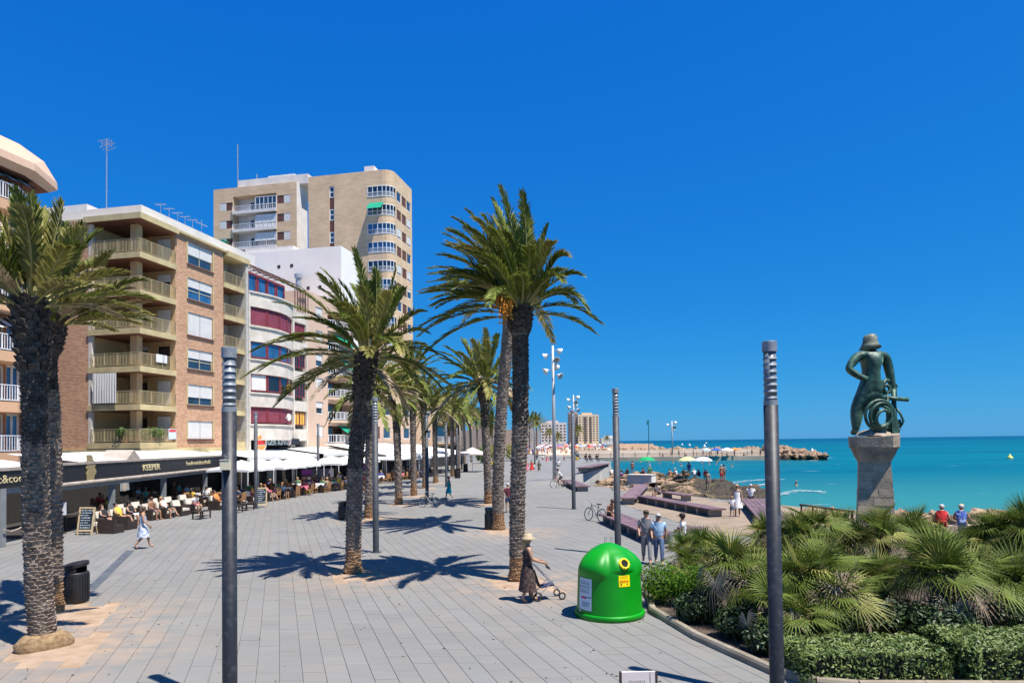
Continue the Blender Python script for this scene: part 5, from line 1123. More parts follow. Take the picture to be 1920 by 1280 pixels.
    g = MB(); g.lathe([(0.085, 0.0), (0.09, 0.035), (0.13, 0.03), (0.135, -0.02)], 28, cap=False).xform(Mx); rg = g.build('porthole_ring', yel, t, True, fix=False)
    g = MB(); g.lathe([(0.0, 0.012), (0.09, 0.012)], 28, cap=False).xform(Mx); g.build('porthole', mat('porthole_black', (0.004, 0.004, 0.004), 0.9), rg, fix=False)
    for k in range(10):
        g = MB(); an = k * math.pi / 5; g.box((0.11 * math.cos(an), 0.11 * math.sin(an), 0.036), (0.018, 0.012, 0.004), an).xform(Mx); g.build('porthole_mark', blk, rg)
    for dx in (-0.07, 0.07):
        g = MB(); g.tube([(dx - 0.02, 0, 1.68), (dx - 0.02, 0, 1.80), (dx - 0.01, 0, 1.83), (dx + 0.01, 0, 1.83), (dx + 0.02, 0, 1.80), (dx + 0.02, 0, 1.68)], 0.008, 6); g.build('lifting_hook', M_METAL, t)
igloo()

# ---- small board at the bottom of the frame
c = at(1197, 1270, 9.0); t = thing('menu_board', 'pale pink notice board on dark legs at the bottom edge', 'sign', (c.x, 9.0, 0), 0.03)
zt = at(1197, 1258, 9.0).z
g = MB(); g.box((0, 0, zt - 0.36), (0.44, 0.03, 0.72)); bd = g.build('board', mat('board_pale', (0.72, 0.62, 0.58), 0.6, var=0.02), t)
for sx in (-1, 1): g = MB(); g.box((sx * 0.235, 0.005, (zt) / 2), (0.028, 0.05, zt)); g.build('leg', mat('board_leg', (0.05, 0.035, 0.03), 0.6), t)
g = MB(); g.box((0.15, -0.0165, zt - 0.36), (0.006, 0.003, 0.70)); g.build('seam', mat('board_leg', (0, 0, 0)), bd)
q = random.Random(2)
for k in range(9): g = MB(); h_ = q.uniform(0.02, 0.034); g.box((-0.12 + k * 0.025, -0.0165, zt - 0.12), (0.012, 0.003, h_)); g.build('board_print', mat('board_ink', (0.48, 0.41, 0.38), 0.7), bd)

# ---- long plank benches
M_PLANK = mat('bench_plank', (0.105, 0.060, 0.068), 0.7, col2=(0.21, 0.135, 0.145), vscale=3.0, bump=0.3, bscale=25, randv=0.18)
M_BLEG = mat('bench_concrete', (0.27, 0.25, 0.23), 0.9)
def bench(label, a, b, width, z0=0.0, h=0.45, npl=5, tilt=0.0, leg_step=1.15, cross=False):
    a, b = Vector((a[0], a[1], 0)), Vector((b[0], b[1], 0)); L_ = (b - a).length; ang = math.atan2(b.y - a.y, b.x - a.x)
    t = thing('plank_bench', label, 'bench', ((a.x + b.x) / 2, (a.y + b.y) / 2, z0), ang, 'long plank benches by the sea')
    if tilt: t.rotation_euler = (0, tilt, ang)
    if cross:
        n = int(L_ / 0.30)
        for i in range(n): g = MB(); g.box((-L_ / 2 + (i + 0.5) * L_ / n, 0, h - 0.04), (L_ / n - 0.025, width, 0.08)); g.build('plank', M_PLANK, t)
    else:
        for i in range(npl): g = MB(); g.box((rnd.uniform(-0.03, 0.03), (i + 0.5 - npl / 2) * width / npl, h - 0.04), (L_, width / npl - 0.022, 0.08)); g.build('plank', M_PLANK, t)
    n = max(2, int(L_ / leg_step))
    for i in range(n): x = -L_ / 2 + 0.35 + (L_ - 0.7) * i / (n - 1); g = MB(); g.box((x, 0, (h - 0.085) / 2), (0.22, width * 0.72, h - 0.085)); g.build('leg', M_BLEG, t)
    return t
def mid(p, q, z): a, b = gp(*p, z), gp(*q, z); return (a + b) / 2
bench('long plank bench nearest the viewer with a shirtless sitter', mid((1126, 961), (1160, 962), .45), mid((1213, 1001), (1266, 998), .45), 1.15, cross=False, npl=6)
bench('long plank bench on the tan deck with many legs', mid((1194, 929), (1212, 927), .45), mid((1331, 955), (1362, 952), .45), 0.95, npl=4)
bench('plank bench at the water edge under the white shirted man', mid((1393, 934), (1432, 934), .45), mid((1436, 985), (1500, 985), .45), 1.5, npl=6)
bench('short plank bench behind the long deck bench', mid((1243, 922), (1250, 920), .45), mid((1286, 928), (1296, 926), .45), 0.9, npl=3)
bench('dark plank bench slanting towards the rocks', mid((1168, 930), (1186, 936), .45), mid((1197, 907), (1213, 908), .45), 1.1, npl=4)
bench('plank bench below the quay ramp beside the cyclist', mid((1056, 900), (1068, 897), .45), mid((1084, 913), (1103, 909), .45), 1.2, npl=4)
c1, c2 = gp(1092, 876, 1.4), gp(1134, 868, 1.4); bench('plank bench on top of the white quay', (c1.x, c1.y), (c2.x, c2.y), 1.4, 0.95, 0.45, 4)
bench('plank bench behind the black capped man', mid((1262, 988), (1285, 990), .45), mid((1310, 985), (1330, 992), .45), 0.9, npl=4)

# ---- bicycles
M_TYRE = mat('tyre', (0.015, 0.015, 0.016), 0.8); M_BIKE = mat('bike_frame', (0.06, 0.07, 0.08), 0.35, 0.4)
def torus(g, c, R0, r, n=28, m_=6, mi=0, M=None):
    vs = []
    for i in range(n):
        a = 2 * math.pi * i / n
        for j in range(m_): b = 2 * math.pi * j / m_; p = Vector(((R0 + r * math.cos(b)) * math.cos(a), r * math.sin(b), (R0 + r * math.cos(b)) * math.sin(a))); p = (M @ p if M else p); vs.append(p + Vector(c))
    g.add(vs, [(i * m_ + j, i * m_ + (j + 1) % m_, ((i + 1) % n) * m_ + (j + 1) % m_, ((i + 1) % n) * m_ + j) for i in range(n) for j in range(m_)], mi)
def bicycle(label, loc, rz, m_f=None, lean=0.0):
    t = thing('bicycle', label, 'bicycle', loc, rz, 'bicycles'); t.rotation_euler = (lean, 0, rz); m_f = m_f or M_BIKE
    for x in (-0.52, 0.52):
        g = MB(); torus(g, (x, 0, 0.34), 0.33, 0.02); wl = g.build('wheel', M_TYRE, t, True)
        g = MB()
        for k in range(10): a = k * math.pi / 5; g.tube([(x, 0, 0.34), (x + 0.32 * math.cos(a), 0, 0.34 + 0.32 * math.sin(a))], 0.004, 3)
        torus(g, (x, 0, 0.34), 0.305, 0.008, 20, 4); g.build('spokes', M_METAL, wl)
    g = MB()
    for a, b in (((-0.52, 0, 0.34), (-0.12, 0, 0.30)), ((-0.12, 0, 0.30), (-0.24, 0, 0.86)), ((-0.12, 0, 0.30), (0.36, 0, 0.80)), ((-0.21, 0, 0.74), (0.38, 0, 0.84)), ((-0.52, 0, 0.34), (-0.21, 0, 0.74)), ((0.40, 0, 0.94), (0.35, 0, 0.74)), ((0.35, 0, 0.74), (0.52, 0, 0.34))): g.tube([a, b], 0.017, 6)
    g.build('frame', m_f, t)
    g = MB(); g.tube([(0.30, -0.27, 1.0), (0.38, -0.2, 1.02), (0.42, 0, 0.98), (0.38, 0.2, 1.02), (0.30, 0.27, 1.0)], 0.013, 6); g.tube([(0.40, 0, 0.94), (0.42, 0, 0.99)], 0.015, 6); g.build('handlebar', M_METAL, t)
    g = MB(); g.box((-0.26, 0, 0.895), (0.26, 0.13, 0.05)); g.tube([(-0.24, 0, 0.8), (-0.25, 0, 0.88)], 0.014, 6); g.build('saddle', M_TYRE, t)
    g = MB(); torus(g, (-0.12, 0.04, 0.30), 0.09, 0.012, 16, 4); g.tube([(-0.12, -0.08, 0.30), (-0.12, 0.08, 0.30)], 0.012, 5); g.box((-0.0, 0.11, 0.24), (0.09, 0.06, 0.02)); g.box((-0.24, -0.11, 0.36), (0.09, 0.06, 0.02)); g.build('crankset', M_METAL, t)
    return t
bicycle('dark bicycle leaning on an avenue lamp post', gp(804, 951), 2.6, None, 0.12)
bicycle('bicycle parked by the near end of the long bench', gp(1115, 977), 2.15, mat('bike_grey', (0.16, 0.17, 0.19), 0.35, 0.4), 0.12)

# ---- fisherman monument: pedestal of stone blocks and bronze figure
def skin_mesh(name, J, E, sub=1, root=None):
    """one continuous surface grown round a skeleton: J name -> (pos, rx, ry), E edges"""
    names = list(J); idx = {n: i for i, n in enumerate(names)}
    me = bpy.data.meshes.new(name); me.from_pydata([tuple(J[n][0]) for n in names], [(idx[a], idx[b]) for a, b in E], [])
    o = bpy.data.objects.new(name, me); COL.objects.link(o)
    md = o.modifiers.new('s', 'SKIN'); md.use_smooth_shade = True
    if not me.skin_vertices: 
        bm = bmesh.new(); bm.from_mesh(me); bm.verts.layers.skin.verify(); bm.to_mesh(me); bm.free()
    for n in names:
        sv = me.skin_vertices[0].data[idx[n]]; sv.radius = (J[n][1], J[n][2] if len(J[n]) > 2 else J[n][1]); sv.use_root = (n == (root or names[0]))
    ss = o.modifiers.new('u', 'SUBSURF'); ss.levels = sub; ss.render_levels = sub
    bpy.context.view_layer.update()
    out = bpy.data.meshes.new_from_object(o.evaluated_get(bpy.context.evaluated_depsgraph_get()))
    bpy.data.objects.remove(o); bpy.data.meshes.remove(me); out.name = name; out.materials.clear()
    return out
M_BRONZE = mat('bronze_patina', (0.008, 0.036, 0.026), 0.5, col2=(0.07, 0.17, 0.11), vscale=4.5, vdetail=9, spec=0.5, bump=1.0, bscale=7, contrast=(0.35, 0.75))
M_STONE = mat('pedestal_stone', (0.38, 0.285, 0.185), 0.9, col2=(0.50, 0.40, 0.28), vscale=5, bump=0.6, bscale=22, randv=0.12)
def monument():
    Yp = 24.0; c = at(1641, 960, Yp); t = thing('pedestal', 'tapered stone block pedestal with flared top under the bronze fisherman', 'pedestal', (c.x, Yp, 0), R(-24)); q = random.Random(5)
    zb, zt, n = 0.0, 3.22, 11
    hw = lambda z: 0.66 - 0.17 * min(1, z / zt) ** 0.8
    g = MB(); g.lathe([(hw(zb) * 1.36, 0), (hw(zt) * 1.36, zt)], 4); g.xform(Matrix.Rotation(R(45), 4, 'Z')); g.build('core', mat('mortar', (0.30, 0.26, 0.21), 0.95), t)
    for k in range(n):
        z0, z1 = zt * k / n + 0.006, zt * (k + 1) / n - 0.006; s = 0.15 * (1 if k % 2 else -1)
        for a0, a1 in ((-1, s), (s, 1)):
            for b0, b1 in ((-1, -s * 0.8), (-s * 0.8, 1)):
                vs = []
                for z in (z0, z1):
                    h = hw(z) + q.uniform(-0.008, 0.008)
                    for x, y in ((a0, b0), (a1, b0), (a1, b1), (a0, b1)):
                        vs.append((x * h + (0.007 if x == a0 and x != -1 else (-0.007 if x == a1 and x != 1 else 0)), y * h + (0.007 if y == b0 and y != -1 else (-0.007 if y == b1 and y != 1 else 0)), z))
                g = MB(); g.add(vs, [(3, 2, 1, 0), (4, 5, 6, 7), (0, 1, 5, 4), (1, 2, 6, 5), (2, 3, 7, 6), (3, 0, 4, 7)]); g.build('block', M_STONE, t, fix=False)
    g = MB(); n_ = 20; vs = []
    for z, rx, ry in ((3.20, 0.50, 0.50), (3.28, 0.52, 0.52), (3.48, 0.62, 0.61), (3.70, 0.70, 0.69), (3.78, 0.76, 0.75), (4.13, 0.78, 0.77), (4.15, 0.3, 0.3)):
        for j in range(n_):
            a = 2 * math.pi * j / n_; p = 7.0; f = (abs(math.cos(a)) ** p + abs(math.sin(a)) ** p) ** (-1 / p)
            lift = 0.12 * max(0, math.cos(a - 0.3)) if z > 3.9 else 0
            vs.append((rx * f * math.cos(a) * q.uniform(0.985, 1.015), ry * f * math.sin(a), z + lift + q.uniform(-0.012, 0.012)))
    g.add(vs, [(i * n_ + j, i * n_ + (j + 1) % n_, (i + 1) * n_ + (j + 1) % n_, (i + 1) * n_ + j) for i in range(6) for j in range(n_)] + [tuple(6 * n_ + j for j in range(n_))])
    g.build('capstone', mat('capstone', (0.24, 0.19, 0.135), 0.9, col2=(0.46, 0.37, 0.27), vscale=3, bump=0.8, bscale=14), t, False)
    s = thing('bronze_statue', 'green bronze fisherman statue in a brimmed hat, seen from behind, holding an anchor', 'statue', (c.x, Yp, 4.17), 0)
    J = {'pelvis': ((-0.02, 0, 1.72), .38, .26), 'spine': ((-0.03, 0, 2.1), .38, .25), 'chest': ((0.0, 0, 2.55), .47, .29), 'collar': ((0.0, 0.02, 2.84), .30, .19), 'neck': ((0.01, .05, 2.97), .17, .16), 'head': ((0.02, .08, 3.15), .20, .22), 'crown': ((0.02, .09, 3.42), .15, .16),
         'shl': ((-.50, 0, 2.80), .19), 'ell': ((-.88, -.10, 2.34), .15), 'wrl': ((-.47, -.22, 2.02), .11), 'hal': ((-.34, -.24, 1.98), .075),
         'shr': ((.50, 0, 2.80), .19), 'elr': ((.64, .05, 2.35), .17), 'wrr': ((.78, .08, 1.66), .12), 'har': ((.80, .08, 1.50), .09),
         'hil': ((-.22, 0, 1.55), .31), 'knl': ((-.48, .12, .95), .25), 'cal': ((-.55, .05, .62), .21), 'anl': ((-.60, .02, .20), .12), 'tol': ((-.62, .24, .08), .09),
         'hir': ((.18, .02, 1.55), .25), 'knr': ((.28, .42, 1.05), .19), 'anr': ((.22, .35, .25), .11), 'tor': ((.22, .6, .10), .09)}
    for k, (dx, dz, l_) in enumerate(((-.05, 0, .14), (-.02, -.02, .17), (.015, -.02, .17), (.045, -.01, .15))):
        J['fr%d' % k] = ((.80 + dx, .0, 1.44 + dz), .030); J['ft%d' % k] = ((.80 + dx * 1.1, -.04, 1.44 - l_), .024)
        J['fl%d' % k] = ((-.26, -.26 + 0.01 * k, 2.02 - .035 * k), .028); J['gl%d' % k] = ((-.26 + l_, -.24, 2.02 - .04 * k), .022)
    J['thr'] = ((.72, .05, 1.5), .03); J['tur'] = ((.70, .0, 1.40), .025); J['thl'] = ((-.33, -.2, 2.07), .03); J['tul'] = ((-.25, -.18, 2.13), .025)
    E = [('pelvis', 'spine'), ('spine', 'chest'), ('chest', 'collar'), ('collar', 'neck'), ('neck', 'head'), ('head', 'crown'), ('collar', 'shl'), ('shl', 'ell'), ('ell', 'wrl'), ('wrl', 'hal'), ('collar', 'shr'), ('shr', 'elr'), ('elr', 'wrr'), ('wrr', 'har'), ('pelvis', 'hil'), ('hil', 'knl'), ('knl', 'cal'), ('cal', 'anl'), ('anl', 'tol'), ('pelvis', 'hir'), ('hir', 'knr'), ('knr', 'anr'), ('anr', 'tor'), ('har', 'thr'), ('thr', 'tur'), ('hal', 'thl'), ('thl', 'tul')]
    E += [e for k in range(4) for e in (('har', 'fr%d' % k), ('fr%d' % k, 'ft%d' % k), ('hal', 'fl%d' % k), ('fl%d' % k, 'gl%d' % k))]
    me = skin_mesh('body', J, E, 2, 'pelvis'); me.materials.append(M_BRONZE); link('body', me, s)
    K = {'w': ((-0.02, 0, 1.92), .38, .27), 'p': ((-0.02, 0, 1.70), .41, .30), 'a': ((-.22, 0, 1.5), .35), 'b': ((-.42, .1, 1.02), .30), 'c': ((.19, .03, 1.5), .29), 'd': ((.28, .40, 1.05), .24)}
    me = skin_mesh('trousers', K, [('w', 'p'), ('p', 'a'), ('a', 'b'), ('p', 'c'), ('c', 'd')], 2, 'p'); me.materials.append(M_BRONZE); link('trousers', me, s)
    g = MB(); n_ = 28; vs = []
    for r_, z in ((0.29, 3.10), (0.345, 3.06), (0.26, 3.22), (0.225, 3.32), (0.215, 3.47), (0.155, 3.57), (0.03, 3.60)):
        for j in range(n_): a = 2 * math.pi * j / n_; w_ = 1 + 0.10 * math.cos(2 * a); vs.append((0.02 + r_ * w_ * math.cos(a), 0.08 + r_ * math.sin(a) * 1.05, z + (0.05 * math.cos(a) - 0.04 * math.sin(2 * a) if r_ > 0.28 else 0.02 * math.cos(a))))
    g.add(vs, [(i * n_ + j, i * n_ + (j + 1) % n_, (i + 1) * n_ + (j + 1) % n_, (i + 1) * n_ + j) for i in range(6) for j in range(n_)] + [tuple(6 * n_ + j for j in range(n_)), tuple(range(n_ - 1, -1, -1))])
    g.build('hat', mat('bronze_pale', (0.05, 0.07, 0.05), 0.55, col2=(0.20, 0.21, 0.14), vscale=5, bump=0.3), s, True)
    g = MB(); g.tube([(-0.20, -0.24, 2.15), (0.0, -0.29, 2.3), (0.25, -0.27, 2.55), (0.36, -0.12, 2.85)], 0.022, 6); g.build('strap', M_BRONZE, s, True)
    # anchor
    g = MB(); g.tube([(.70, -.10, .05), (.73, -.05, .8), (.76, .0, 1.62)], [.10, .085, .075], 10); torus(g, (.77, 0, 1.72), .11, .03, 16, 6); g.build('anchor_shank', M_BRONZE, s, True)
    g = MB(); g.tube([(.28, -.10, 1.33), (1.17, -.16, 1.24)], .075, 10); g.build('anchor_stock', M_BRONZE, s, True)
    g = MB(); g.tube([(.35, -.35, .42), (.5, -.3, .15), (.72, -.12, .05), (.86, -.05, .3), (.92, -.05, .55)], [.06, .10, .11, .09, .05], 8); g.prism([(.40, -.5), (.62, -.5), (.66, -.3), (.42, -.25)], 0.02, 0.55); g.build('anchor_fluke', M_BRONZE, s)
    q = random.Random(8)
    for k, (R0, dx, dz, tl) in enumerate(((.52, .02, .70, .1), (.44, .04, .68, .25), (.36, .0, .66, -.1), (.27, .05, .60, .3))):
        g = MB(); torus(g, (dx, -.42 - 0.05 * k, dz), R0, .055, 36, 8, 0, Matrix.Rotation(tl, 3, 'Z') @ Matrix.Rotation(tl * 0.7, 3, 'X')); g.build('rope_coil', M_BRONZE, s, True)
    for k in range(5):
        g = MB(); a = k * 0.5; g.tube([(0.30 + 0.1 * k, -.30, .12), (0.35 + .05 * k, -.34 + .02 * k, .6), (.42 - .03 * k, -.2, 1.05), (.48 + .08 * math.sin(k), -.12, 1.45 - .08 * k)], [.07, .06, .05, .035], 7); g.build('rope_strand', M_BRONZE, s, True)
    g = MB(); torus(g, (.52, -.02, 1.72), .22, .07, 22, 8, 0, Matrix.Rotation(0.5, 3, 'Z')); torus(g, (.46, -.05, 1.62), .14, .06, 20, 8); g.build('net_bundle', M_BRONZE, s, True)
    g = MB(); g.tube([(.78, -.10, .95), (.90, -.14, .75), (1.0, -.14, .5), (.9, -.14, .32)], .04, 8); g.build('rope_loop', M_BRONZE, s, True)
    me = leaf_cloud(1, .1, .1, .1, .1, 1)
    g = MB(); vs = []; n_ = 20
    for z, r_ in ((0.0, 0.64), (0.08, 0.60), (0.14, 0.46), (0.18, 0.25)):
        for j in range(n_): a = 2 * math.pi * j / n_; vs.append((r_ * math.cos(a) * q.uniform(.9, 1.1), -.05 + r_ * 0.85 * math.sin(a), z * q.uniform(.7, 1.3)))
    g.add(vs, [(i * n_ + j, i * n_ + (j + 1) % n_, (i + 1) * n_ + (j + 1) % n_, (i + 1) * n_ + j) for i in range(3) for j in range(n_)] + [tuple(3 * n_ + j for j in range(n_))]); g.build('rock_base', mat('capstone', (0, 0, 0)), s, True)
monument()
# low dark sea rail left of the pedestal
a, b = at(1500, 948, 33), at(1601, 960, 29.5); t = thing('sea_rail', 'low dark rail left of the statue pedestal', 'rail', (a.x, a.y, 0), math.atan2(b.y - a.y, b.x - a.x)); L_ = (Vector(b.xy) - Vector(a.xy)).length
g = MB(); g.box((L_ / 2, 0, 0.92), (L_, 0.07, 0.09)); g.build('top_rail', M_BROWNP, t)
for k in range(5): g = MB(); g.box((0.1 + (L_ - 0.2) * k / 4, 0, 0.44), (0.07, 0.06, 0.87)); g.build('post', M_BROWNP, t)
# ================================================================== planted bed on the right
M_SOIL = mat('bed_soil', (0.035, 0.025, 0.017), 0.95, col2=(0.09, 0.065, 0.045), vscale=3, bump=0.8, bscale=25, world=True)
M_FAN = mat('fan_leaf', (0.050, 0.086, 0.012), 0.6, col2=(0.150, 0.190, 0.034), vscale=2.2, trans=0.25, randv=0.3, spec=0.2)
M_FANY = mat('fan_leaf_yellow', (0.20, 0.20, 0.06), 0.6, col2=(0.36, 0.34, 0.10), vscale=2.2, trans=0.25, randv=0.2, spec=0.2)
M_FAND = mat('fan_leaf_dry', (0.20, 0.14, 0.09), 0.8, col2=(0.36, 0.28, 0.19), vscale=2.5, trans=0.1, randv=0.2)
M_HEDGE = mat('hedge_leaf', (0.05, 0.10, 0.015), 0.5, col2=(0.20, 0.25, 0.06), vscale=5, trans=0.2, spec=0.5)
M_JUN = mat('juniper_leaf', (0.05, 0.14, 0.010), 0.6, col2=(0.15, 0.27, 0.02), spec=0.2, vscale=3, trans=0.25)
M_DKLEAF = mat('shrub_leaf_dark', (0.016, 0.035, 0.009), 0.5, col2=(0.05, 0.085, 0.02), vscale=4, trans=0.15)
bed = MB(); n = len(PLANTER)
bed.prism(PLANTER, -0.3, 0.06); bed = bed.build('planting_bed', M_SOIL); tag(bed, 'dark soil of the planted bed', 'planting bed', kind='structure')
t = thing('kerb', 'pale rounded concrete kerb round the planted bed', 'kerb', (0, 0, 0), 0)
m_k = mat('kerb_concrete', (0.20, 0.165, 0.12), 0.85, col2=(0.29, 0.25, 0.19), vscale=4, bump=0.3, bscale=30, randv=0.1)
def kerb_run(pts, step=1.0):
    for a, b in zip(pts, pts[1:]):
        a, b = Vector((*a, 0)), Vector((*b, 0)); L_ = (b - a).length; n = max(1, round(L_ / step)); ang = math.atan2(b.y - a.y, b.x - a.x)
        for i in range(n):
            c = a.lerp(b, (i + 0.5) / n); g = MB(); l_ = L_ / n / 2 - 0.006; w_ = 0.085; h = 0.15
            pr = [(-w_, -0.1), (-w_, h * 0.6), (-w_ * 0.7, h * 0.92), (0, h), (w_ * 0.7, h * 0.92), (w_, h * 0.6), (w_, -0.1)]
            m_ = len(pr); g.add([(-l_, y, z) for y, z in pr] + [(l_, y, z) for y, z in pr], [(k, k + 1, m_ + k + 1, m_ + k) for k in range(m_ - 1)] + [tuple(range(m_ - 1, -1, -1)), tuple(range(m_, 2 * m_))])
            g.build('kerb_stone', m_k, t, False, loc=(c.x, c.y, 0), rot=(0, 0, ang))
kerb_run([PLANTER[11], PLANTER[0], PLANTER[1], PLANTER[2], PLANTER[3], PLANTER[4], (14, 10.85)])
kerb_run([PLANTER[8], PLANTER[9], PLANTER[10], PLANTER[11]])
def fan_leaf(seed, nseg=28, R0=0.52, pet=0.55, bend=0.5, spread=2.1, droop=0.12):
    g = MB(); q = random.Random(seed)
    hub = Vector((pet, 0, 0.04)); g.tube([(0, 0, 0), (pet * 0.5, 0, 0.06), hub], [0.016, 0.012, 0.009], 4, 1, False)
    for i in range(nseg):
        a = -spread + 2 * spread * i / (nseg - 1) + q.uniform(-0.03, 0.03); L_ = R0 * (0.72 + 0.28 * math.cos(a * 0.72)) * q.uniform(0.9, 1.08); w_ = 0.0165
        d = Vector((math.cos(a), math.sin(a), 0)); p = Vector((-math.sin(a), math.cos(a), 0))
        def P(r, s, up): v = d * r + p * s; return hub + Vector((v.x * math.cos(bend) , v.y, -v.x * math.sin(bend) + up))
        cup = 0.10 * abs(math.sin(a))
        m_ = L_ * 0.5
        g.add([P(0.02, -w_ * 0.3, 0), P(0.02, w_ * 0.3, 0), P(m_, w_ * 0.62, cup * 0.6 + 0.006), P(m_, -w_ * 0.62, cup * 0.6 - 0.006), P(L_, 0, cup * 0.7 - droop * L_ * q.uniform(0.3, 1.6))], [(0, 1, 2, 3), (3, 2, 4)], 0)
    return g
fan_meshes = {}
for nm, m_ in (('g', M_FAN), ('y', M_FANY), ('d', M_FAND)):
    fan_meshes[nm] = [fan_leaf(50 + k, 27, 0.55, 0.34 + 0.06 * k, 0.15 + 0.26 * k, 2.0 + 0.12 * k, 0.04 + 0.10 * k).mesh('fan_leaf', [m_, M_RACHIS]) for k in range(4)]
def fan_palm(label, px, py, Y, s=1.0, n=34, seed=1, dry=0.15):
    q = random.Random(seed); c = at(px, py, Y); hz = max(0.35, c.z - 0.25 * s)
    t = thing('fan_palm', label, 'fan palm', (c.x, Y, 0.05), 0, 'fan palms in the planted bed')
    nst = 3 if s > 0.9 else 2; heads = []
    for k in range(nst):
        a = k * 2.1 + seed; hx, hy = 0.42 * s * math.cos(a), 0.42 * s * math.sin(a); hh = hz * (1.0 if k == 0 else q.uniform(0.62, 0.9)); heads.append((hx * (0.35 if k == 0 else 1), hy * (0.35 if k == 0 else 1), hh))
        g = MB(); path = [Vector((hx * 0.3, hy * 0.3, 0)), Vector((heads[-1][0] * 0.7, heads[-1][1] * 0.7, hh * 0.5)), Vector(heads[-1])]
        g.tube(path, [0.09 * s, 0.10 * s, 0.09 * s], 8); stubs(g, path, lambda f: 0.10 * s, 0.07, 0.09, 0.04, q, 0); g.build('stem', M_BARKD, t, fix=False)
    for i in range(n):
        h = heads[i % nst]; f = (i // nst + 0.5) / (n / nst); el = -0.5 + 1.95 * f ** 0.8 + q.uniform(-0.15, 0.15); az = i * 2.39996 + seed
        kind = 'd' if (f < 0.22 and q.random() < dry * 4) else ('y' if q.random() < 0.16 else 'g')
        k = min(3, max(0, int((1 - f) * 4 + q.uniform(-0.6, 0.6))))
        o = link('fan_leaf', fan_meshes[kind][k], t, h, None, s * q.uniform(0.85, 1.18))
        o.rotation_euler = (Matrix.Rotation(az, 3, 'Z') @ Matrix.Rotation(-el, 3, 'Y') @ Matrix.Rotation(q.uniform(-0.35, 0.35), 3, 'X')).to_euler()
FP = [('large fan palm right beside the foreground lamp post', 1535, 1070, 13.9, 1.2, 46), ('widest fan palm, front row, under the two seated bathers', 1768, 1055, 14.6, 1.35, 46), ('fan palm in the front row just left of the foreground lamp post', 1385, 1050, 15.2, 1.25, 44), ('fan palm cut by the right frame edge, front row', 1905, 1085, 14.6, 1.25, 40),
      ('fan palm beside the black capped man', 1318, 1020, 18.5, 1.1, 32), ('upright fan palm behind the foreground lamp post', 1515, 985, 19.5, 1.25, 34), ('fan palm at the foot of the statue pedestal', 1640, 985, 19.0, 1.1, 32), ('fan palm right of the statue pedestal', 1720, 985, 20.5, 1.05, 30), ('fan palm left of the statue pedestal', 1575, 985, 21.0, 1.05, 30),
      ('small fan palm behind the left front row palm', 1440, 995, 20.5, 1.0, 30), ('tall fan palm rising over the sea at the right edge', 1912, 985, 18.0, 1.3, 40), ('fan palm with dry leaves right of the seated bathers', 1845, 1010, 18.5, 1.1, 32), ('low fan palm between the two widest ones', 1640, 1075, 16.5, 1.1, 34), ('low fan palm between the widest and the right edge palms', 1845, 1070, 17.0, 1.1, 32), ('low fan palm right behind the juniper bush', 1290, 1050, 18.0, 0.8, 26), ('low fan palm hanging over the kerb behind the foreground lamp post', 1455, 1125, 13.4, 1.0, 30)]
for i, (lb, px, py, Y, s, n) in enumerate(FP): fan_palm(lb, px, py, Y, s * 0.94, int(n * 1.45), i + 1, 0.35 if 'dry' in lb else 0.12)
# clipped hedges and loose shrubs
def hedge(label, px0, px1, y0, y1, z, n, seed, m_, size=0.075, name='clipped_hedge', rag=0.0):
    a, b = at(px0, 1200, (y0 + y1) / 2).x, at(px1, 1200, (y0 + y1) / 2).x; t = thing(name, label, 'hedge', ((a + b) / 2, (y0 + y1) / 2, 0.06), -0.05, 'hedges at the front of the bed')
    rx, ry = (b - a) / 2, (y1 - y0) / 2
    g = leaf_cloud(n, rx, ry, z / 2, size, seed, True, (0, 0, z / 2), 0.5); q = random.Random(seed); k2 = []
    for k, v in enumerate(g.v):
        w_ = 0.05 * fbm(v[0], v[1], 0.35, seed) + rag * fbm(v[0], v[2], 0.5, seed + 1); k2.append((v[0] + w_, v[1] + w_, v[2] + w_ * 1.3))
    g.v = k2; g.build('foliage', m_, t, fix=False)
    g = MB(); g.box((0, 0, z * 0.42), (rx * 1.8, ry * 1.8, z * 0.84)); g.build('core_block', mat('hedge_core', (0.010, 0.013, 0.006), 0.95), t)  # solid near-black block filling the hedge behind the leaves
hedge('low clipped hedge left of the gap at the bottom right', 1480, 1742, 11.40, 12.6, 0.46, 6200, 1, M_HEDGE)
hedge('clipped hedge in the bottom right corner', 1772, 1990, 11.25, 12.7, 0.56, 6200, 2, M_HEDGE)
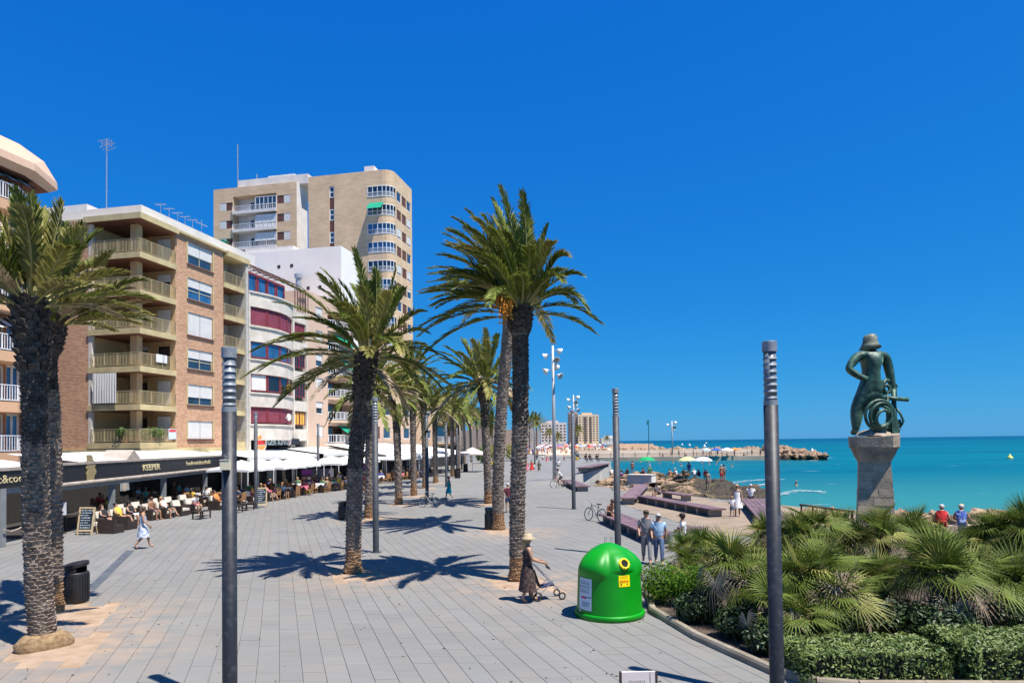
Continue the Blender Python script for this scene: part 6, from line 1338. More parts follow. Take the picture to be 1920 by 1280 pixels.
for lb, px, py, Y, rx, rz, n, m_ in (('bright green juniper bush behind the recycling igloo, left lobe', 1240, 1110, 17.0, 0.62, 0.55, 2600, M_JUN), ('bright green juniper bush behind the recycling igloo, right lobe', 1310, 1120, 16.6, 0.62, 0.55, 2600, M_JUN),
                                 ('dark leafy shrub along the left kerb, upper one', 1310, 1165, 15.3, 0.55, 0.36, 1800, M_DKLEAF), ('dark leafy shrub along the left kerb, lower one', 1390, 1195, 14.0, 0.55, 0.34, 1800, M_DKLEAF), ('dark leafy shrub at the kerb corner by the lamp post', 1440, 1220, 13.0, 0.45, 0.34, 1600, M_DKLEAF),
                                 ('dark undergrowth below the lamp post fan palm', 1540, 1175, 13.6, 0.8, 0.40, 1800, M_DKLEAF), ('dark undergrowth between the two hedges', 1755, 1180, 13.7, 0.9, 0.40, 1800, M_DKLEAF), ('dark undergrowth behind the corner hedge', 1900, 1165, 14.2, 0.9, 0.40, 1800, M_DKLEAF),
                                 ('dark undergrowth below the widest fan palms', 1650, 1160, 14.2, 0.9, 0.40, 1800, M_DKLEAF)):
    c = at(px, py, Y); t = thing('shrub', lb, 'shrub', (c.x, Y, 0.06), 0, 'shrubs in the planted bed')
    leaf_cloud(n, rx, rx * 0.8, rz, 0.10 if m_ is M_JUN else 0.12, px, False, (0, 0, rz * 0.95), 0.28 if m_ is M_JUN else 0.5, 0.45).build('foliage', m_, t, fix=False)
    g = MB()
    for k in range(6): a = k * 1.05; g.tube([(0, 0, 0), (rx * 0.3 * math.cos(a), rx * 0.3 * math.sin(a), rz * 0.6), (rx * 0.6 * math.cos(a), rx * 0.5 * math.sin(a), rz * 1.1)], [0.025, 0.018, 0.008], 5)
    g.build('branches', M_BARKD, t)
# ================================================================== cafe terraces under the buildings
T = Frame(tuple(gp(112, 1003).xy))
def TL(x, y, z=0.0): return T.o + T.u * x + T.v * y + Vector((0, 0, z))
M_FASC = mat('fascia_black', (0.010, 0.010, 0.012), 0.55, var=0.3); M_GOLD = mat('gold_letter', (0.62, 0.52, 0.28), 0.5)
M_GREYP = mat('terrace_post', (0.22, 0.23, 0.23), 0.6); M_WICK = mat('dark_wicker', (0.035, 0.022, 0.016), 0.6, var=0.3, vscale=30, bump=0.5, bscale=60)
M_CUSH = mat('cream_cushion', (0.58, 0.53, 0.44), 0.85, var=0.05); M_DWOOD = mat('dark_wood', (0.03, 0.02, 0.016), 0.5)
M_BWICK = mat('brown_wicker', (0.30, 0.13, 0.05), 0.7, col2=(0.42, 0.22, 0.09), vscale=12, randv=0.2); M_BEAM = mat('weathered_beam', (0.30, 0.25, 0.20), 0.8, col2=(0.42, 0.36, 0.30), vscale=3)
T2 = Frame(tuple(gp(112, 1003).xy), R(95.0))      # the pavilion front runs almost straight away from the viewer
xe = T2.x(423)
def keeper():
    t = thing('terrace_pavilion', 'long open cafe pavilion with black name fascia and grey posts', 'pavilion', T2.o, T2.th)
    g = MB(); g.bx(-0.25, xe, -0.06, 0.02, 2.46, 3.28); fa = g.build('fascia', M_FASC, t)
    g = MB(); g.bx(-0.3, xe + 0.05, -0.12, 0.08, 3.283, 3.40); g.build('top_rail', M_BEAM, t)
    g = MB(); g.tube([(-0.2, -0.10, 2.36), (xe, -0.10, 2.36)], 0.10, 10); g.build('blind_roller', M_BEAM, t)
    g = MB(); g.bx(-0.2, xe, -0.04, 0.10, 2.10, 2.24); g.build('front_beam', M_GREYP, t)
    for k, px in enumerate((112, 214, 310, 387)):
        x = T2.x(px); w_ = 0.17 if k == 0 else 0.11; g = MB(); g.bx(x - w_, x + w_, -0.02, 0.26, 0, 2.44); g.build('post', M_GREYP, t)
        if k: g = MB(); g.bx(x - 0.12, x + 0.12, -0.03, -0.021, 1.85, 2.3); g.build('post_band', mat('post_teal', (0.06, 0.11, 0.13), 0.6), t)
    x1 = T2.x(150); n = 7; xs = [x1 + (xe - x1) * i / n for i in range(n + 1)]
    for a, b in zip(xs, xs[1:]):                                    # canvas roof in panels
        g = MB(); g.add([(a + 0.02, 0.02, 3.42), (b - 0.02, 0.02, 3.42), (b - 0.02, 3.4, 3.85), (a + 0.02, 3.4, 3.85), (a + 0.02, 0.02, 3.40), (b - 0.02, 0.02, 3.40), (b - 0.02, 3.4, 3.83), (a + 0.02, 3.4, 3.83)], [(0, 1, 2, 3), (7, 6, 5, 4), (0, 4, 5, 1), (2, 6, 7, 3), (0, 3, 7, 4), (1, 5, 6, 2)]); g.build('roof_canvas', M_CANVAS, t)
    xg = T2.x(251); g = MB(); g.add([(xg - 0.9, -0.02, 3.40), (xg + 0.9, -0.02, 3.40), (xg, -0.02, 3.95), (xg - 0.9, 1.5, 3.5), (xg + 0.9, 1.5, 3.5), (xg, 1.5, 3.97)], [(0, 1, 2), (0, 2, 5, 3), (1, 4, 5, 2), (3, 5, 4)]); g.build('gablet', M_BEAM, t)
    g = MB(); g.bx(-1, xe - 1, 5.6, 5.8, 0, 3.4); g.bx(-1, xe, 0.3, 5.6, 0.0, 0.006); g.build('back_wall', mat('pavilion_shade', (0.03, 0.026, 0.022), 0.9), t)  # back wall and floor sheet carry the pavilion's shade in their colour
    r = (R(90), 0, 0)
    text('lettering', 'KEEPER', 0.50, M_GOLD, fa, (T2.x(282), -0.075, 2.86), r, 0.01, bold=0.012, scale=(1.5, 1, 1))
    text('lettering', 'foodmusic&cocktails', 0.40, M_GOLD, fa, (T2.x(371), -0.075, 2.92), r, 0.01, scale=(1.45, 1.0, 1))
    # gold figure cut-out on the fascia
    x = T2.x(169); prof = [(-.55, 3.75), (-.05, 3.75), (.12, 3.6), (.1, 3.5), (.28, 3.45), (.30, 3.3), (.45, 3.2), (.30, 3.1), (.52, 2.9), (.45, 2.75), (.30, 2.7), (.25, 2.46), (-.5, 2.46), (-.55, 2.8), (-.3, 3.1), (-.5, 3.0), (-.62, 3.1), (-.5, 3.3)]
    g = MB(); m_ = len(prof); g.add([(x + a * 0.9, -0.10, z) for a, z in prof] + [(x + a * 0.9, -0.07, z) for a, z in prof], [tuple(range(m_)), tuple(range(2 * m_ - 1, m_ - 1, -1))] + [(i, (i + 1) % m_, m_ + (i + 1) % m_, m_ + i) for i in range(m_)]); g.build('gold_figure', mat('dull_gold', (0.34, 0.26, 0.12), 0.5, 0.2), fa)
    # posters on the back wall
    for px, py, w_, h_, c in ((318, 905, 1.3, 1.6, (0.08, 0.05, 0.10)), (345, 897, 1.2, 0.9, (0.42, 0.05, 0.03)), (362, 896, 0.9, 0.9, (0.06, 0.10, 0.30)), (245, 903, 2.2, 1.2, (0.36, 0.40, 0.42)), (283, 900, 1.0, 1.4, (0.30, 0.33, 0.36))):
        a, z = T2.xz(px, py, 5.3); g = MB(); g.bx(a - w_ / 2, a + w_ / 2, 5.48, 5.54, z - h_ / 2, z + h_ / 2); p = g.build('wall_poster', mat('poster_%d' % px, c, 0.6), t)
        for k in range(4): g = MB(); u_, v_ = a - w_ * 0.25 + (k % 2) * w_ * 0.5, z - h_ * 0.25 + (k // 2) * h_ * 0.5; g.lathe([(0.0, 0), (w_ * 0.16, 0)], 10, cap=False).xform(Matrix.Translation((u_, 5.47, v_)) @ Matrix.Rotation(R(90), 4, 'X')); g.build('dish_picture', mat('dish_pale', (0.60, 0.50, 0.42), 0.6), p, fix=False)
    # left neighbour
    t2 = thing('terrace_pavilion', 'cut off cafe pavilion at the left edge with grey end posts', 'pavilion', T2.o, T2.th)
    x0, xb = T2.x(-120), T2.x(88)
    g = MB(); g.bx(x0, -0.32, 0.25, 0.33, 2.46, 3.18); f2 = g.build('fascia', M_FASC, t2)
    text('lettering', 'music&cocktails', 0.50, M_GOLD, f2, (T2.x(22, 0.24) , 0.235, 2.82), r, 0.01, scale=(1.35, 1, 1))
    g = MB(); g.bx(x0, -0.32, 0.2, 0.4, 3.183, 3.30); g.build('top_rail', M_BEAM, t2)
    for px in (4,): x = T2.x(px, 0.3); g = MB(); g.bx(x - 0.16, x + 0.16, 0.2, 0.5, 0, 2.44); g.build('post', M_GREYP, t2)
    g = MB(); g.bx(x0, -0.4, 0.34, 0.5, 2.2, 2.45); g.build('front_beam', M_GREYP, t2)
    g = MB(); g.add([(x0, 0.35, 3.32), (-0.6, 0.35, 3.32), (-0.6, 3.5, 3.8), (x0, 3.5, 3.8)], [(0, 1, 2, 3)]); g.build('roof_canvas', M_CANVAS, t2)
    g = MB(); g.bx(x0, -1.01, 5.5, 5.7, 0, 3.8); g.build('back_wall', MATS['pavilion_shade'], t2)
    g = MB(); pts = [(T2.x(8, 0.15), 0.12, 0.75), (T2.x(20, 0.15), 0.12, 0.62), (T2.x(34, 0.15), 0.12, 0.66), (T2.x(60, 0.1), 0.12, 0.85)]; g.tube(pts, 0.03, 6); g.build('rope', mat('rope', (0.35, 0.28, 0.22), 0.9), t2)
    # black sign over the neighbour's door
    s = thing('shop_sign', 'dark shop sign with white letters above the left pavilion', 'sign', F.o, TH)
    y0, z = F.yz(90, 855, -0.3); y1, _ = F.yz(132, 855, -0.3)
    g = MB(); g.bx(-0.35, -0.28, y1, y0, z - 0.32, z + 0.32); b = g.build('board', M_FASC, s)
    yc, zc = F.yz(113, 854.5, -0.37); text('lettering', 'ería', 0.52, mat('letter_plain', (0.7, 0.7, 0.68), 0.5), b, (-0.37, yc, zc), (R(90), 0, R(-90)), 0.008, bold=0.01)
keeper()
# ---- lounge furniture
def wicker_seat(w_=0.85):
    t = thing('wicker_armchair', 'x', 'armchair', (0, 0, 0), 0, 'dark wicker lounge seats on the terrace front')
    g = MB(); g.box((0, 0, 0.17), (w_, 0.8, 0.26)); g.build('base', M_WICK, t)
    for sx in (-1, 1): g = MB(); g.box((sx * (w_ / 2 - 0.06), 0.0, 0.45), (0.12, 0.8, 0.30)); g.build('arm', M_WICK, t)
    g = MB(); M_ = Matrix.Rotation(R(-14), 3, 'X'); g.box((0, 0.42, 0.52), (w_ - 0.02, 0.12, 0.62), M=M_); g.build('back', M_WICK, t)
    g = MB(); g.box((0, -0.04, 0.37), (w_ - 0.25, 0.72, 0.13)); g.build('seat_cushion', M_CUSH, t)
    g = MB(); g.box((0, 0.33, 0.68), (w_ - 0.22, 0.15, 0.46), M=M_); g.build('back_cushion', M_CUSH, t)
    return t
SEATS = [(172, 996, 0), (198, 992, 0), (224, 987, 0), (248, 983, 0), (283, 974, 0), (309, 971, 0), (338, 966, 0), (362, 962, 0), (408, 955, 0), (446, 948, 0), (470, 945, 0), (502, 939, 0), (528, 935, 0), (296, 962, 1), (322, 958, 1), (350, 953, 1), (378, 949, 1), (404, 945, 1), (232, 976, 1), (262, 970, 1), (398, 937, 1), (430, 938, 1)]
proto = wicker_seat()
RZS = TH - R(180) + R(180)
for i, (px, py, row) in enumerate(SEATS):
    c = gp(px, py); rz = TH + R(0)            # backs to the building, fronts to the sea
    lb = '%s wicker armchair from the left in the %s row of the terrace' % (ordinal(i if row == 0 else i - 13), 'front' if row == 0 else 'second')
    o = proto if i == 0 else copy_tree(proto, c, rz)
    o.location = c; o.rotation_euler = (0, 0, rz); o['label'] = lb
g = MB()
for i, (px, py) in enumerate(((207, 1000), (233, 993))):
    c = gp(px, py); t = thing('wicker_sofa_end', ('dark wicker sofa end beside the chalkboard', 'dark wicker footstool behind the sofa end')[i], 'sofa', c, TH, 'dark wicker sofa ends')
    g = MB(); M_ = Matrix.Rotation(R(6), 3, 'Y'); g.box((0, 0.2, 0.33), (0.16, 0.95, 0.66), M=M_); g.build('arm_panel', M_WICK, t); g = MB(); g.box((0.35, 0.2, 0.2), (0.5, 0.9, 0.36)); g.build('base', M_WICK, t)
def low_table(label, px, py):
    c = gp(px, py); t = thing('low_table', label, 'table', c, TH, 'dark low tables on the terrace'); g = MB(); g.box((0, 0, 0.44), (0.95, 0.6, 0.05)); g.build('top', M_DWOOD, t)
    for sx in (-1, 1):
        for sy in (-1, 1): g = MB(); g.box((sx * 0.42, sy * 0.25, 0.205), (0.06, 0.06, 0.41)); g.build('leg', M_DWOOD, t)
    g = MB(); g.box((0, 0, 0.15), (0.78, 0.44, 0.03)); g.build('shelf', M_DWOOD, t)
    g = MB(); g.lathe([(0.03, 0.467), (0.035, 0.58), (0.03, 0.58)], 10, (0.2, 0.1, 0)); o = g.build('glass', mat('drink', (0.6, 0.62, 0.62), 0.1), None, loc=c, rot=(0, 0, TH)); tag(o, 'drinking glass on the ' + label.split(',')[0], 'glass', 'drinks on the low tables')
low_table('low dark table in front of the man with a white towel, left', 378, 972); low_table('low dark table half behind the left lamp post, centre', 440, 961); low_table('low dark table beside the second chalkboard, right', 462, 956)
def chalkboard(label, px, py, rz, lines):
    c = gp(px, py); t = thing('chalkboard', label, 'chalkboard', c, rz, 'chalkboards at the terraces'); M_ = Matrix.Rotation(R(-9), 3, 'X')
    fr = mat('pale_wood', (0.55, 0.42, 0.24), 0.7)
    for x, z, w_, h_ in ((-0.37, 0.72, 0.08, 1.2), (0.37, 0.72, 0.08, 1.2), (0, 1.28, 0.66, 0.08), (0, 0.22, 0.66, 0.09)): g = MB(); p = M_ @ Vector((x, 0, z)); g.box(p, (w_, 0.04, h_), M=M_); g.build('frame_bar', fr, t)
    for x in (-0.36, 0.36): g = MB(); g.tube([(x, 0.1, 1.15), (x, 0.42, 0.0)], 0.025, 5); g.build('rear_leg', fr, t); 
    for x in (-0.36, 0.36): g = MB(); g.box((x, 0, 0.07), (0.05, 0.05, 0.14)); g.build('front_leg', fr, t)
    g = MB(); g.box(M_ @ Vector((0, 0.005, 0.75)), (0.67, 0.02, 1.0), M=M_); b = g.build('slate', mat('slate', (0.012, 0.020, 0.035), 0.8), t); q = random.Random(px)
    for k in range(lines):
        x = -0.28
        while x < 0.22 - 0.1 * (k % 3 == 2):
            w_ = q.uniform(0.03, 0.09); g = MB(); g.box(M_ @ Vector((x + w_ / 2, -0.01, 1.16 - k * 0.92 / lines)), (w_, 0.006, q.uniform(0.025, 0.05)), M=M_); g.build('chalk_writing', mat('chalk', (0.55, 0.62, 0.66), 0.9), b); x += w_ + q.uniform(0.015, 0.04)
chalkboard('chalkboard menu in a pale wood frame by the left edge palms', 158, 1003, R(-8), 8)
chalkboard('chalkboard menu behind the thin lamp post at the terrace', 488, 951, R(10), 7)
c = gp(116, 1000); t = thing('menu_stand', 'white menu sheet on a black stand behind the left edge palms', 'menu stand', c, R(5))
g = MB(); g.lathe([(0.2, 0), (0.2, 0.02), (0.02, 0.03), (0.02, 1.05)], 16); g.build('stand', M_BLACK, t); g = MB(); g.box((0, -0.03, 1.2), (0.52, 0.03, 0.68)); g.build('frame', M_BLACK, t); g = MB(); g.box((0, -0.05, 1.2), (0.46, 0.012, 0.61)); g.build('sheet', mat('menu_white', (0.72, 0.74, 0.76), 0.5), t)
# ---- restaurant zone with white parasols
def parasol(label, x, y, w_=3.2, h=2.45, rise=0.65, m_=None, loc=None, th=TH, group='white square parasols'):
    t = thing('parasol', label, 'parasol', loc if loc is not None else TL(x, y), th, group); m_ = m_ or M_CANVAS
    g = MB(); n = 4; vs = [(0, 0, h + rise)]; N_ = 16
    for j in range(N_):
        a = 2 * math.pi * j / N_; f = 1 / max(abs(math.cos(a)), abs(math.sin(a))); sag = 0.0 if j % 2 == 0 else -0.03
        vs.append((w_ / 2 * f * math.cos(a) * 0.5, w_ / 2 * f * math.sin(a) * 0.5, h + rise * 0.42 + sag))
    for j in range(N_):
        a = 2 * math.pi * j / N_; f = 1 / max(abs(math.cos(a)), abs(math.sin(a))); vs.append((w_ / 2 * f * math.cos(a), w_ / 2 * f * math.sin(a), h + (0 if j % 2 == 0 else 0.04)))
    for j in range(N_): p = vs[1 + N_ + j]; vs.append((p[0], p[1], p[2] - 0.16))
    fs = [(0, 1 + j, 1 + (j + 1) % N_) for j in range(N_)] + [(1 + k * N_ + j, 1 + (k + 1) * N_ + j, 1 + (k + 1) * N_ + (j + 1) % N_, 1 + k * N_ + (j + 1) % N_) for k in (0, 1) for j in range(N_)]
    g.add(vs, fs); g.build('canopy', m_, t)
    g = MB(); g.tube([(0, 0, 0), (0, 0, h + rise - 0.02)], 0.035, 8); g.lathe([(0.3, 0), (0.3, 0.08), (0.06, 0.1)], 14); g.build('pole', M_WFRAME, t)
    g = MB()
    for j in range(8): a = j * math.pi / 4; f = 1 / max(abs(math.cos(a)), abs(math.sin(a))); g.tube([(0, 0, h + 0.1), (w_ / 4 * f * math.cos(a), w_ / 4 * f * math.sin(a), h + rise * 0.36)], 0.012, 4)
    g.build('ribs', M_WFRAME, t, kind='stuff')
PS = [(452, 1.4), (484, 3.0), (516, 1.0), (548, 1.6), (574, 4.2), (620, 1.2), (655, 1.6), (716, 2.6), (752, 2.0), (792, 3.0), (826, 4.0)]
for i, (px, y) in enumerate(PS): parasol('%s white square parasol from the left over the restaurant tables' % ordinal(i), T.x(px, y), y, 3.3 + 0.012 * max(0, px - 560), 2.45)
c = gp(886, 884); parasol('grey beige parasol standing alone in the far avenue', 0, 0, 4.2, 2.5, 1.0, mat('beige_canvas', (0.50, 0.45, 0.40), 0.9), c)
c = gp(786, 902); parasol('closed off white parasol spot beside the slim palms', 0, 0, 0.5, 2.6, 0.9, None, c)
def awning(label, xa, xb, y0, y1, z0, z1, m_=None, posts=True):
    t = thing('awning', label, 'awning', TL(xa, 0), TH, 'long white awnings'); L_ = xb - xa; n = max(2, int(L_ / 3.2))
    for i in range(n):
        a, b = L_ * i / n + 0.02, L_ * (i + 1) / n - 0.02; g = MB()
        g.add([(a, y0, z0), (b, y0, z0), (b, y1, z1), (a, y1, z1), (a, y0, z0 - 0.03), (b, y0, z0 - 0.03), (b, y1, z1 - 0.03), (a, y1, z1 - 0.03)], [(0, 1, 2, 3), (7, 6, 5, 4), (0, 4, 5, 1), (1, 5, 6, 2), (3, 2, 6, 7), (0, 3, 7, 4)]); g.bx(a, b, y0 - 0.03, y0, z0 - 0.28, z0 - 0.002); g.build('canvas_panel', m_ or M_CANVAS, t)
    if posts:
        for i in range(n + 1): g = MB(); g.tube([(L_ * i / n, y0 + 0.05, 0), (L_ * i / n, y0 + 0.05, z0 - 0.05)], 0.04, 6); g.build('post', M_WFRAME, t)
x_ = lambda px, y=4.0: T.x(px, y)
awning('long white awning behind the parasols under the curved white block', x_(455, 6), x_(585, 6), 5.5, 10.0, 3.15, 3.75)
awning('long white awning under the green awning block', x_(590, 6), x_(690, 6), 5.0, 10.0, 3.2, 3.9)
awning('broad white awning behind the palms right of the lone middle palm', x_(700, 3), x_(800, 3), 1.5, 9.0, 2.9, 4.2)
awning('farthest white awning row in the avenue', x_(805, 3), x_(850, 3), 2.0, 9.0, 2.9, 4.0)
g = MB(); a, b = x_(428, 9.5), x_(870, 9.5); bk = thing('restaurant_fronts', 'dark open restaurant fronts behind the parasols', 'shop front', TL(a, 9.6), TH)
g.bx(0, b - a, 0, 0.3, 0, 2.9); g.build('front_wall', M_DARK, bk); q = random.Random(12)  # solid wall; the shade of the open fronts is in its colour
for k in range(16): g = MB(); s = (b - a) * (k + 0.3) / 16; g.bx(s, s + q.uniform(0.5, 1.4), -0.06, -0.003, 0.6, q.uniform(1.8, 2.6)); g.build('door_panel', mat('front_%d' % (k % 4), ((0.35, 0.22, 0.12), (0.40, 0.36, 0.30), (0.20, 0.12, 0.08), (0.12, 0.13, 0.16))[k % 4], 0.7), bk)
def cafe_chair(parts=True):
    t = thing('cafe_chair', 'brown wicker chair at the restaurant tables', 'chair', (0, 0, 0), 0, 'brown wicker restaurant chairs')
    g = MB(); g.box((0, 0, 0.44), (0.46, 0.46, 0.05)); g.build('seat', M_BWICK, t); g = MB(); g.box((0, 0.23, 0.72), (0.46, 0.04, 0.44), M=Matrix.Rotation(R(-8), 3, 'X')); g.build('backrest', M_BWICK, t)
    for sx in (-1, 1):
        for sy in (-1, 1): g = MB(); g.box((sx * 0.2, sy * 0.2, 0.208), (0.035, 0.035, 0.414)); g.build('leg', M_BWICK, t)
    return t
chair0 = cafe_chair(); used = False; CT = []
gsm = MB(); gsm.box((0, 0, 0.43), (0.46, 0.46, 0.06)); gsm.box((0, 0.23, 0.72), (0.46, 0.04, 0.44))
for sx in (-1, 1):
    for sy in (-1, 1): gsm.box((sx * 0.2, sy * 0.2, 0.2), (0.035, 0.035, 0.4))
small_chair = gsm.mesh('cafe_chair', M_BWICK)
gt = MB(); gt.box((0, 0, 0.74), (0.9, 0.9, 0.04)); gt.box((0, 0, 0.36), (0.08, 0.08, 0.70)); gt.box((0, 0, 0.02), (0.5, 0.5, 0.03)); table_me = gt.mesh('cafe_table', M_DWOOD)
def cloth_mesh():
    g = MB(); g.add([(-.5, -.5, .77), (.5, -.5, .77), (.5, .5, .77), (-.5, .5, .77), (0, -.54, .42), (.54, 0, .42), (0, .54, .42), (-.54, 0, .42)], [(0, 1, 2, 3), (0, 4, 1), (1, 5, 2), (2, 6, 3), (3, 7, 0)]); return g
cl_w = cloth_mesh().mesh('tablecloth', mat('cloth_white', (0.75, 0.74, 0.73), 0.9)); cl_p = cloth_mesh().mesh('tablecloth', mat('cloth_pink', (0.62, 0.16, 0.22), 0.9))
q = random.Random(77); DINERS = []; SD = ('far', 'building', 'near', 'sea')
xt = T.x(452); k = 0
while xt < T.x(812):
    for y in (0.9, 3.1):
        if T.x(585) < xt < T.x(608) and y < 2: continue
        p = TL(xt + q.uniform(-0.2, 0.2), y + q.uniform(-0.15, 0.15)); rz = TH + q.uniform(-0.15, 0.15)
        tb = link('cafe_table', table_me, None, p, (0, 0, rz)); tn = '%s table from the left, %s row' % (ordinal(k), 'front' if y < 2 else 'rear'); tag(tb, tn + ', under the white parasols', 'table', 'restaurant tables under the parasols')
        if q.random() < 0.75: pink = q.random() < 0.4; tag(link('tablecloth', cl_p if pink else cl_w, None, p, (0, 0, rz)), ('deep pink' if pink else 'white') + ' tablecloth on the ' + tn, 'tablecloth', ('pink' if pink else 'white') + ' restaurant tablecloths')
        for j in range(4):
            a = rz + j * math.pi / 2; d = Vector((math.cos(a), math.sin(a), 0)) * 0.78; cp = p + d; ca = a - math.pi / 2
            if xt < T.x(640) :
                if not used: chair0.location = cp; chair0.rotation_euler = (0, 0, ca); used = True; chair0['label'] = 'brown wicker chair on the %s side of the %s' % (SD[j], tn)
                else: copy_tree(chair0, cp, ca, label='brown wicker chair on the %s side of the %s' % (SD[j], tn))
            else: tag(link('cafe_chair', small_chair, None, cp, (0, 0, ca)), 'brown wicker chair on the %s side of the %s' % (SD[j], tn), 'chair', 'brown wicker restaurant chairs')
            if q.random() < 0.42: DINERS.append((cp.copy(), ca + math.pi, SD[j], tn))
    xt += 2.35 + 0.02 * (xt - T.x(452)); k += 1
def totem(label, px, py, w_, h_, seed):
    c = gp(px, py); t = thing('menu_totem', label, 'menu board', c, R(12), 'purple picture menu totems'); g = MB(); g.box((0, 0, h_ / 2 + 0.05), (w_, 0.06, h_)); b = g.build('panel', mat('totem_purple', (0.055, 0.018, 0.075), 0.5), t); q = random.Random(seed)
    g = MB(); g.box((0, -0.036, h_ * 0.90), (w_ * 0.9, 0.01, h_ * 0.16)); g.build('header', mat('totem_magenta', (0.20, 0.015, 0.24), 0.5), b)
    for k in range(6): g = MB(); g.lathe([(0.0, 0), (w_ * 0.19, 0)], 12, sy=0.75, cap=False).xform(Matrix.Translation(((k % 2 - 0.5) * w_ * 0.48, -0.04, h_ * (0.25 + 0.2 * (k // 2)))) @ Matrix.Rotation(R(90), 4, 'X')); g.build('dish_picture', mat('dish_%d' % (k % 3), ((0.6, 0.5, 0.4), (0.6, 0.25, 0.15), (0.62, 0.55, 0.35))[k % 3], 0.6), b, fix=False)
    g = MB(); g.lathe([(0.0, 0), (w_ * 0.42, 0)], 16, sy=0.4, cap=False).xform(Matrix.Translation((0, -0.04, h_ * 0.10)) @ Matrix.Rotation(R(90), 4, 'X')); g.build('yellow_dish', mat('dish_yellow', (0.65, 0.40, 0.03), 0.6), b, fix=False)
    for sx in (-1, 1): g = MB(); g.box((sx * w_ * 0.45, 0.04, 0.03), (0.05, 0.3, 0.06)); g.build('foot', M_WFRAME, t)
totem('purple picture menu totem among the parasols, left one', 575, 926, 0.85, 2.05, 1); totem('purple picture menu totem behind the lone middle palm', 681, 911, 0.9, 2.1, 2)
c = gp(605, 908); t = thing('wind_screen', 'grey violet wind screen panel under the parasols', 'screen', c, TH - R(70)); g = MB(); g.box((0, 0, 1.2), (2.2, 0.04, 0.9)); g.build('panel', mat('screen_violet', (0.16, 0.14, 0.18), 0.5), t)
for sx in (-1, 1): g = MB(); g.box((sx * 1.08, 0, 0.82), (0.05, 0.05, 1.64)); g.build('post', M_GREYP, t)
# leafy yellow green shrubs at the end of the avenue
for px, py, s, lb in ((905, 868, 1.6, 'dark green shrub at the end of the avenue'), (926, 868, 1.8, 'yellow green shrub behind the palm pair, left'), (962, 868, 1.9, 'yellow green shrub between the palm pair')):
    c = gp(px, py); t = thing('shrub', lb, 'shrub', c, 0, 'shrubs at the end of the avenue'); leaf_cloud(700, s, s, s * 1.1, 0.45, px, False, (0, 0, s * 1.1), 0.4).build('foliage', M_LEAF if px < 910 else mat('yellow_leaf', (0.22, 0.24, 0.03), 0.6, col2=(0.34, 0.32, 0.05), trans=0.3), t, fix=False)
    g = MB(); g.tube([(0, 0, 0), (0, 0, s)], 0.08, 6); g.build('stem', M_BARKD, t)
# ================================================================== people
SKIN = [mat('skin_%d' % i, c, 0.55, var=0.06) for i, c in enumerate(((0.38, 0.205, 0.125), (0.31, 0.15, 0.085), (0.42, 0.25, 0.17), (0.20, 0.09, 0.05)))]
CL = {n: mat('cloth_' + n, c, 0.85, var=0.10, vscale=6) for n, c in dict(white=(0.78, 0.78, 0.78), black=(0.015, 0.015, 0.018), red=(0.55, 0.02, 0.02), blue=(0.03, 0.08, 0.35), lightblue=(0.35, 0.52, 0.68), navy=(0.02, 0.03, 0.08), pink=(0.62, 0.28, 0.32), grey=(0.20, 0.20, 0.21), tan=(0.42, 0.32, 0.20), green=(0.06, 0.22, 0.10), teal=(0.0, 0.42, 0.42), yellow=(0.68, 0.48, 0.06), purple=(0.16, 0.05, 0.22), brown=(0.08, 0.045, 0.035), orange=(0.62, 0.22, 0.04), denim=(0.07, 0.11, 0.20), maroon=(0.14, 0.02, 0.04), camo=(0.14, 0.14, 0.10)).items()}
CL['floral'] = mat('cloth_floral', (0.62, 0.60, 0.62), 0.85, col2=(0.28, 0.38, 0.52), vscale=9, vdetail=3, contrast=(0.45, 0.55)); CL['darklace'] = mat('cloth_darklace', (0.035, 0.018, 0.016), 0.9, col2=(0.10, 0.065, 0.055), vscale=14, contrast=(0.45, 0.6)); CL['bluepat'] = mat('cloth_bluepat', (0.04, 0.10, 0.42), 0.85, col2=(0.45, 0.55, 0.72), vscale=8, contrast=(0.5, 0.62))
HAIR = {n: mat('hair_' + n, c, 0.6, var=0.2, vscale=20) for n, c in dict(dark=(0.018, 0.012, 0.009), brown=(0.07, 0.035, 0.018), blonde=(0.42, 0.27, 0.12), grey=(0.42, 0.40, 0.38), red=(0.30, 0.08, 0.05)).items()}
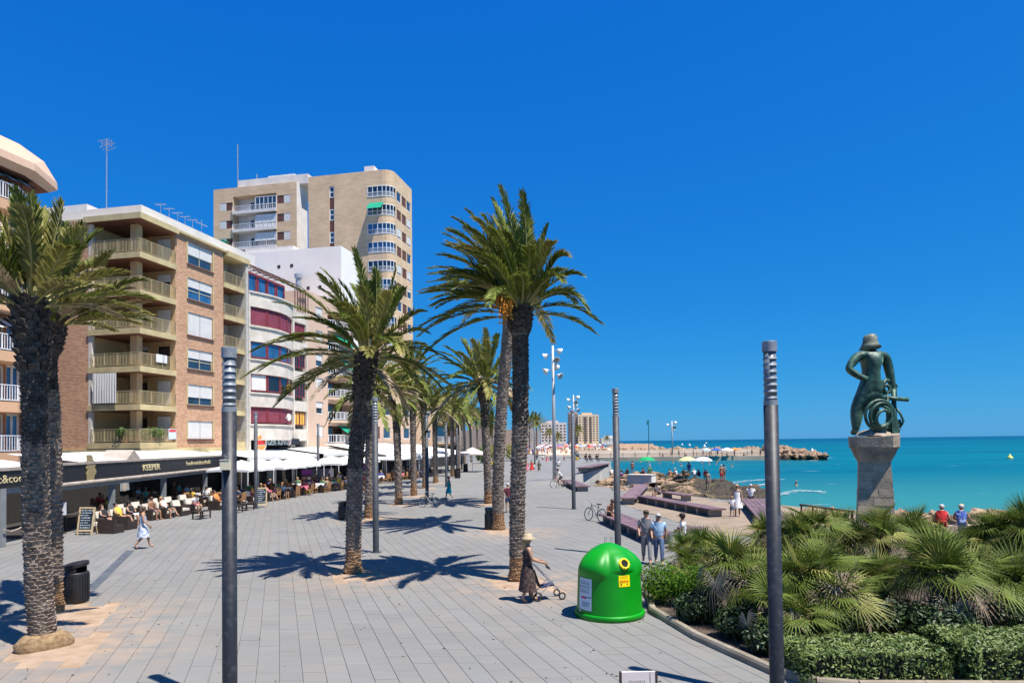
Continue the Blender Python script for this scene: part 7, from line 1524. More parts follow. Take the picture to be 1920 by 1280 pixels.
def joints(pose):
    J = {'pelvis': (0, 0, .94), 'spine': (0, .01, 1.12), 'chest': (0, 0, 1.30), 'collar': (0, 0, 1.43), 'neck': (0, .01, 1.50), 'head': (0, .03, 1.60), 'crown': (0, .03, 1.68)}
    L = dict(shl=(-.18, 0, 1.40), ell=(-.25, -.02, 1.13), wrl=(-.26, .06, .90), hal=(-.25, .09, .81), shr=(.18, 0, 1.40), elr=(.25, -.02, 1.13), wrr=(.26, .06, .90), har=(.25, .09, .81),
             hil=(-.09, 0, .90), knl=(-.10, .02, .50), anl=(-.10, -.01, .09), tol=(-.11, .15, .035), hir=(.09, 0, .90), knr=(.10, .02, .50), anr=(.10, -.01, .09), tor=(.11, .15, .035))
    J.update(L)
    def mv(names, d):
        for n in names: J[n] = tuple(a + b for a, b in zip(J[n], d))
    up = ('spine', 'chest', 'collar', 'neck', 'head', 'crown', 'shl', 'ell', 'wrl', 'hal', 'shr', 'elr', 'wrr', 'har')
    if pose == 'walk':
        J.update(knl=(-.10, .17, .52), anl=(-.10, .26, .10), tol=(-.11, .42, .06), knr=(.10, -.02, .49), anr=(.10, -.30, .16), tor=(.11, -.19, .05), wrl=(-.25, -.10, .92), hal=(-.24, -.12, .83), ell=(-.24, -.10, 1.14), wrr=(.23, .20, .98), har=(.22, .25, .91), elr=(.25, .02, 1.13))
    if pose == 'push': J.update(ell=(-.24, .06, 1.14), wrl=(-.20, .32, 1.05), hal=(-.20, .40, 1.03), elr=(.24, .06, 1.14), wrr=(.20, .32, 1.05), har=(.20, .40, 1.03), knl=(-.10, .12, .51), anl=(-.10, .14, .09), tol=(-.11, .30, .04), knr=(.10, -.03, .49), anr=(.10, -.18, .12), tor=(.11, -.05, .04))
    if pose in ('sit', 'recline', 'ground', 'lean'):
        dz = -.42 if pose != 'ground' else -.80
        mv(list(J), (0, 0, dz)); J['pelvis'] = (0, 0, .94 + dz + .02)
        if pose == 'ground': J.update(hil=(-.1, .03, .13), hir=(.1, .03, .13), knl=(-.15, .40, .42), anl=(-.14, .62, .08), tol=(-.15, .78, .05), knr=(.15, .42, .40), anr=(.14, .66, .08), tor=(.15, .82, .05), ell=(-.26, .12, .42), wrl=(-.18, .33, .45), hal=(-.16, .40, .44), elr=(.26, .12, .42), wrr=(.18, .33, .45), har=(.16, .40, .44))
        else: J.update(hil=(-.1, .03, .52), hir=(.1, .03, .52), knl=(-.13, .46, .54), anl=(-.13, .50, .09), tol=(-.14, .66, .04), knr=(.13, .46, .54), anr=(.13, .44, .09), tor=(.14, .60, .04), ell=(-.26, .05, .75), wrl=(-.17, .26, .66), hal=(-.14, .34, .64), elr=(.26, .05, .75), wrr=(.17, .26, .66), har=(.14, .34, .64))
        ang = {'recline': -.42, 'lean': .35, 'sit': .0, 'ground': .28}[pose]
        if ang:
            pz = J['pelvis'][2]; ca, sa = math.cos(ang), math.sin(ang)
            for n in ('spine', 'chest', 'collar', 'neck', 'head', 'crown', 'shl', 'shr', 'ell', 'elr'):
                x, y, z = J[n]; z -= pz; J[n] = (x, y * ca + z * sa, pz + z * ca - y * sa)
        if pose == 'recline': J.update(wrl=(-.15, .05, .70), hal=(-.08, .10, .70), wrr=(.15, .05, .70), har=(.08, .10, .70), knl=(-.13, .48, .58), anl=(-.12, .72, .22), tol=(-.13, .84, .20))
    if pose == 'cycle':
        J.update(pelvis=(0, -.26, .98), spine=(0, -.17, 1.14), chest=(0, -.05, 1.30), collar=(0, .04, 1.42), neck=(0, .08, 1.48), head=(0, .12, 1.58), crown=(0, .13, 1.66), shl=(-.18, .04, 1.39), shr=(.18, .04, 1.39), ell=(-.24, .18, 1.18), elr=(.24, .18, 1.18), wrl=(-.22, .34, 1.06), wrr=(.22, .34, 1.06), hal=(-.22, .40, 1.04), har=(.22, .40, 1.04), hil=(-.09, -.24, .94), hir=(.09, -.24, .94), knl=(-.1, .14, .76), anl=(-.1, .0, .42), tol=(-.1, .14, .38), knr=(.1, .10, .60), anr=(.1, -.12, .24), tor=(.1, .02, .2))
    return {k: Vector(v) for k, v in J.items()}
RAD = dict(pelvis=(.155, .11), spine=(.135, .10), chest=(.165, .11), collar=(.11, .075), neck=(.052, .052), head=(.078, .095), crown=(.065, .08), shl=.062, ell=.043, wrl=.031, hal=.033, shr=.062, elr=.043, wrr=.031, har=.033, hil=.092, knl=.062, anl=.042, tol=.04, hir=.092, knr=.062, anr=.042, tor=.04)
BODY_E = [('pelvis', 'spine'), ('spine', 'chest'), ('chest', 'collar'), ('collar', 'neck'), ('neck', 'head'), ('head', 'crown'), ('collar', 'shl'), ('shl', 'ell'), ('ell', 'wrl'), ('wrl', 'hal'), ('collar', 'shr'), ('shr', 'elr'), ('elr', 'wrr'), ('wrr', 'har'), ('pelvis', 'hil'), ('hil', 'knl'), ('knl', 'anl'), ('anl', 'tol'), ('pelvis', 'hir'), ('hir', 'knr'), ('knr', 'anr'), ('anr', 'tor')]
PCACHE = {}
def rr(n, k=1.0, add=0.0):
    r = RAD[n]; r = r if isinstance(r, tuple) else (r, r); return (r[0] * k + add, r[1] * k + add)
def piece(pose, kind, fingers=False):
    key = (pose, kind, fingers)
    if key in PCACHE: return PCACHE[key]
    J = joints(pose)
    if kind == 'body':
        D = {n: (p, *rr(n)) for n, p in J.items()}; E = list(BODY_E)
        if fingers:
            for s, sg in (('l', -1), ('r', 1)):
                h = J['ha' + s]; w_ = J['wr' + s]; d = (h - w_).normalized(); sd = Vector((0, 1, 0)).cross(d) if abs(d.y) < 0.9 else Vector((1, 0, 0)); ac = Vector((0, 1, 0)) - d * d.y; ac = ac.normalized() if ac.length > 0.1 else Vector((1, 0, 0))
                D['ha' + s] = (h, .034, .022)
                for k, (o_, l_) in enumerate(((-.026, .060), (-.009, .072), (.009, .068), (.026, .052))):
                    D['f%s%d' % (s, k)] = (h + ac * o_ + d * .035, .009, .009); D['g%s%d' % (s, k)] = (h + ac * o_ * 1.1 + d * (.035 + l_) - Vector((sg * .015, 0, 0)), .0075, .0075); E += [('ha' + s, 'f%s%d' % (s, k)), ('f%s%d' % (s, k), 'g%s%d' % (s, k))]
                D['t' + s] = (w_.lerp(h, .5) + ac * .045, .010, .010); D['u' + s] = (h + ac * .055 + d * .02, .008, .008); E += [('ha' + s, 't' + s), ('t' + s, 'u' + s)]
        me = skin_mesh('body', D, E, 1, 'pelvis')
    elif kind in ('shirt', 'tank'):
        D = {n: (J[n], *rr(n, 1.08, .012)) for n in ('pelvis', 'spine', 'chest', 'collar')}; E = [('pelvis', 'spine'), ('spine', 'chest'), ('chest', 'collar')]
        D['pelvis'] = (J['pelvis'].lerp(J['spine'], -.42), *rr('pelvis', 1.12, .022))
        for s in 'lr':
            D['sh' + s] = (J['sh' + s], *rr('sh' + s, 1.1, .01)); E.append(('collar', 'sh' + s))
            if kind == 'shirt': D['el' + s] = (J['sh' + s].lerp(J['el' + s], .72), *rr('el' + s, 1.3, .018)); E.append(('sh' + s, 'el' + s))
        me = skin_mesh(kind, D, E, 1, 'chest')
    elif kind in ('shorts', 'trousers', 'briefs'):
        D = {'pelvis': (J['pelvis'], *rr('pelvis', 1.06, .012)), 'w': (J['pelvis'].lerp(J['spine'], .45), *rr('spine', 1.04, .010))}; E = [('pelvis', 'w')]
        for s in 'lr':
            D['hi' + s] = (J['hi' + s], *rr('hi' + s, 1.08, .012)); E.append(('pelvis', 'hi' + s))
            if kind == 'briefs': D['kn' + s] = (J['hi' + s].lerp(J['kn' + s], .18), *rr('hi' + s, 1.0, .004)); E.append(('hi' + s, 'kn' + s))
            elif kind == 'shorts': D['kn' + s] = (J['hi' + s].lerp(J['kn' + s], .80), *rr('kn' + s, 1.15, .022)); E.append(('hi' + s, 'kn' + s))
            else: D['kn' + s] = (J['kn' + s], *rr('kn' + s, 1.1, .012)); D['an' + s] = (J['kn' + s].lerp(J['an' + s], .93), *rr('an' + s, 1.1, .016)); E += [('hi' + s, 'kn' + s), ('kn' + s, 'an' + s)]
        me = skin_mesh(kind, D, E, 1, 'pelvis')
    elif kind in ('dress', 'long_dress'):
        zb = .48 if kind == 'dress' else .30; g = MB(); n = 18; vs = []; prof = [(1.42, .145, .085), (1.30, .182, .128), (1.10, .150, .118), (.95, .182, .135), (.75, .225, .18), (zb + .1, .265, .225), (zb, .275, .24)]
        if pose not in ('walk', 'push', 'stand'): raise ValueError
        for i, (z, rx, ry) in enumerate(prof):
            for j in range(n):
                a = 2 * math.pi * j / n; w_ = 1 + (0.05 * math.sin(5 * a + i) if z < .9 else 0); off = 0.02 if pose == 'walk' and z < .8 else 0; vs.append((rx * w_ * math.cos(a), ry * w_ * math.sin(a) + off, z))
        g.add(vs, [(i * n + j, i * n + (j + 1) % n, (i + 1) * n + (j + 1) % n, (i + 1) * n + j) for i in range(len(prof) - 1) for j in range(n)] + [tuple(range(n))])
        me = g.mesh(kind, [], True); me.materials.clear()
    elif kind in ('hair', 'long_hair', 'cap', 'hat', 'face', 'bun'):
        h = J['head']; c = J['crown']; up = (c - h).normalized(); g = MB(); n = 16; o = h.lerp(c, .35)
        if kind in ('hair', 'long_hair', 'bun'):
            vs = []
            for i, (z, r_) in enumerate(((-.06, .80), (-.02, 1.0), (.03, 1.06), (.07, .95), (.105, .62), (.12, .1))):
                for j in range(n): a = 2 * math.pi * j / n; fr = max(0, math.sin(a)); k = 1 - 0.25 * fr * (1 if z < .03 else 0); vs.append((.092 * r_ * math.cos(a), (.108 * r_ * math.sin(a)) * k - .018, z + (.055 * fr if z < .03 else 0)))
            g.add(vs, [(i * n + j, i * n + (j + 1) % n, (i + 1) * n + (j + 1) % n, (i + 1) * n + j) for i in range(5) for j in range(n)] + [tuple(5 * n + j for j in range(n)), tuple(range(n - 1, -1, -1))])
            if kind == 'long_hair': g.tube([(0, -.06, .05), (0, -.10, -.08), (0, -.10, -.24), (0, -.085, -.30)], [.075, .085, .07, .03], 10)
            if kind == 'bun': g.lathe([(0.0, -.04), (.04, -.025), (.05, 0), (.04, .025), (0.0, .04)], 10, (0, -.10, .09))
        elif kind == 'cap': g.lathe([(.10, .0), (.105, .03), (.095, .08), (.06, .115), (.01, .125)], n, (0, -.005, .01), 1, 1.12); g.box((0, .13, .02), (.13, .12, .015))
        elif kind == 'hat': g.lathe([(.10, .02), (.21, -.005), (.22, .0), (.11, .035), (.10, .10), (.07, .13), (.01, .135)], 22, (0, 0, .02), 1, 1.08)
        elif kind == 'face':
            for sx in (-1, 1): g.box((sx * .032, .088, .0), (.022, .012, .010)); g.box((sx * .082, -.005, -.01), (.014, .03, .045))
            g.box((0, .086, -.058), (.04, .012, .010)); g.add([(-.012, .088, -.035), (.012, .088, -.035), (0, .112, -.032), (0, .092, .0)], [(0, 1, 2), (0, 2, 3), (1, 3, 2)])
        Mx = Matrix.Translation(o) @ up.to_track_quat('Z', 'Y').to_matrix().to_4x4()
        # keep the face looking along +Y
        Mx = Matrix.Translation(o) @ Matrix.Rotation(math.atan2(-up.y, up.z), 4, 'X'); g.xform(Mx); me = g.mesh(kind, [], True); me.materials.clear()
    PCACHE[key] = me
    return me
def inst(name, me, m_, parent):
    if len(me.materials) == 0: me.materials.append(None)
    o = link(name, me, parent); o.material_slots[0].link = 'OBJECT'; o.material_slots[0].material = m_; return o
M_FACE = mat('face_dark', (0.10, 0.05, 0.04), 0.7)
def person(label, loc, rz, pose, skin, wear, hair=('hair', 'dark'), head=None, scale=1.0, group=None, fingers=False):
    """wear: list of (piece, cloth colour); forward is +Y before rz"""
    t = thing('person', label, 'person', loc, rz, group); t.scale = (scale,) * 3
    inst('body', piece(pose, 'body', fingers), SKIN[skin], t)
    for k, c in wear: inst(k, piece(pose, k), CL[c], t)
    if hair: inst('hair', piece(pose, hair[0]), HAIR[hair[1]], t)
    inst('face', piece(pose, 'face'), M_FACE, t)
    if head: inst(head[0], piece(pose, head[0]), CL[head[1]], t)
    return t
SEAW = TH - math.pi          # facing the sea from the buildings: local +Y turned to the sea side
def g2(px, py, z=0.0): return gp(px, py, z)
# foreground walkers
person('woman in a dark lace dress and pale hat pushing a buggy', g2(990, 1128), R(-75), 'push', 0, [('long_dress', 'darklace')], ('long_hair', 'blonde'), ('hat', 'tan'), 0.98, fingers=True)
person('woman in a pale floral dress walking by the lounge seats', g2(268, 1028), R(-60), 'walk', 0, [('dress', 'floral')], ('long_hair', 'brown'), None, 0.98, fingers=True)
person('walker wrapped in a turquoise towel in the avenue', g2(842, 936), R(100), 'walk', 2, [('dress', 'teal')], ('hair', 'red'), None, 0.97)
person('man in dark shirt and shorts standing right of the rear palm', g2(953, 961), R(20), 'stand', 0, [('shirt', 'maroon'), ('shorts', 'navy')], ('hair', 'grey'))
person('dark clothed walker behind the lone middle palm', g2(677, 953), R(-20), 'walk', 3, [('tank', 'brown'), ('shorts', 'black')], ('hair', 'dark'))
person('man in grey shirt and trousers left of the fan palms', g2(1213, 1056), R(170), 'walk', 0, [('shirt', 'grey'), ('trousers', 'grey')], ('hair', 'brown'), None, 1.03)
person('companion in pale blue shirt and jeans left of the fan palms', g2(1236, 1058), R(170), 'walk', 0, [('shirt', 'lightblue'), ('trousers', 'denim')], ('long_hair', 'grey'), None, 0.97)
# strollers on the far promenade
for lb, px, py, rz, pose, sk, wear, hr in (('far stroller in pink beside the tall palm', 988, 888, 10, 'walk', 0, [('dress', 'pink')], 'blonde'), ('far stroller in a dark red dress', 997, 887, 190, 'walk', 0, [('dress', 'red')], 'dark'), ('far child in white by the dark red dress', 1001, 886, 0, 'walk', 0, [('shirt', 'white'), ('shorts', 'navy')], 'brown'), ('far man in camouflage colours', 1011, 889, 0, 'walk', 1, [('shirt', 'camo'), ('shorts', 'camo')], 'dark'),
                                 ('far stroller in a yellow top on the avenue', 924, 884, 180, 'walk', 1, [('shirt', 'yellow'), ('shorts', 'maroon')], 'dark'), ('man in pink white shirt behind the cyclist', 1047, 884, 0, 'stand', 0, [('shirt', 'white'), ('shorts', 'black')], 'brown'), ('far walker in blue trunks by the quay', 1058, 871, 90, 'walk', 1, [('shorts', 'blue')], 'blonde'), ('far walker in pink near the mast', 1026, 872, 0, 'walk', 0, [('dress', 'pink')], 'dark'), ('far walker in pale yellow by the lamp post', 1082, 873, 0, 'stand', 1, [('shirt', 'yellow'), ('shorts', 'tan')], 'dark'),
                                 ('far walker in grey left of the mast', 1033, 871, 180, 'walk', 0, [('shirt', 'grey'), ('trousers', 'denim')], 'grey'), ('far walker in white in the crowd', 1018, 868, 0, 'walk', 0, [('shirt', 'white'), ('shorts', 'red')], 'dark'), ('far walker in navy in the crowd', 1007, 867, 0, 'walk', 0, [('shirt', 'navy'), ('shorts', 'grey')], 'dark')):
    person(lb, g2(px, py), R(rz), pose, sk, wear, ('hair', hr), None, 0.75 if 'child' in lb else 1.0, 'strollers on the far promenade')
for i, px in enumerate((1098, 1106, 1119)): person('dark figure sitting on the quay edge, %s from the left' % ordinal(i), g2(px, 866, 1.0) + Vector((0, 0, -0.05)), R(200), 'sit', 1, [('shirt', 'black'), ('trousers', 'navy')], ('hair', 'dark'), None, 1.0, 'sitters on the far quay')
# cyclists
c = g2(1048, 914); bicycle('orange and grey bicycle ridden by the man with a white backpack', c, R(200), mat('bike_orange', (0.55, 0.14, 0.03), 0.4)); person('cyclist with a white backpack riding below the quay', c, R(110), 'cycle', 1, [('shirt', 'white'), ('shorts', 'black')], ('hair', 'dark'))
c = g2(1164, 919); bicycle('bicycle ridden behind the igloo lamp post', c, R(10)); person('cyclist in purple behind the igloo lamp post', c, R(-80), 'cycle', 0, [('shirt', 'purple'), ('shorts', 'black')], ('hair', 'brown'))
# bench people
def on(px, py, z): return gp(px, py, z)
person('shirtless man hunched at the far end of the nearest bench', on(1143, 966, .45) , R(-150), 'lean', 1, [('shorts', 'black')], ('hair', 'brown'))
person('man in a white tank top seated on the deck bench', on(1236, 926, .45), R(120), 'lean', 1, [('tank', 'white'), ('shorts', 'black')], ('hair', 'dark'))
person('man in a white shirt on the water edge bench, back turned', on(1408, 933, .45), R(-20), 'sit', 1, [('shirt', 'white'), ('shorts', 'navy')], ('hair', 'grey'))
person('black capped man in a white shirt by the fan palms', on(1281, 1005, .45), R(80), 'sit', 3, [('shirt', 'white'), ('trousers', 'grey')], ('hair', 'dark'), ('cap', 'black'))
for n_ in [o for o in COL.objects if o.name.startswith('person') and o.get('label', '').split(' ')[-1] in ('bench',) or o.get('label', '').startswith(('black capped', 'man in a white shirt on', 'shirtless man'))]: n_.location.z = 0.0
for n_ in [o for o in COL.objects if o.get('label', '').startswith('man in a white tank')]: n_.location.z = 0.0
person('woman in a white dress standing with a child on the deck', g2(1383, 968), R(150), 'stand', 0, [('dress', 'white')], ('bun', 'blonde'), None, 0.98)
person('small child in white and blue beside the woman in white', g2(1373, 971), R(170), 'walk', 2, [('shirt', 'white'), ('shorts', 'denim')], ('hair', 'blonde'), None, 0.66)
for lb, px, top, hat in (('bather in a red swimsuit sitting beyond the fan palms', 1766, 'red', None), ('bather in a blue patterned swimsuit sitting beyond the fan palms', 1803, 'bluepat', ('cap', 'tan'))):
    c = at(px, 985, 26.5); person(lb, (c.x, 26.5, at(px, 1003, 26.5).z - 0.1), R(-35), 'lean', 0, [('tank', top), ('briefs', top)], ('hair', 'grey'), hat, 1.0, 'bathers by the sea wall')
c0, c1 = at(1745, 1000, 26.9), at(1850, 1010, 26.9); t = thing('low_sea_wall', 'low pale stone wall the two bathers sit on', 'wall', (c0.x, 26.75, 0), 0.0); zw = at(1766, 1003, 26.5).z + 0.36
for k in range(5): g = MB(); L_ = (c1.x - c0.x + 1.5) / 5; g.box(((k + 0.5) * L_ - 0.8, 0, (zw) / 2), (L_ - 0.02, 0.5, zw)); g.build('block', M_STONE, t)
# lounge guests: on the wicker seats, facing the sea
LG = [(198, 992, 'recline', 2, [('tank', 'black'), ('briefs', 'black')], ('long_hair', 'brown'), None, 'first sunbather from the left on the lounge seats, black bikini'), (224, 987, 'recline', 0, [('tank', 'yellow'), ('briefs', 'yellow')], ('bun', 'dark'), None, 'sunbather in a yellow bikini on the lounge seats'), (248, 983, 'recline', 0, [('tank', 'black'), ('shorts', 'white')], ('hair', 'dark'), ('cap', 'black'), 'sunbather in a black cap on the lounge seats'),
      (283, 974, 'sit', 1, [('shorts', 'navy')], ('hair', 'brown'), None, 'shirtless bearded man on the lounge seats'), (309, 971, 'recline', 0, [('tank', 'white'), ('shorts', 'black')], ('long_hair', 'blonde'), None, 'blonde woman beside the shirtless man'), (362, 962, 'lean', 0, [('shirt', 'white'), ('shorts', 'pink')], ('hair', 'grey'), None, 'man draped in a white towel on the lounge seats'),
      (408, 955, 'recline', 1, [('tank', 'orange'), ('briefs', 'orange')], ('hair', 'brown'), None, 'woman in orange left of the foreground lamp post'), (502, 939, 'recline', 0, [('tank', 'pink'), ('shorts', 'black')], ('bun', 'red'), None, 'woman in pink on the last lounge seats'), (528, 935, 'lean', 1, [('shirt', 'lightblue'), ('shorts', 'grey')], ('hair', 'dark'), None, 'man in a pale blue shirt on the last lounge seats')]
for px, py, pose, sk, wear, hr, hd, lb in LG:
    c = gp(px, py); person(lb, c + Vector((0, 0, -0.02)) - T.v * 0.02, TH + math.pi, pose, sk, wear, hr, hd, 1.0, 'guests on the lounge seats')
q = random.Random(5); cols = list(CL)
for i in range(12):                             # guests in the shade of the pavilion
    x = T2.x(125) + (xe - T2.x(125)) * (i + 0.5) / 12; y = 1.3 + 1.3 * (i % 3); p = T2.o + T2.u * x + T2.v * y
    tag(link('cafe_table', table_me, None, p - T2.v * 0.75, (0, 0, T2.th)), '%s dark table from the left inside the pavilion' % ordinal(i), 'table', 'pavilion tables'); tag(link('cafe_chair', small_chair, None, p, (0, 0, T2.th)), '%s chair from the left inside the pavilion' % ordinal(i), 'chair', 'pavilion chairs')
    person('%s guest from the left in the pavilion shade' % ordinal(i), p, T2.th + math.pi, q.choice(('sit', 'lean')), q.randrange(3), [('shirt', q.choice(cols[:14])), ('shorts', q.choice(('navy', 'grey', 'denim')))], (q.choice(('hair', 'long_hair')), q.choice(('dark', 'brown', 'blonde'))), None, 1.0, 'guests inside the pavilion')
for i, (p, a, sd, tn) in enumerate(DINERS):
    person('diner on the %s side of the %s' % (sd, tn), p, a, q.choice(('sit', 'lean', 'sit')), q.randrange(4), [('shirt', q.choice(cols[:16])), ('shorts', q.choice(('navy', 'grey', 'denim', 'tan')))], (q.choice(('hair', 'hair', 'long_hair')), q.choice(('dark', 'brown', 'blonde', 'grey'))), None, 1.0, 'diners under the white parasols')
c = at(586, 900, 58); 
for px, py, lb, cl in ((592, 918, 'waiter in grey standing under the parasols', 'grey'), (744, 905, 'man in pale shirt standing by the awning', 'lightblue')): person(lb, gp(px, py), R(-40), 'stand', 1, [('shirt', cl), ('trousers', 'black')], ('hair', 'dark'))
# ---- buggy pushed by the woman in the dark dress
c = gp(1026, 1122); t = thing('buggy', 'dark folding buggy pushed by the woman in the lace dress', 'buggy', c, R(15))
g = MB(); 
for sy in (-.2, .2): g.tube([(-.50, sy, 1.02), (-.36, sy, .95), (.30, sy, .22)], .013, 6); g.tube([(-.30, sy, .12), (.12, sy, .52)], .013, 6)
g.tube([(-.50, -.2, 1.02), (-.50, .2, 1.02)], .015, 6); g.build('frame', M_METAL, t)
for x, r_ in ((-.32, .12), (.34, .10)):
    for sy in (-.22, .22): g = MB(); torus(g, (x, sy, r_), r_ - .02, .02, 18, 6); g.build('wheel', M_TYRE, t, True)
g = MB(); g.add([(-.22, -.18, .34), (.16, -.18, .40), (.16, .18, .40), (-.22, .18, .34), (-.38, -.18, .80), (-.38, .18, .80)], [(0, 1, 2, 3), (0, 3, 5, 4)]); g.add([(-.22, -.18, .32), (.16, -.18, .38), (.16, .18, .38), (-.22, .18, .32), (-.40, -.18, .79), (-.40, .18, .79)], [(3, 2, 1, 0), (4, 5, 3, 0)]); g.build('seat', CL['navy'], t)
g = MB(); n_ = 10
vs = [(-.38 + .42 * math.sin(a * math.pi / 2 / 5), y, .78 + .22 * math.cos(a * math.pi / 2 / 5)) for a in range(6) for y in (-.2, .2)]; g.add(vs, [(2 * i, 2 * i + 2, 2 * i + 3, 2 * i + 1) for i in range(5)]); g.build('hood', CL['grey'], t, True)
# ================================================================== pier, beach and bathers
t = thing('stone_pier', 'long low stone pier with pale walkway across the bay', 'pier', (0, 0, 0), 0)
ZP = 0.2
a, b = at(1085, 860, 196), at(1446, 858, 190)
M_PIER = mat('pier_stone', (0.48, 0.40, 0.31), 0.9, col2=(0.60, 0.52, 0.42), vscale=0.15, world=True)
g = MB(); g.prism([(a.x, 190), (b.x, 184), (b.x, 196), (a.x, 206)], WATER_Z - 1, -0.35); g.build('lower_walk', mat('pier_walk', (0.40, 0.33, 0.26), 0.9, var=0.2, vscale=0.2, world=True), t)
g = MB(); g.prism([(a.x, 195), (b.x, 188), (b.x, 196), (a.x, 206)], -0.345, 0.75); g.build('upper_walk', M_PIER, t)
g = MB(); g.prism([(a.x, 199), (b.x, 192), (b.x, 193), (a.x, 200)], 0.755, 1.5); g.build('parapet', M_PIER, t)
for k in range(16):
    f = (k + 0.5) / 16; x = a.x + (b.x - a.x) * f; y = 190.3 - 6 * f; g = MB(); g.tube([(x, y, -0.34), (x, y, 0.9)], 0.09, 5); g.build('bollard', mat('pier_post', (0.20, 0.12, 0.08), 0.8), t)
# loose boulders of the breakwater head and along the pier's outer side
q = random.Random(21)
def boulder_mesh(seed):
    q = random.Random(seed); bm = bmesh.new(); bmesh.ops.create_icosphere(bm, subdivisions=1, radius=1.0)
    for v in bm.verts: v.co *= q.uniform(0.72, 1.15); v.co.z *= 0.75
    me = bpy.data.meshes.new('boulder'); bm.to_mesh(me); bm.free(); me.materials.append(M_ROCK); return me
BM = [boulder_mesh(k) for k in range(6)]
bw = thing('breakwater', 'heap of brown boulders forming the breakwater head', 'breakwater', (0, 0, 0), 0)
p0, p1 = at(1436, 860, 190), at(1545, 862, 176)
for k in range(170):
    f = q.random() ** 0.9; x = p0.x + (p1.x - p0.x) * f + q.gauss(0, 0.6); w_ = (1 - f) ** 0.6
    v = q.uniform(-1, 1); y = 190 - 12 * f + v * 7 * (0.35 + 0.65 * w_); h = max(-1.6, 2.6 * w_ * (1 - v * v) - 1.2 + q.uniform(-0.3, 0.5)); s = q.uniform(0.7, 1.5)
    link('boulder', BM[k % 6], bw, (x, y, h), (q.uniform(0, 3), q.uniform(0, 3), q.uniform(0, 3)), s)
row = thing('boulder_row', 'row of boulders along the outer edge of the pier', 'boulders', (0, 0, 0), 0)
for k in range(90):
    f = (k + q.random()) / 90; x = a.x + (b.x - a.x) * f; link('boulder', BM[k % 6], row, (x, 207 - 10 * f + q.uniform(-1, 1), 0.9 + q.uniform(-0.3, 0.5)), (q.uniform(0, 3), q.uniform(0, 3), q.uniform(0, 3)), q.uniform(0.8, 1.3))
# pale boulders on the near shore strip
pb = thing('shore_boulders', 'pale boulders beside the two seated bathers', 'boulders', (0, 0, 0), 0)
for px, py, Y, s in ((1730, 975, 30, 0.55), (1712, 972, 32, 0.5), (1850, 990, 28.5, 0.5), (1695, 968, 33, 0.6), (1780, 972, 31, 0.4), (1670, 965, 33, 0.45), (1835, 972, 31, 0.6), (1870, 975, 30.5, 0.7), (1755, 968, 32.5, 0.5), (1520, 958, 35, 0.5), (1560, 962, 34, 0.55), (1580, 962, 33.5, 0.4)):
    c = at(px, py, Y); link('boulder', BM[px % 6], pb, (c.x, Y, max(0.1, c.z - 0.1)), (q.uniform(0, 3), q.uniform(0, 3), q.uniform(0, 3)), s)
# rock lumps on the shelf: dark, uneven
rl = thing('shelf_boulders', 'dark weed covered lumps on the rock shelf in the bay', 'boulders', (0, 0, 0), 0)
for k in range(110):
    x = q.uniform(9, 24); y = q.uniform(58, 97); 
    if x > 14 + (y - 58) * 0.28 or x < 8 + max(0, (70 - y)) * 0.1 + 0: continue
    link('boulder', BM[k % 6], rl, (x, y, -0.55 + q.uniform(-0.25, 0.25)), (q.uniform(-.3, .3), q.uniform(-.3, .3), q.uniform(0, 6)), (q.uniform(0.5, 1.6), q.uniform(0.4, 0.9), q.uniform(0.3, 0.55)))
# far beach sand and the mass of sunshades and bathers on it
g = MB(); g.prism([(10, 205), (29, 214), (37, 262), (55, 332), (58, 420), (20, 420), (-10, 300)], -0.03, 0.25); tag(g.build('beach_sand', mat('beach_sand', (0.58, 0.46, 0.33), 0.95, var=0.08, vscale=0.2, world=True)), 'far sandy beach behind the pier', 'beach', kind='structure')
crowd = MB(); cm = [CL[n] for n in ('white', 'red', 'lightblue', 'blue', 'pink', 'yellow', 'tan', 'black')] + [SKIN[1]]
for k in range(420):
    y = q.uniform(208, 400); f = (y - 208) / 190; x = q.uniform(-8 + 22 * f * 0.5, 26 + 28 * f); 
    if q.random() < 0.22: h = 2.0; crowd.lathe([(1.0, 0), (0.6, 0.3), (0.05, 0.45)], 8, (x, y, 0.25 + h), mi=q.randrange(8)); crowd.tube([(x, y, 0.25), (x, y, 0.25 + h)], 0.05, 4, 0)
    else:
        h = q.choice((1.65, 1.0, 0.6)); crowd.tube([(x, y, 0.25), (x, y, 0.25 + h * 0.55), (x, y, 0.25 + h * 0.85), (x, y, 0.25 + h)], [0.16, 0.22, 0.2, 0.1], 6, 8 if q.random() < 0.5 else q.randrange(8))
o = crowd.build('beach_crowd', cm, fix=False); tag(o, 'crowd of bathers and sunshades on the far beach', 'crowd', kind='stuff')
# sunshades and bathers on the near rocks
def sunshade(label, px, py, m_, top):
    c = gp(px, py, -0.15); t = thing('beach_umbrella', label, 'beach umbrella', c, 0, 'beach umbrellas on the rocks'); h = 1.9; g = MB(); n = 16; vs = [(0, 0, h + .45)]
    for r_, z in ((.45, .36), (.85, .16), (1.05, -.02)):
        for j in range(n): a = 2 * math.pi * j / n; vs.append((r_ * math.cos(a), r_ * math.sin(a), h + z + (.03 if j % 2 else 0)))
    g.add(vs, [(0, 1 + j, 1 + (j + 1) % n) for j in range(n)] + [(1 + k * n + j, 1 + (k + 1) * n + j, 1 + (k + 1) * n + (j + 1) % n, 1 + k * n + (j + 1) % n) for k in (0, 1) for j in range(n)]); g.build('canopy', m_, t); g = MB(); g.tube([(0, 0, 0), (0, 0, h + .45)], .03, 6); g.build('pole', M_WFRAME, t)
sunshade('green beach umbrella on the rocks', 1213, 893, mat('shade_green', (0.0, 0.35, 0.12), 0.8, trans=0.2), 0)
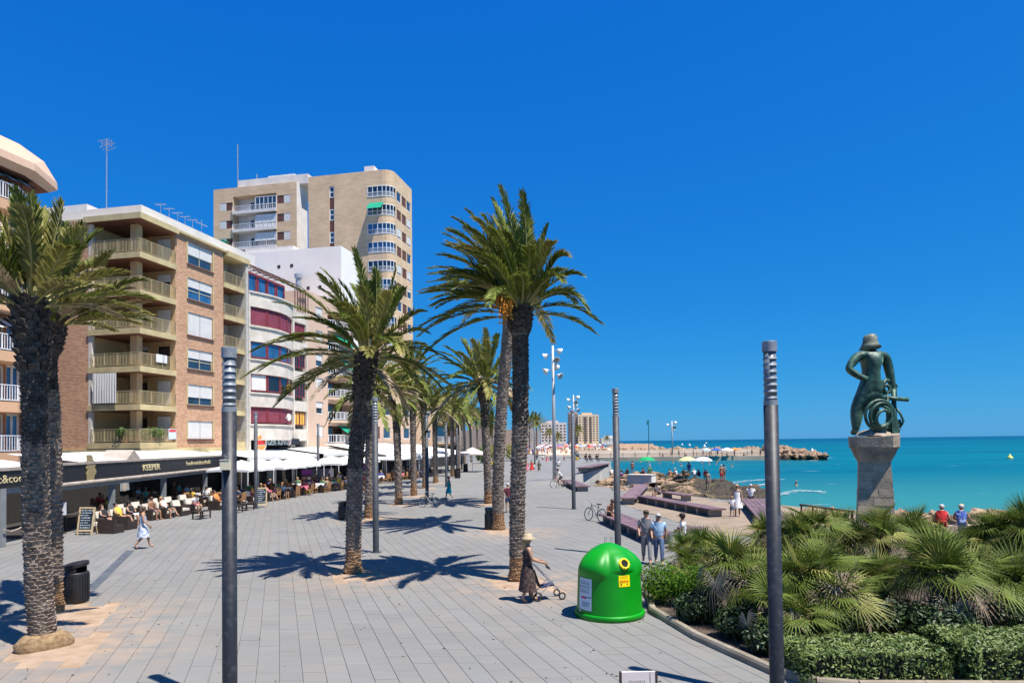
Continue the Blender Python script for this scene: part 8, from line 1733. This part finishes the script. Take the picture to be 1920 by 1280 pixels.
sunshade('pale yellow beach umbrella on the rocks', 1290, 894, mat('shade_yellow', (0.70, 0.66, 0.30), 0.8, trans=0.2), 0)
sunshade('white and grey beach umbrella on the rocks', 1319, 895, mat('shade_white', (0.70, 0.70, 0.74), 0.8, trans=0.2), 0)
for i, (lb, px, py, pose, sk, wear, rz) in enumerate((('bather in dark red under the green umbrella', 1208, 890, 'ground', 1, [('tank', 'maroon')], 40), ('bather in orange brown trunks on the rocks', 1258, 893, 'ground', 1, [('briefs', 'orange')], 30), ('bather in a straw hat on the rocks', 1269, 892, 'ground', 0, [('tank', 'white')], 60), ('bather in black beside the yellow umbrella', 1282, 892, 'ground', 1, [('tank', 'black')], -20), ('standing bather in blue under the yellow umbrella', 1292, 894, 'stand', 1, [('tank', 'blue'), ('briefs', 'blue')], 0), ('seated bather in white between the umbrellas', 1302, 892, 'ground', 0, [('shirt', 'white')], 0), ('seated bather in navy by the white umbrella', 1312, 894, 'ground', 1, [('tank', 'navy')], 30), ('bather in red under the white umbrella', 1322, 895, 'ground', 1, [('tank', 'red')], -20), ('man in red trunks standing on the rock edge', 1353, 903, 'stand', 1, [('shorts', 'red')], 20), ('woman in a dark top by the man in red trunks', 1358, 902, 'stand', 0, [('tank', 'grey'), ('briefs', 'black')], 20), ('child in a pink swimsuit on the rocks', 1327, 922, 'stand', 0, [('briefs', 'pink')], 150), ('figure in green by the white block on the rocks', 1219, 902, 'stand', 1, [('shirt', 'green'), ('shorts', 'green')], 30), ('bather standing left of the green umbrella', 1186, 889, 'stand', 1, [('briefs', 'black')], 0), ('bather in black on the rocks left of the green umbrella', 1177, 890, 'ground', 1, [('tank', 'black')], 0), ('bather in white at the quay foot', 1147, 890, 'ground', 0, [('shirt', 'white')], 0))):
    person(lb, gp(px, py, -0.15), R(rz), pose, sk, wear, ('hair', ('dark', 'brown', 'grey')[i % 3]), ('hat', 'tan') if 'straw' in lb else None, 1.0, 'bathers on the rocks')
c0, c1 = gp(1180, 902, -0.1), gp(1226, 903, -0.1); t = thing('concrete_block', 'white concrete block on the rocks behind the benches', 'block', ((c0.x + c1.x) / 2, (c0.y + c1.y) / 2, -0.5), math.atan2(c1.y - c0.y, c1.x - c0.x)); g = MB(); g.box((0, 0, 0.55), ((c1 - c0).length, 1.2, 1.1)); g.build('body', M_WHITE, t); g = MB(); g.box((0, 0, 1.12), ((c1 - c0).length + .1, 1.3, 0.05)); g.build('cap', M_CREAM, t)
# swimmers: head and shoulders above the water
sw = [(1262, 864), (1272, 866), (1284, 865), (1316, 868), (1329, 866), (1330, 870), (1345, 866), (1343, 870), (1277, 873), (1201, 866), (1217, 867), (1373, 875), (1493, 910), (1236, 869), (1262, 868)]
g = MB(); g.lathe([(0.0, -0.5), (0.2, -0.45), (0.24, -0.05), (0.2, 0.08), (0.07, 0.14), (0.06, 0.2), (0.11, 0.28), (0.12, 0.38), (0.08, 0.46), (0.0, 0.48)], 10, sx=1, sy=0.7, cap=False); swm = g.mesh('swimmer', SKIN[1], True)
sw.sort()
for i, (px, py) in enumerate(sw): tag(link('person', swm, None, gp(px, py, WATER_Z), (0, 0, i), 1.3), 'lone swimmer near the breaking wave' if px == 1493 else '%s bather from the left in the bay water' % ordinal(i), 'person', 'swimmers in the bay')
g = MB()
for i, (px, py, s, lb) in enumerate(((1279, 834, 1.6, 'white buoy, leftmost of the far buoys'), (1293, 835, 1.6, 'white buoy, second of the far buoys'), (1321, 837, 1.6, 'white buoy, third of the far buoys'), (1324, 831, 1.8, 'small far white buoy on the upper line'), (1894, 859, 0.85, 'yellow buoy near the right edge'), (1523, 845, 1.0, 'white buoy off the breakwater'))):
    c = gp(px, py, WATER_Z); t = thing('buoy', lb, 'buoy', c, 0, 'buoys on the sea'); g = MB(); g.lathe([(0.0, -.3), (.7, -.2), (.8, .1), (.6, .5), (.25, .8), (.1, 1.3), (0, 1.35)], 12, cap=False); g.xform(Matrix.Scale(s, 4)); g.build('float', mat('buoy_yellow', (0.65, 0.60, 0.12), 0.5) if 'yellow' in lb else M_WHITE, t, True)
# pier people: a few groups under sunshades
for i, (px, Y, h, c) in enumerate(((1325, 187, 1.1, 'lightblue'), (1342, 186, 1.5, 'blue'), (1363, 186, 1.6, 'white'), (1377, 187, 1.5, 'orange'))):
    p = at(px, 850, Y); parasol('%s small sunshade from the left on the pier' % ordinal(i), 0, 0, 2.6, 1.6, 0.7, CL[c], Vector((p.x, Y, -0.34)), 0.3 * i, 'sunshades on the pier')
for i in range(14):
    f = (i + 0.4) / 14; x = 40 + 30 * f; y = 187 - 0.08 * (x - 30) + q.uniform(-1, 1.5); person('%s bather from the left on the pier walkway' % ordinal(i), (x, y, -0.34), q.uniform(0, 6), q.choice(('stand', 'walk', 'ground')), 1, [('shorts', q.choice(('red', 'blue', 'black', 'pink')))], ('hair', 'dark'), None, 1.0, 'bathers on the pier')
# ---- foam where small waves break
M_FOAM = mat('wave_foam', (0.50, 0.55, 0.56), 0.8, var=0.05)
def foam(label, pts, w0, seed, n=230):
    """broken flakes of froth riding along a breaking crest"""
    q = random.Random(seed); g = MB(); P = [gp(px, py, WATER_Z) for px, py in pts]
    for i in range(n):
        f = q.random() * (len(P) - 1); k = min(int(f), len(P) - 2); c = P[k].lerp(P[k + 1], f - k); e = f / (len(P) - 1); den = abs(fbm(e * 6, seed, 0.8, seed)) + 0.25
        y = c.y + q.gauss(0, 1) * w0 * 0.35 * den; x = c.x + q.gauss(0, 0.3); l_ = q.uniform(0.08, 0.36) * den * (w0 / 2) ** 0.5 + 0.08; w_ = l_ * q.uniform(0.15, 0.4); z = WATER_Z + 0.015 + 0.08 * max(0, 1 - abs(y - c.y) / w0) + q.uniform(0, 0.02); m_ = 7
        g.add([(x + l_ * math.cos(2 * math.pi * j / m_) * q.uniform(0.7, 1.2), y + w_ * math.sin(2 * math.pi * j / m_) * q.uniform(0.7, 1.2), z) for j in range(m_)], [tuple(range(m_))])
    tag(g.build('wave_foam', M_FOAM, None, False, fix=False), label, 'foam', kind='stuff')
foam('white foam line breaking right of the foreground lamp post', [(1440, 934), (1470, 926), (1500, 920), (1540, 923)], 3.0, 1)
foam('white foam breaking off the rock shelf', [(1375, 906), (1400, 902), (1440, 899), (1470, 900)], 2.6, 2)
foam('white foam at the tip of the breakwater', [(1518, 865), (1540, 860), (1560, 858)], 5.0, 3)
foam('foam edge along the dark rock tip', [(1396, 922), (1410, 915), (1430, 909), (1445, 908)], 1.4, 4)

# ---- litter, dry leaf bits and pebbles on the paving
g = MB(); q = random.Random(99)
for k in range(520):
    y = 11.5 + 34 * q.random() ** 1.6; x = q.uniform(-0.72, 0.55) * y
    if inpoly(x, y, PLANTER) or inpoly(x, y, TANDECK) or x > 9: continue
    if q.random() < 0.35: pt = q.choice(PITS[:4] + PITS[8:10]); v_ = pt[2] + q.uniform(-0.8, 2.2); x, y = (pt[0] + q.uniform(-2, 6)) * PW + SK * v_, v_
    l_ = q.uniform(0.012, 0.05); w_ = l_ * q.uniform(0.25, 0.9); a = q.uniform(0, 6.28); h = q.uniform(0.004, 0.014); c_, s_ = math.cos(a), math.sin(a)
    g.add([(x + c_ * u - s_ * v, y + s_ * u + c_ * v, 0.004 + z) for u, v, z in ((-l_, 0, 0), (0, -w_, h), (l_, 0, 0), (0, w_, h), (0, 0, h * 1.4))], [(0, 1, 4), (1, 2, 4), (2, 3, 4), (3, 0, 4)], q.choice((0, 0, 0, 1, 1, 1)))
tag(g.build('paving_litter', [mat('leaf_bits', (0.10, 0.07, 0.04), 0.9), mat('dark_bits', (0.05, 0.05, 0.05), 0.9), mat('paper_bits', (0.55, 0.54, 0.50), 0.9)], fix=False), 'small dry leaf bits and litter on the paving', 'litter', kind='stuff')
bpy.context.view_layer.update()
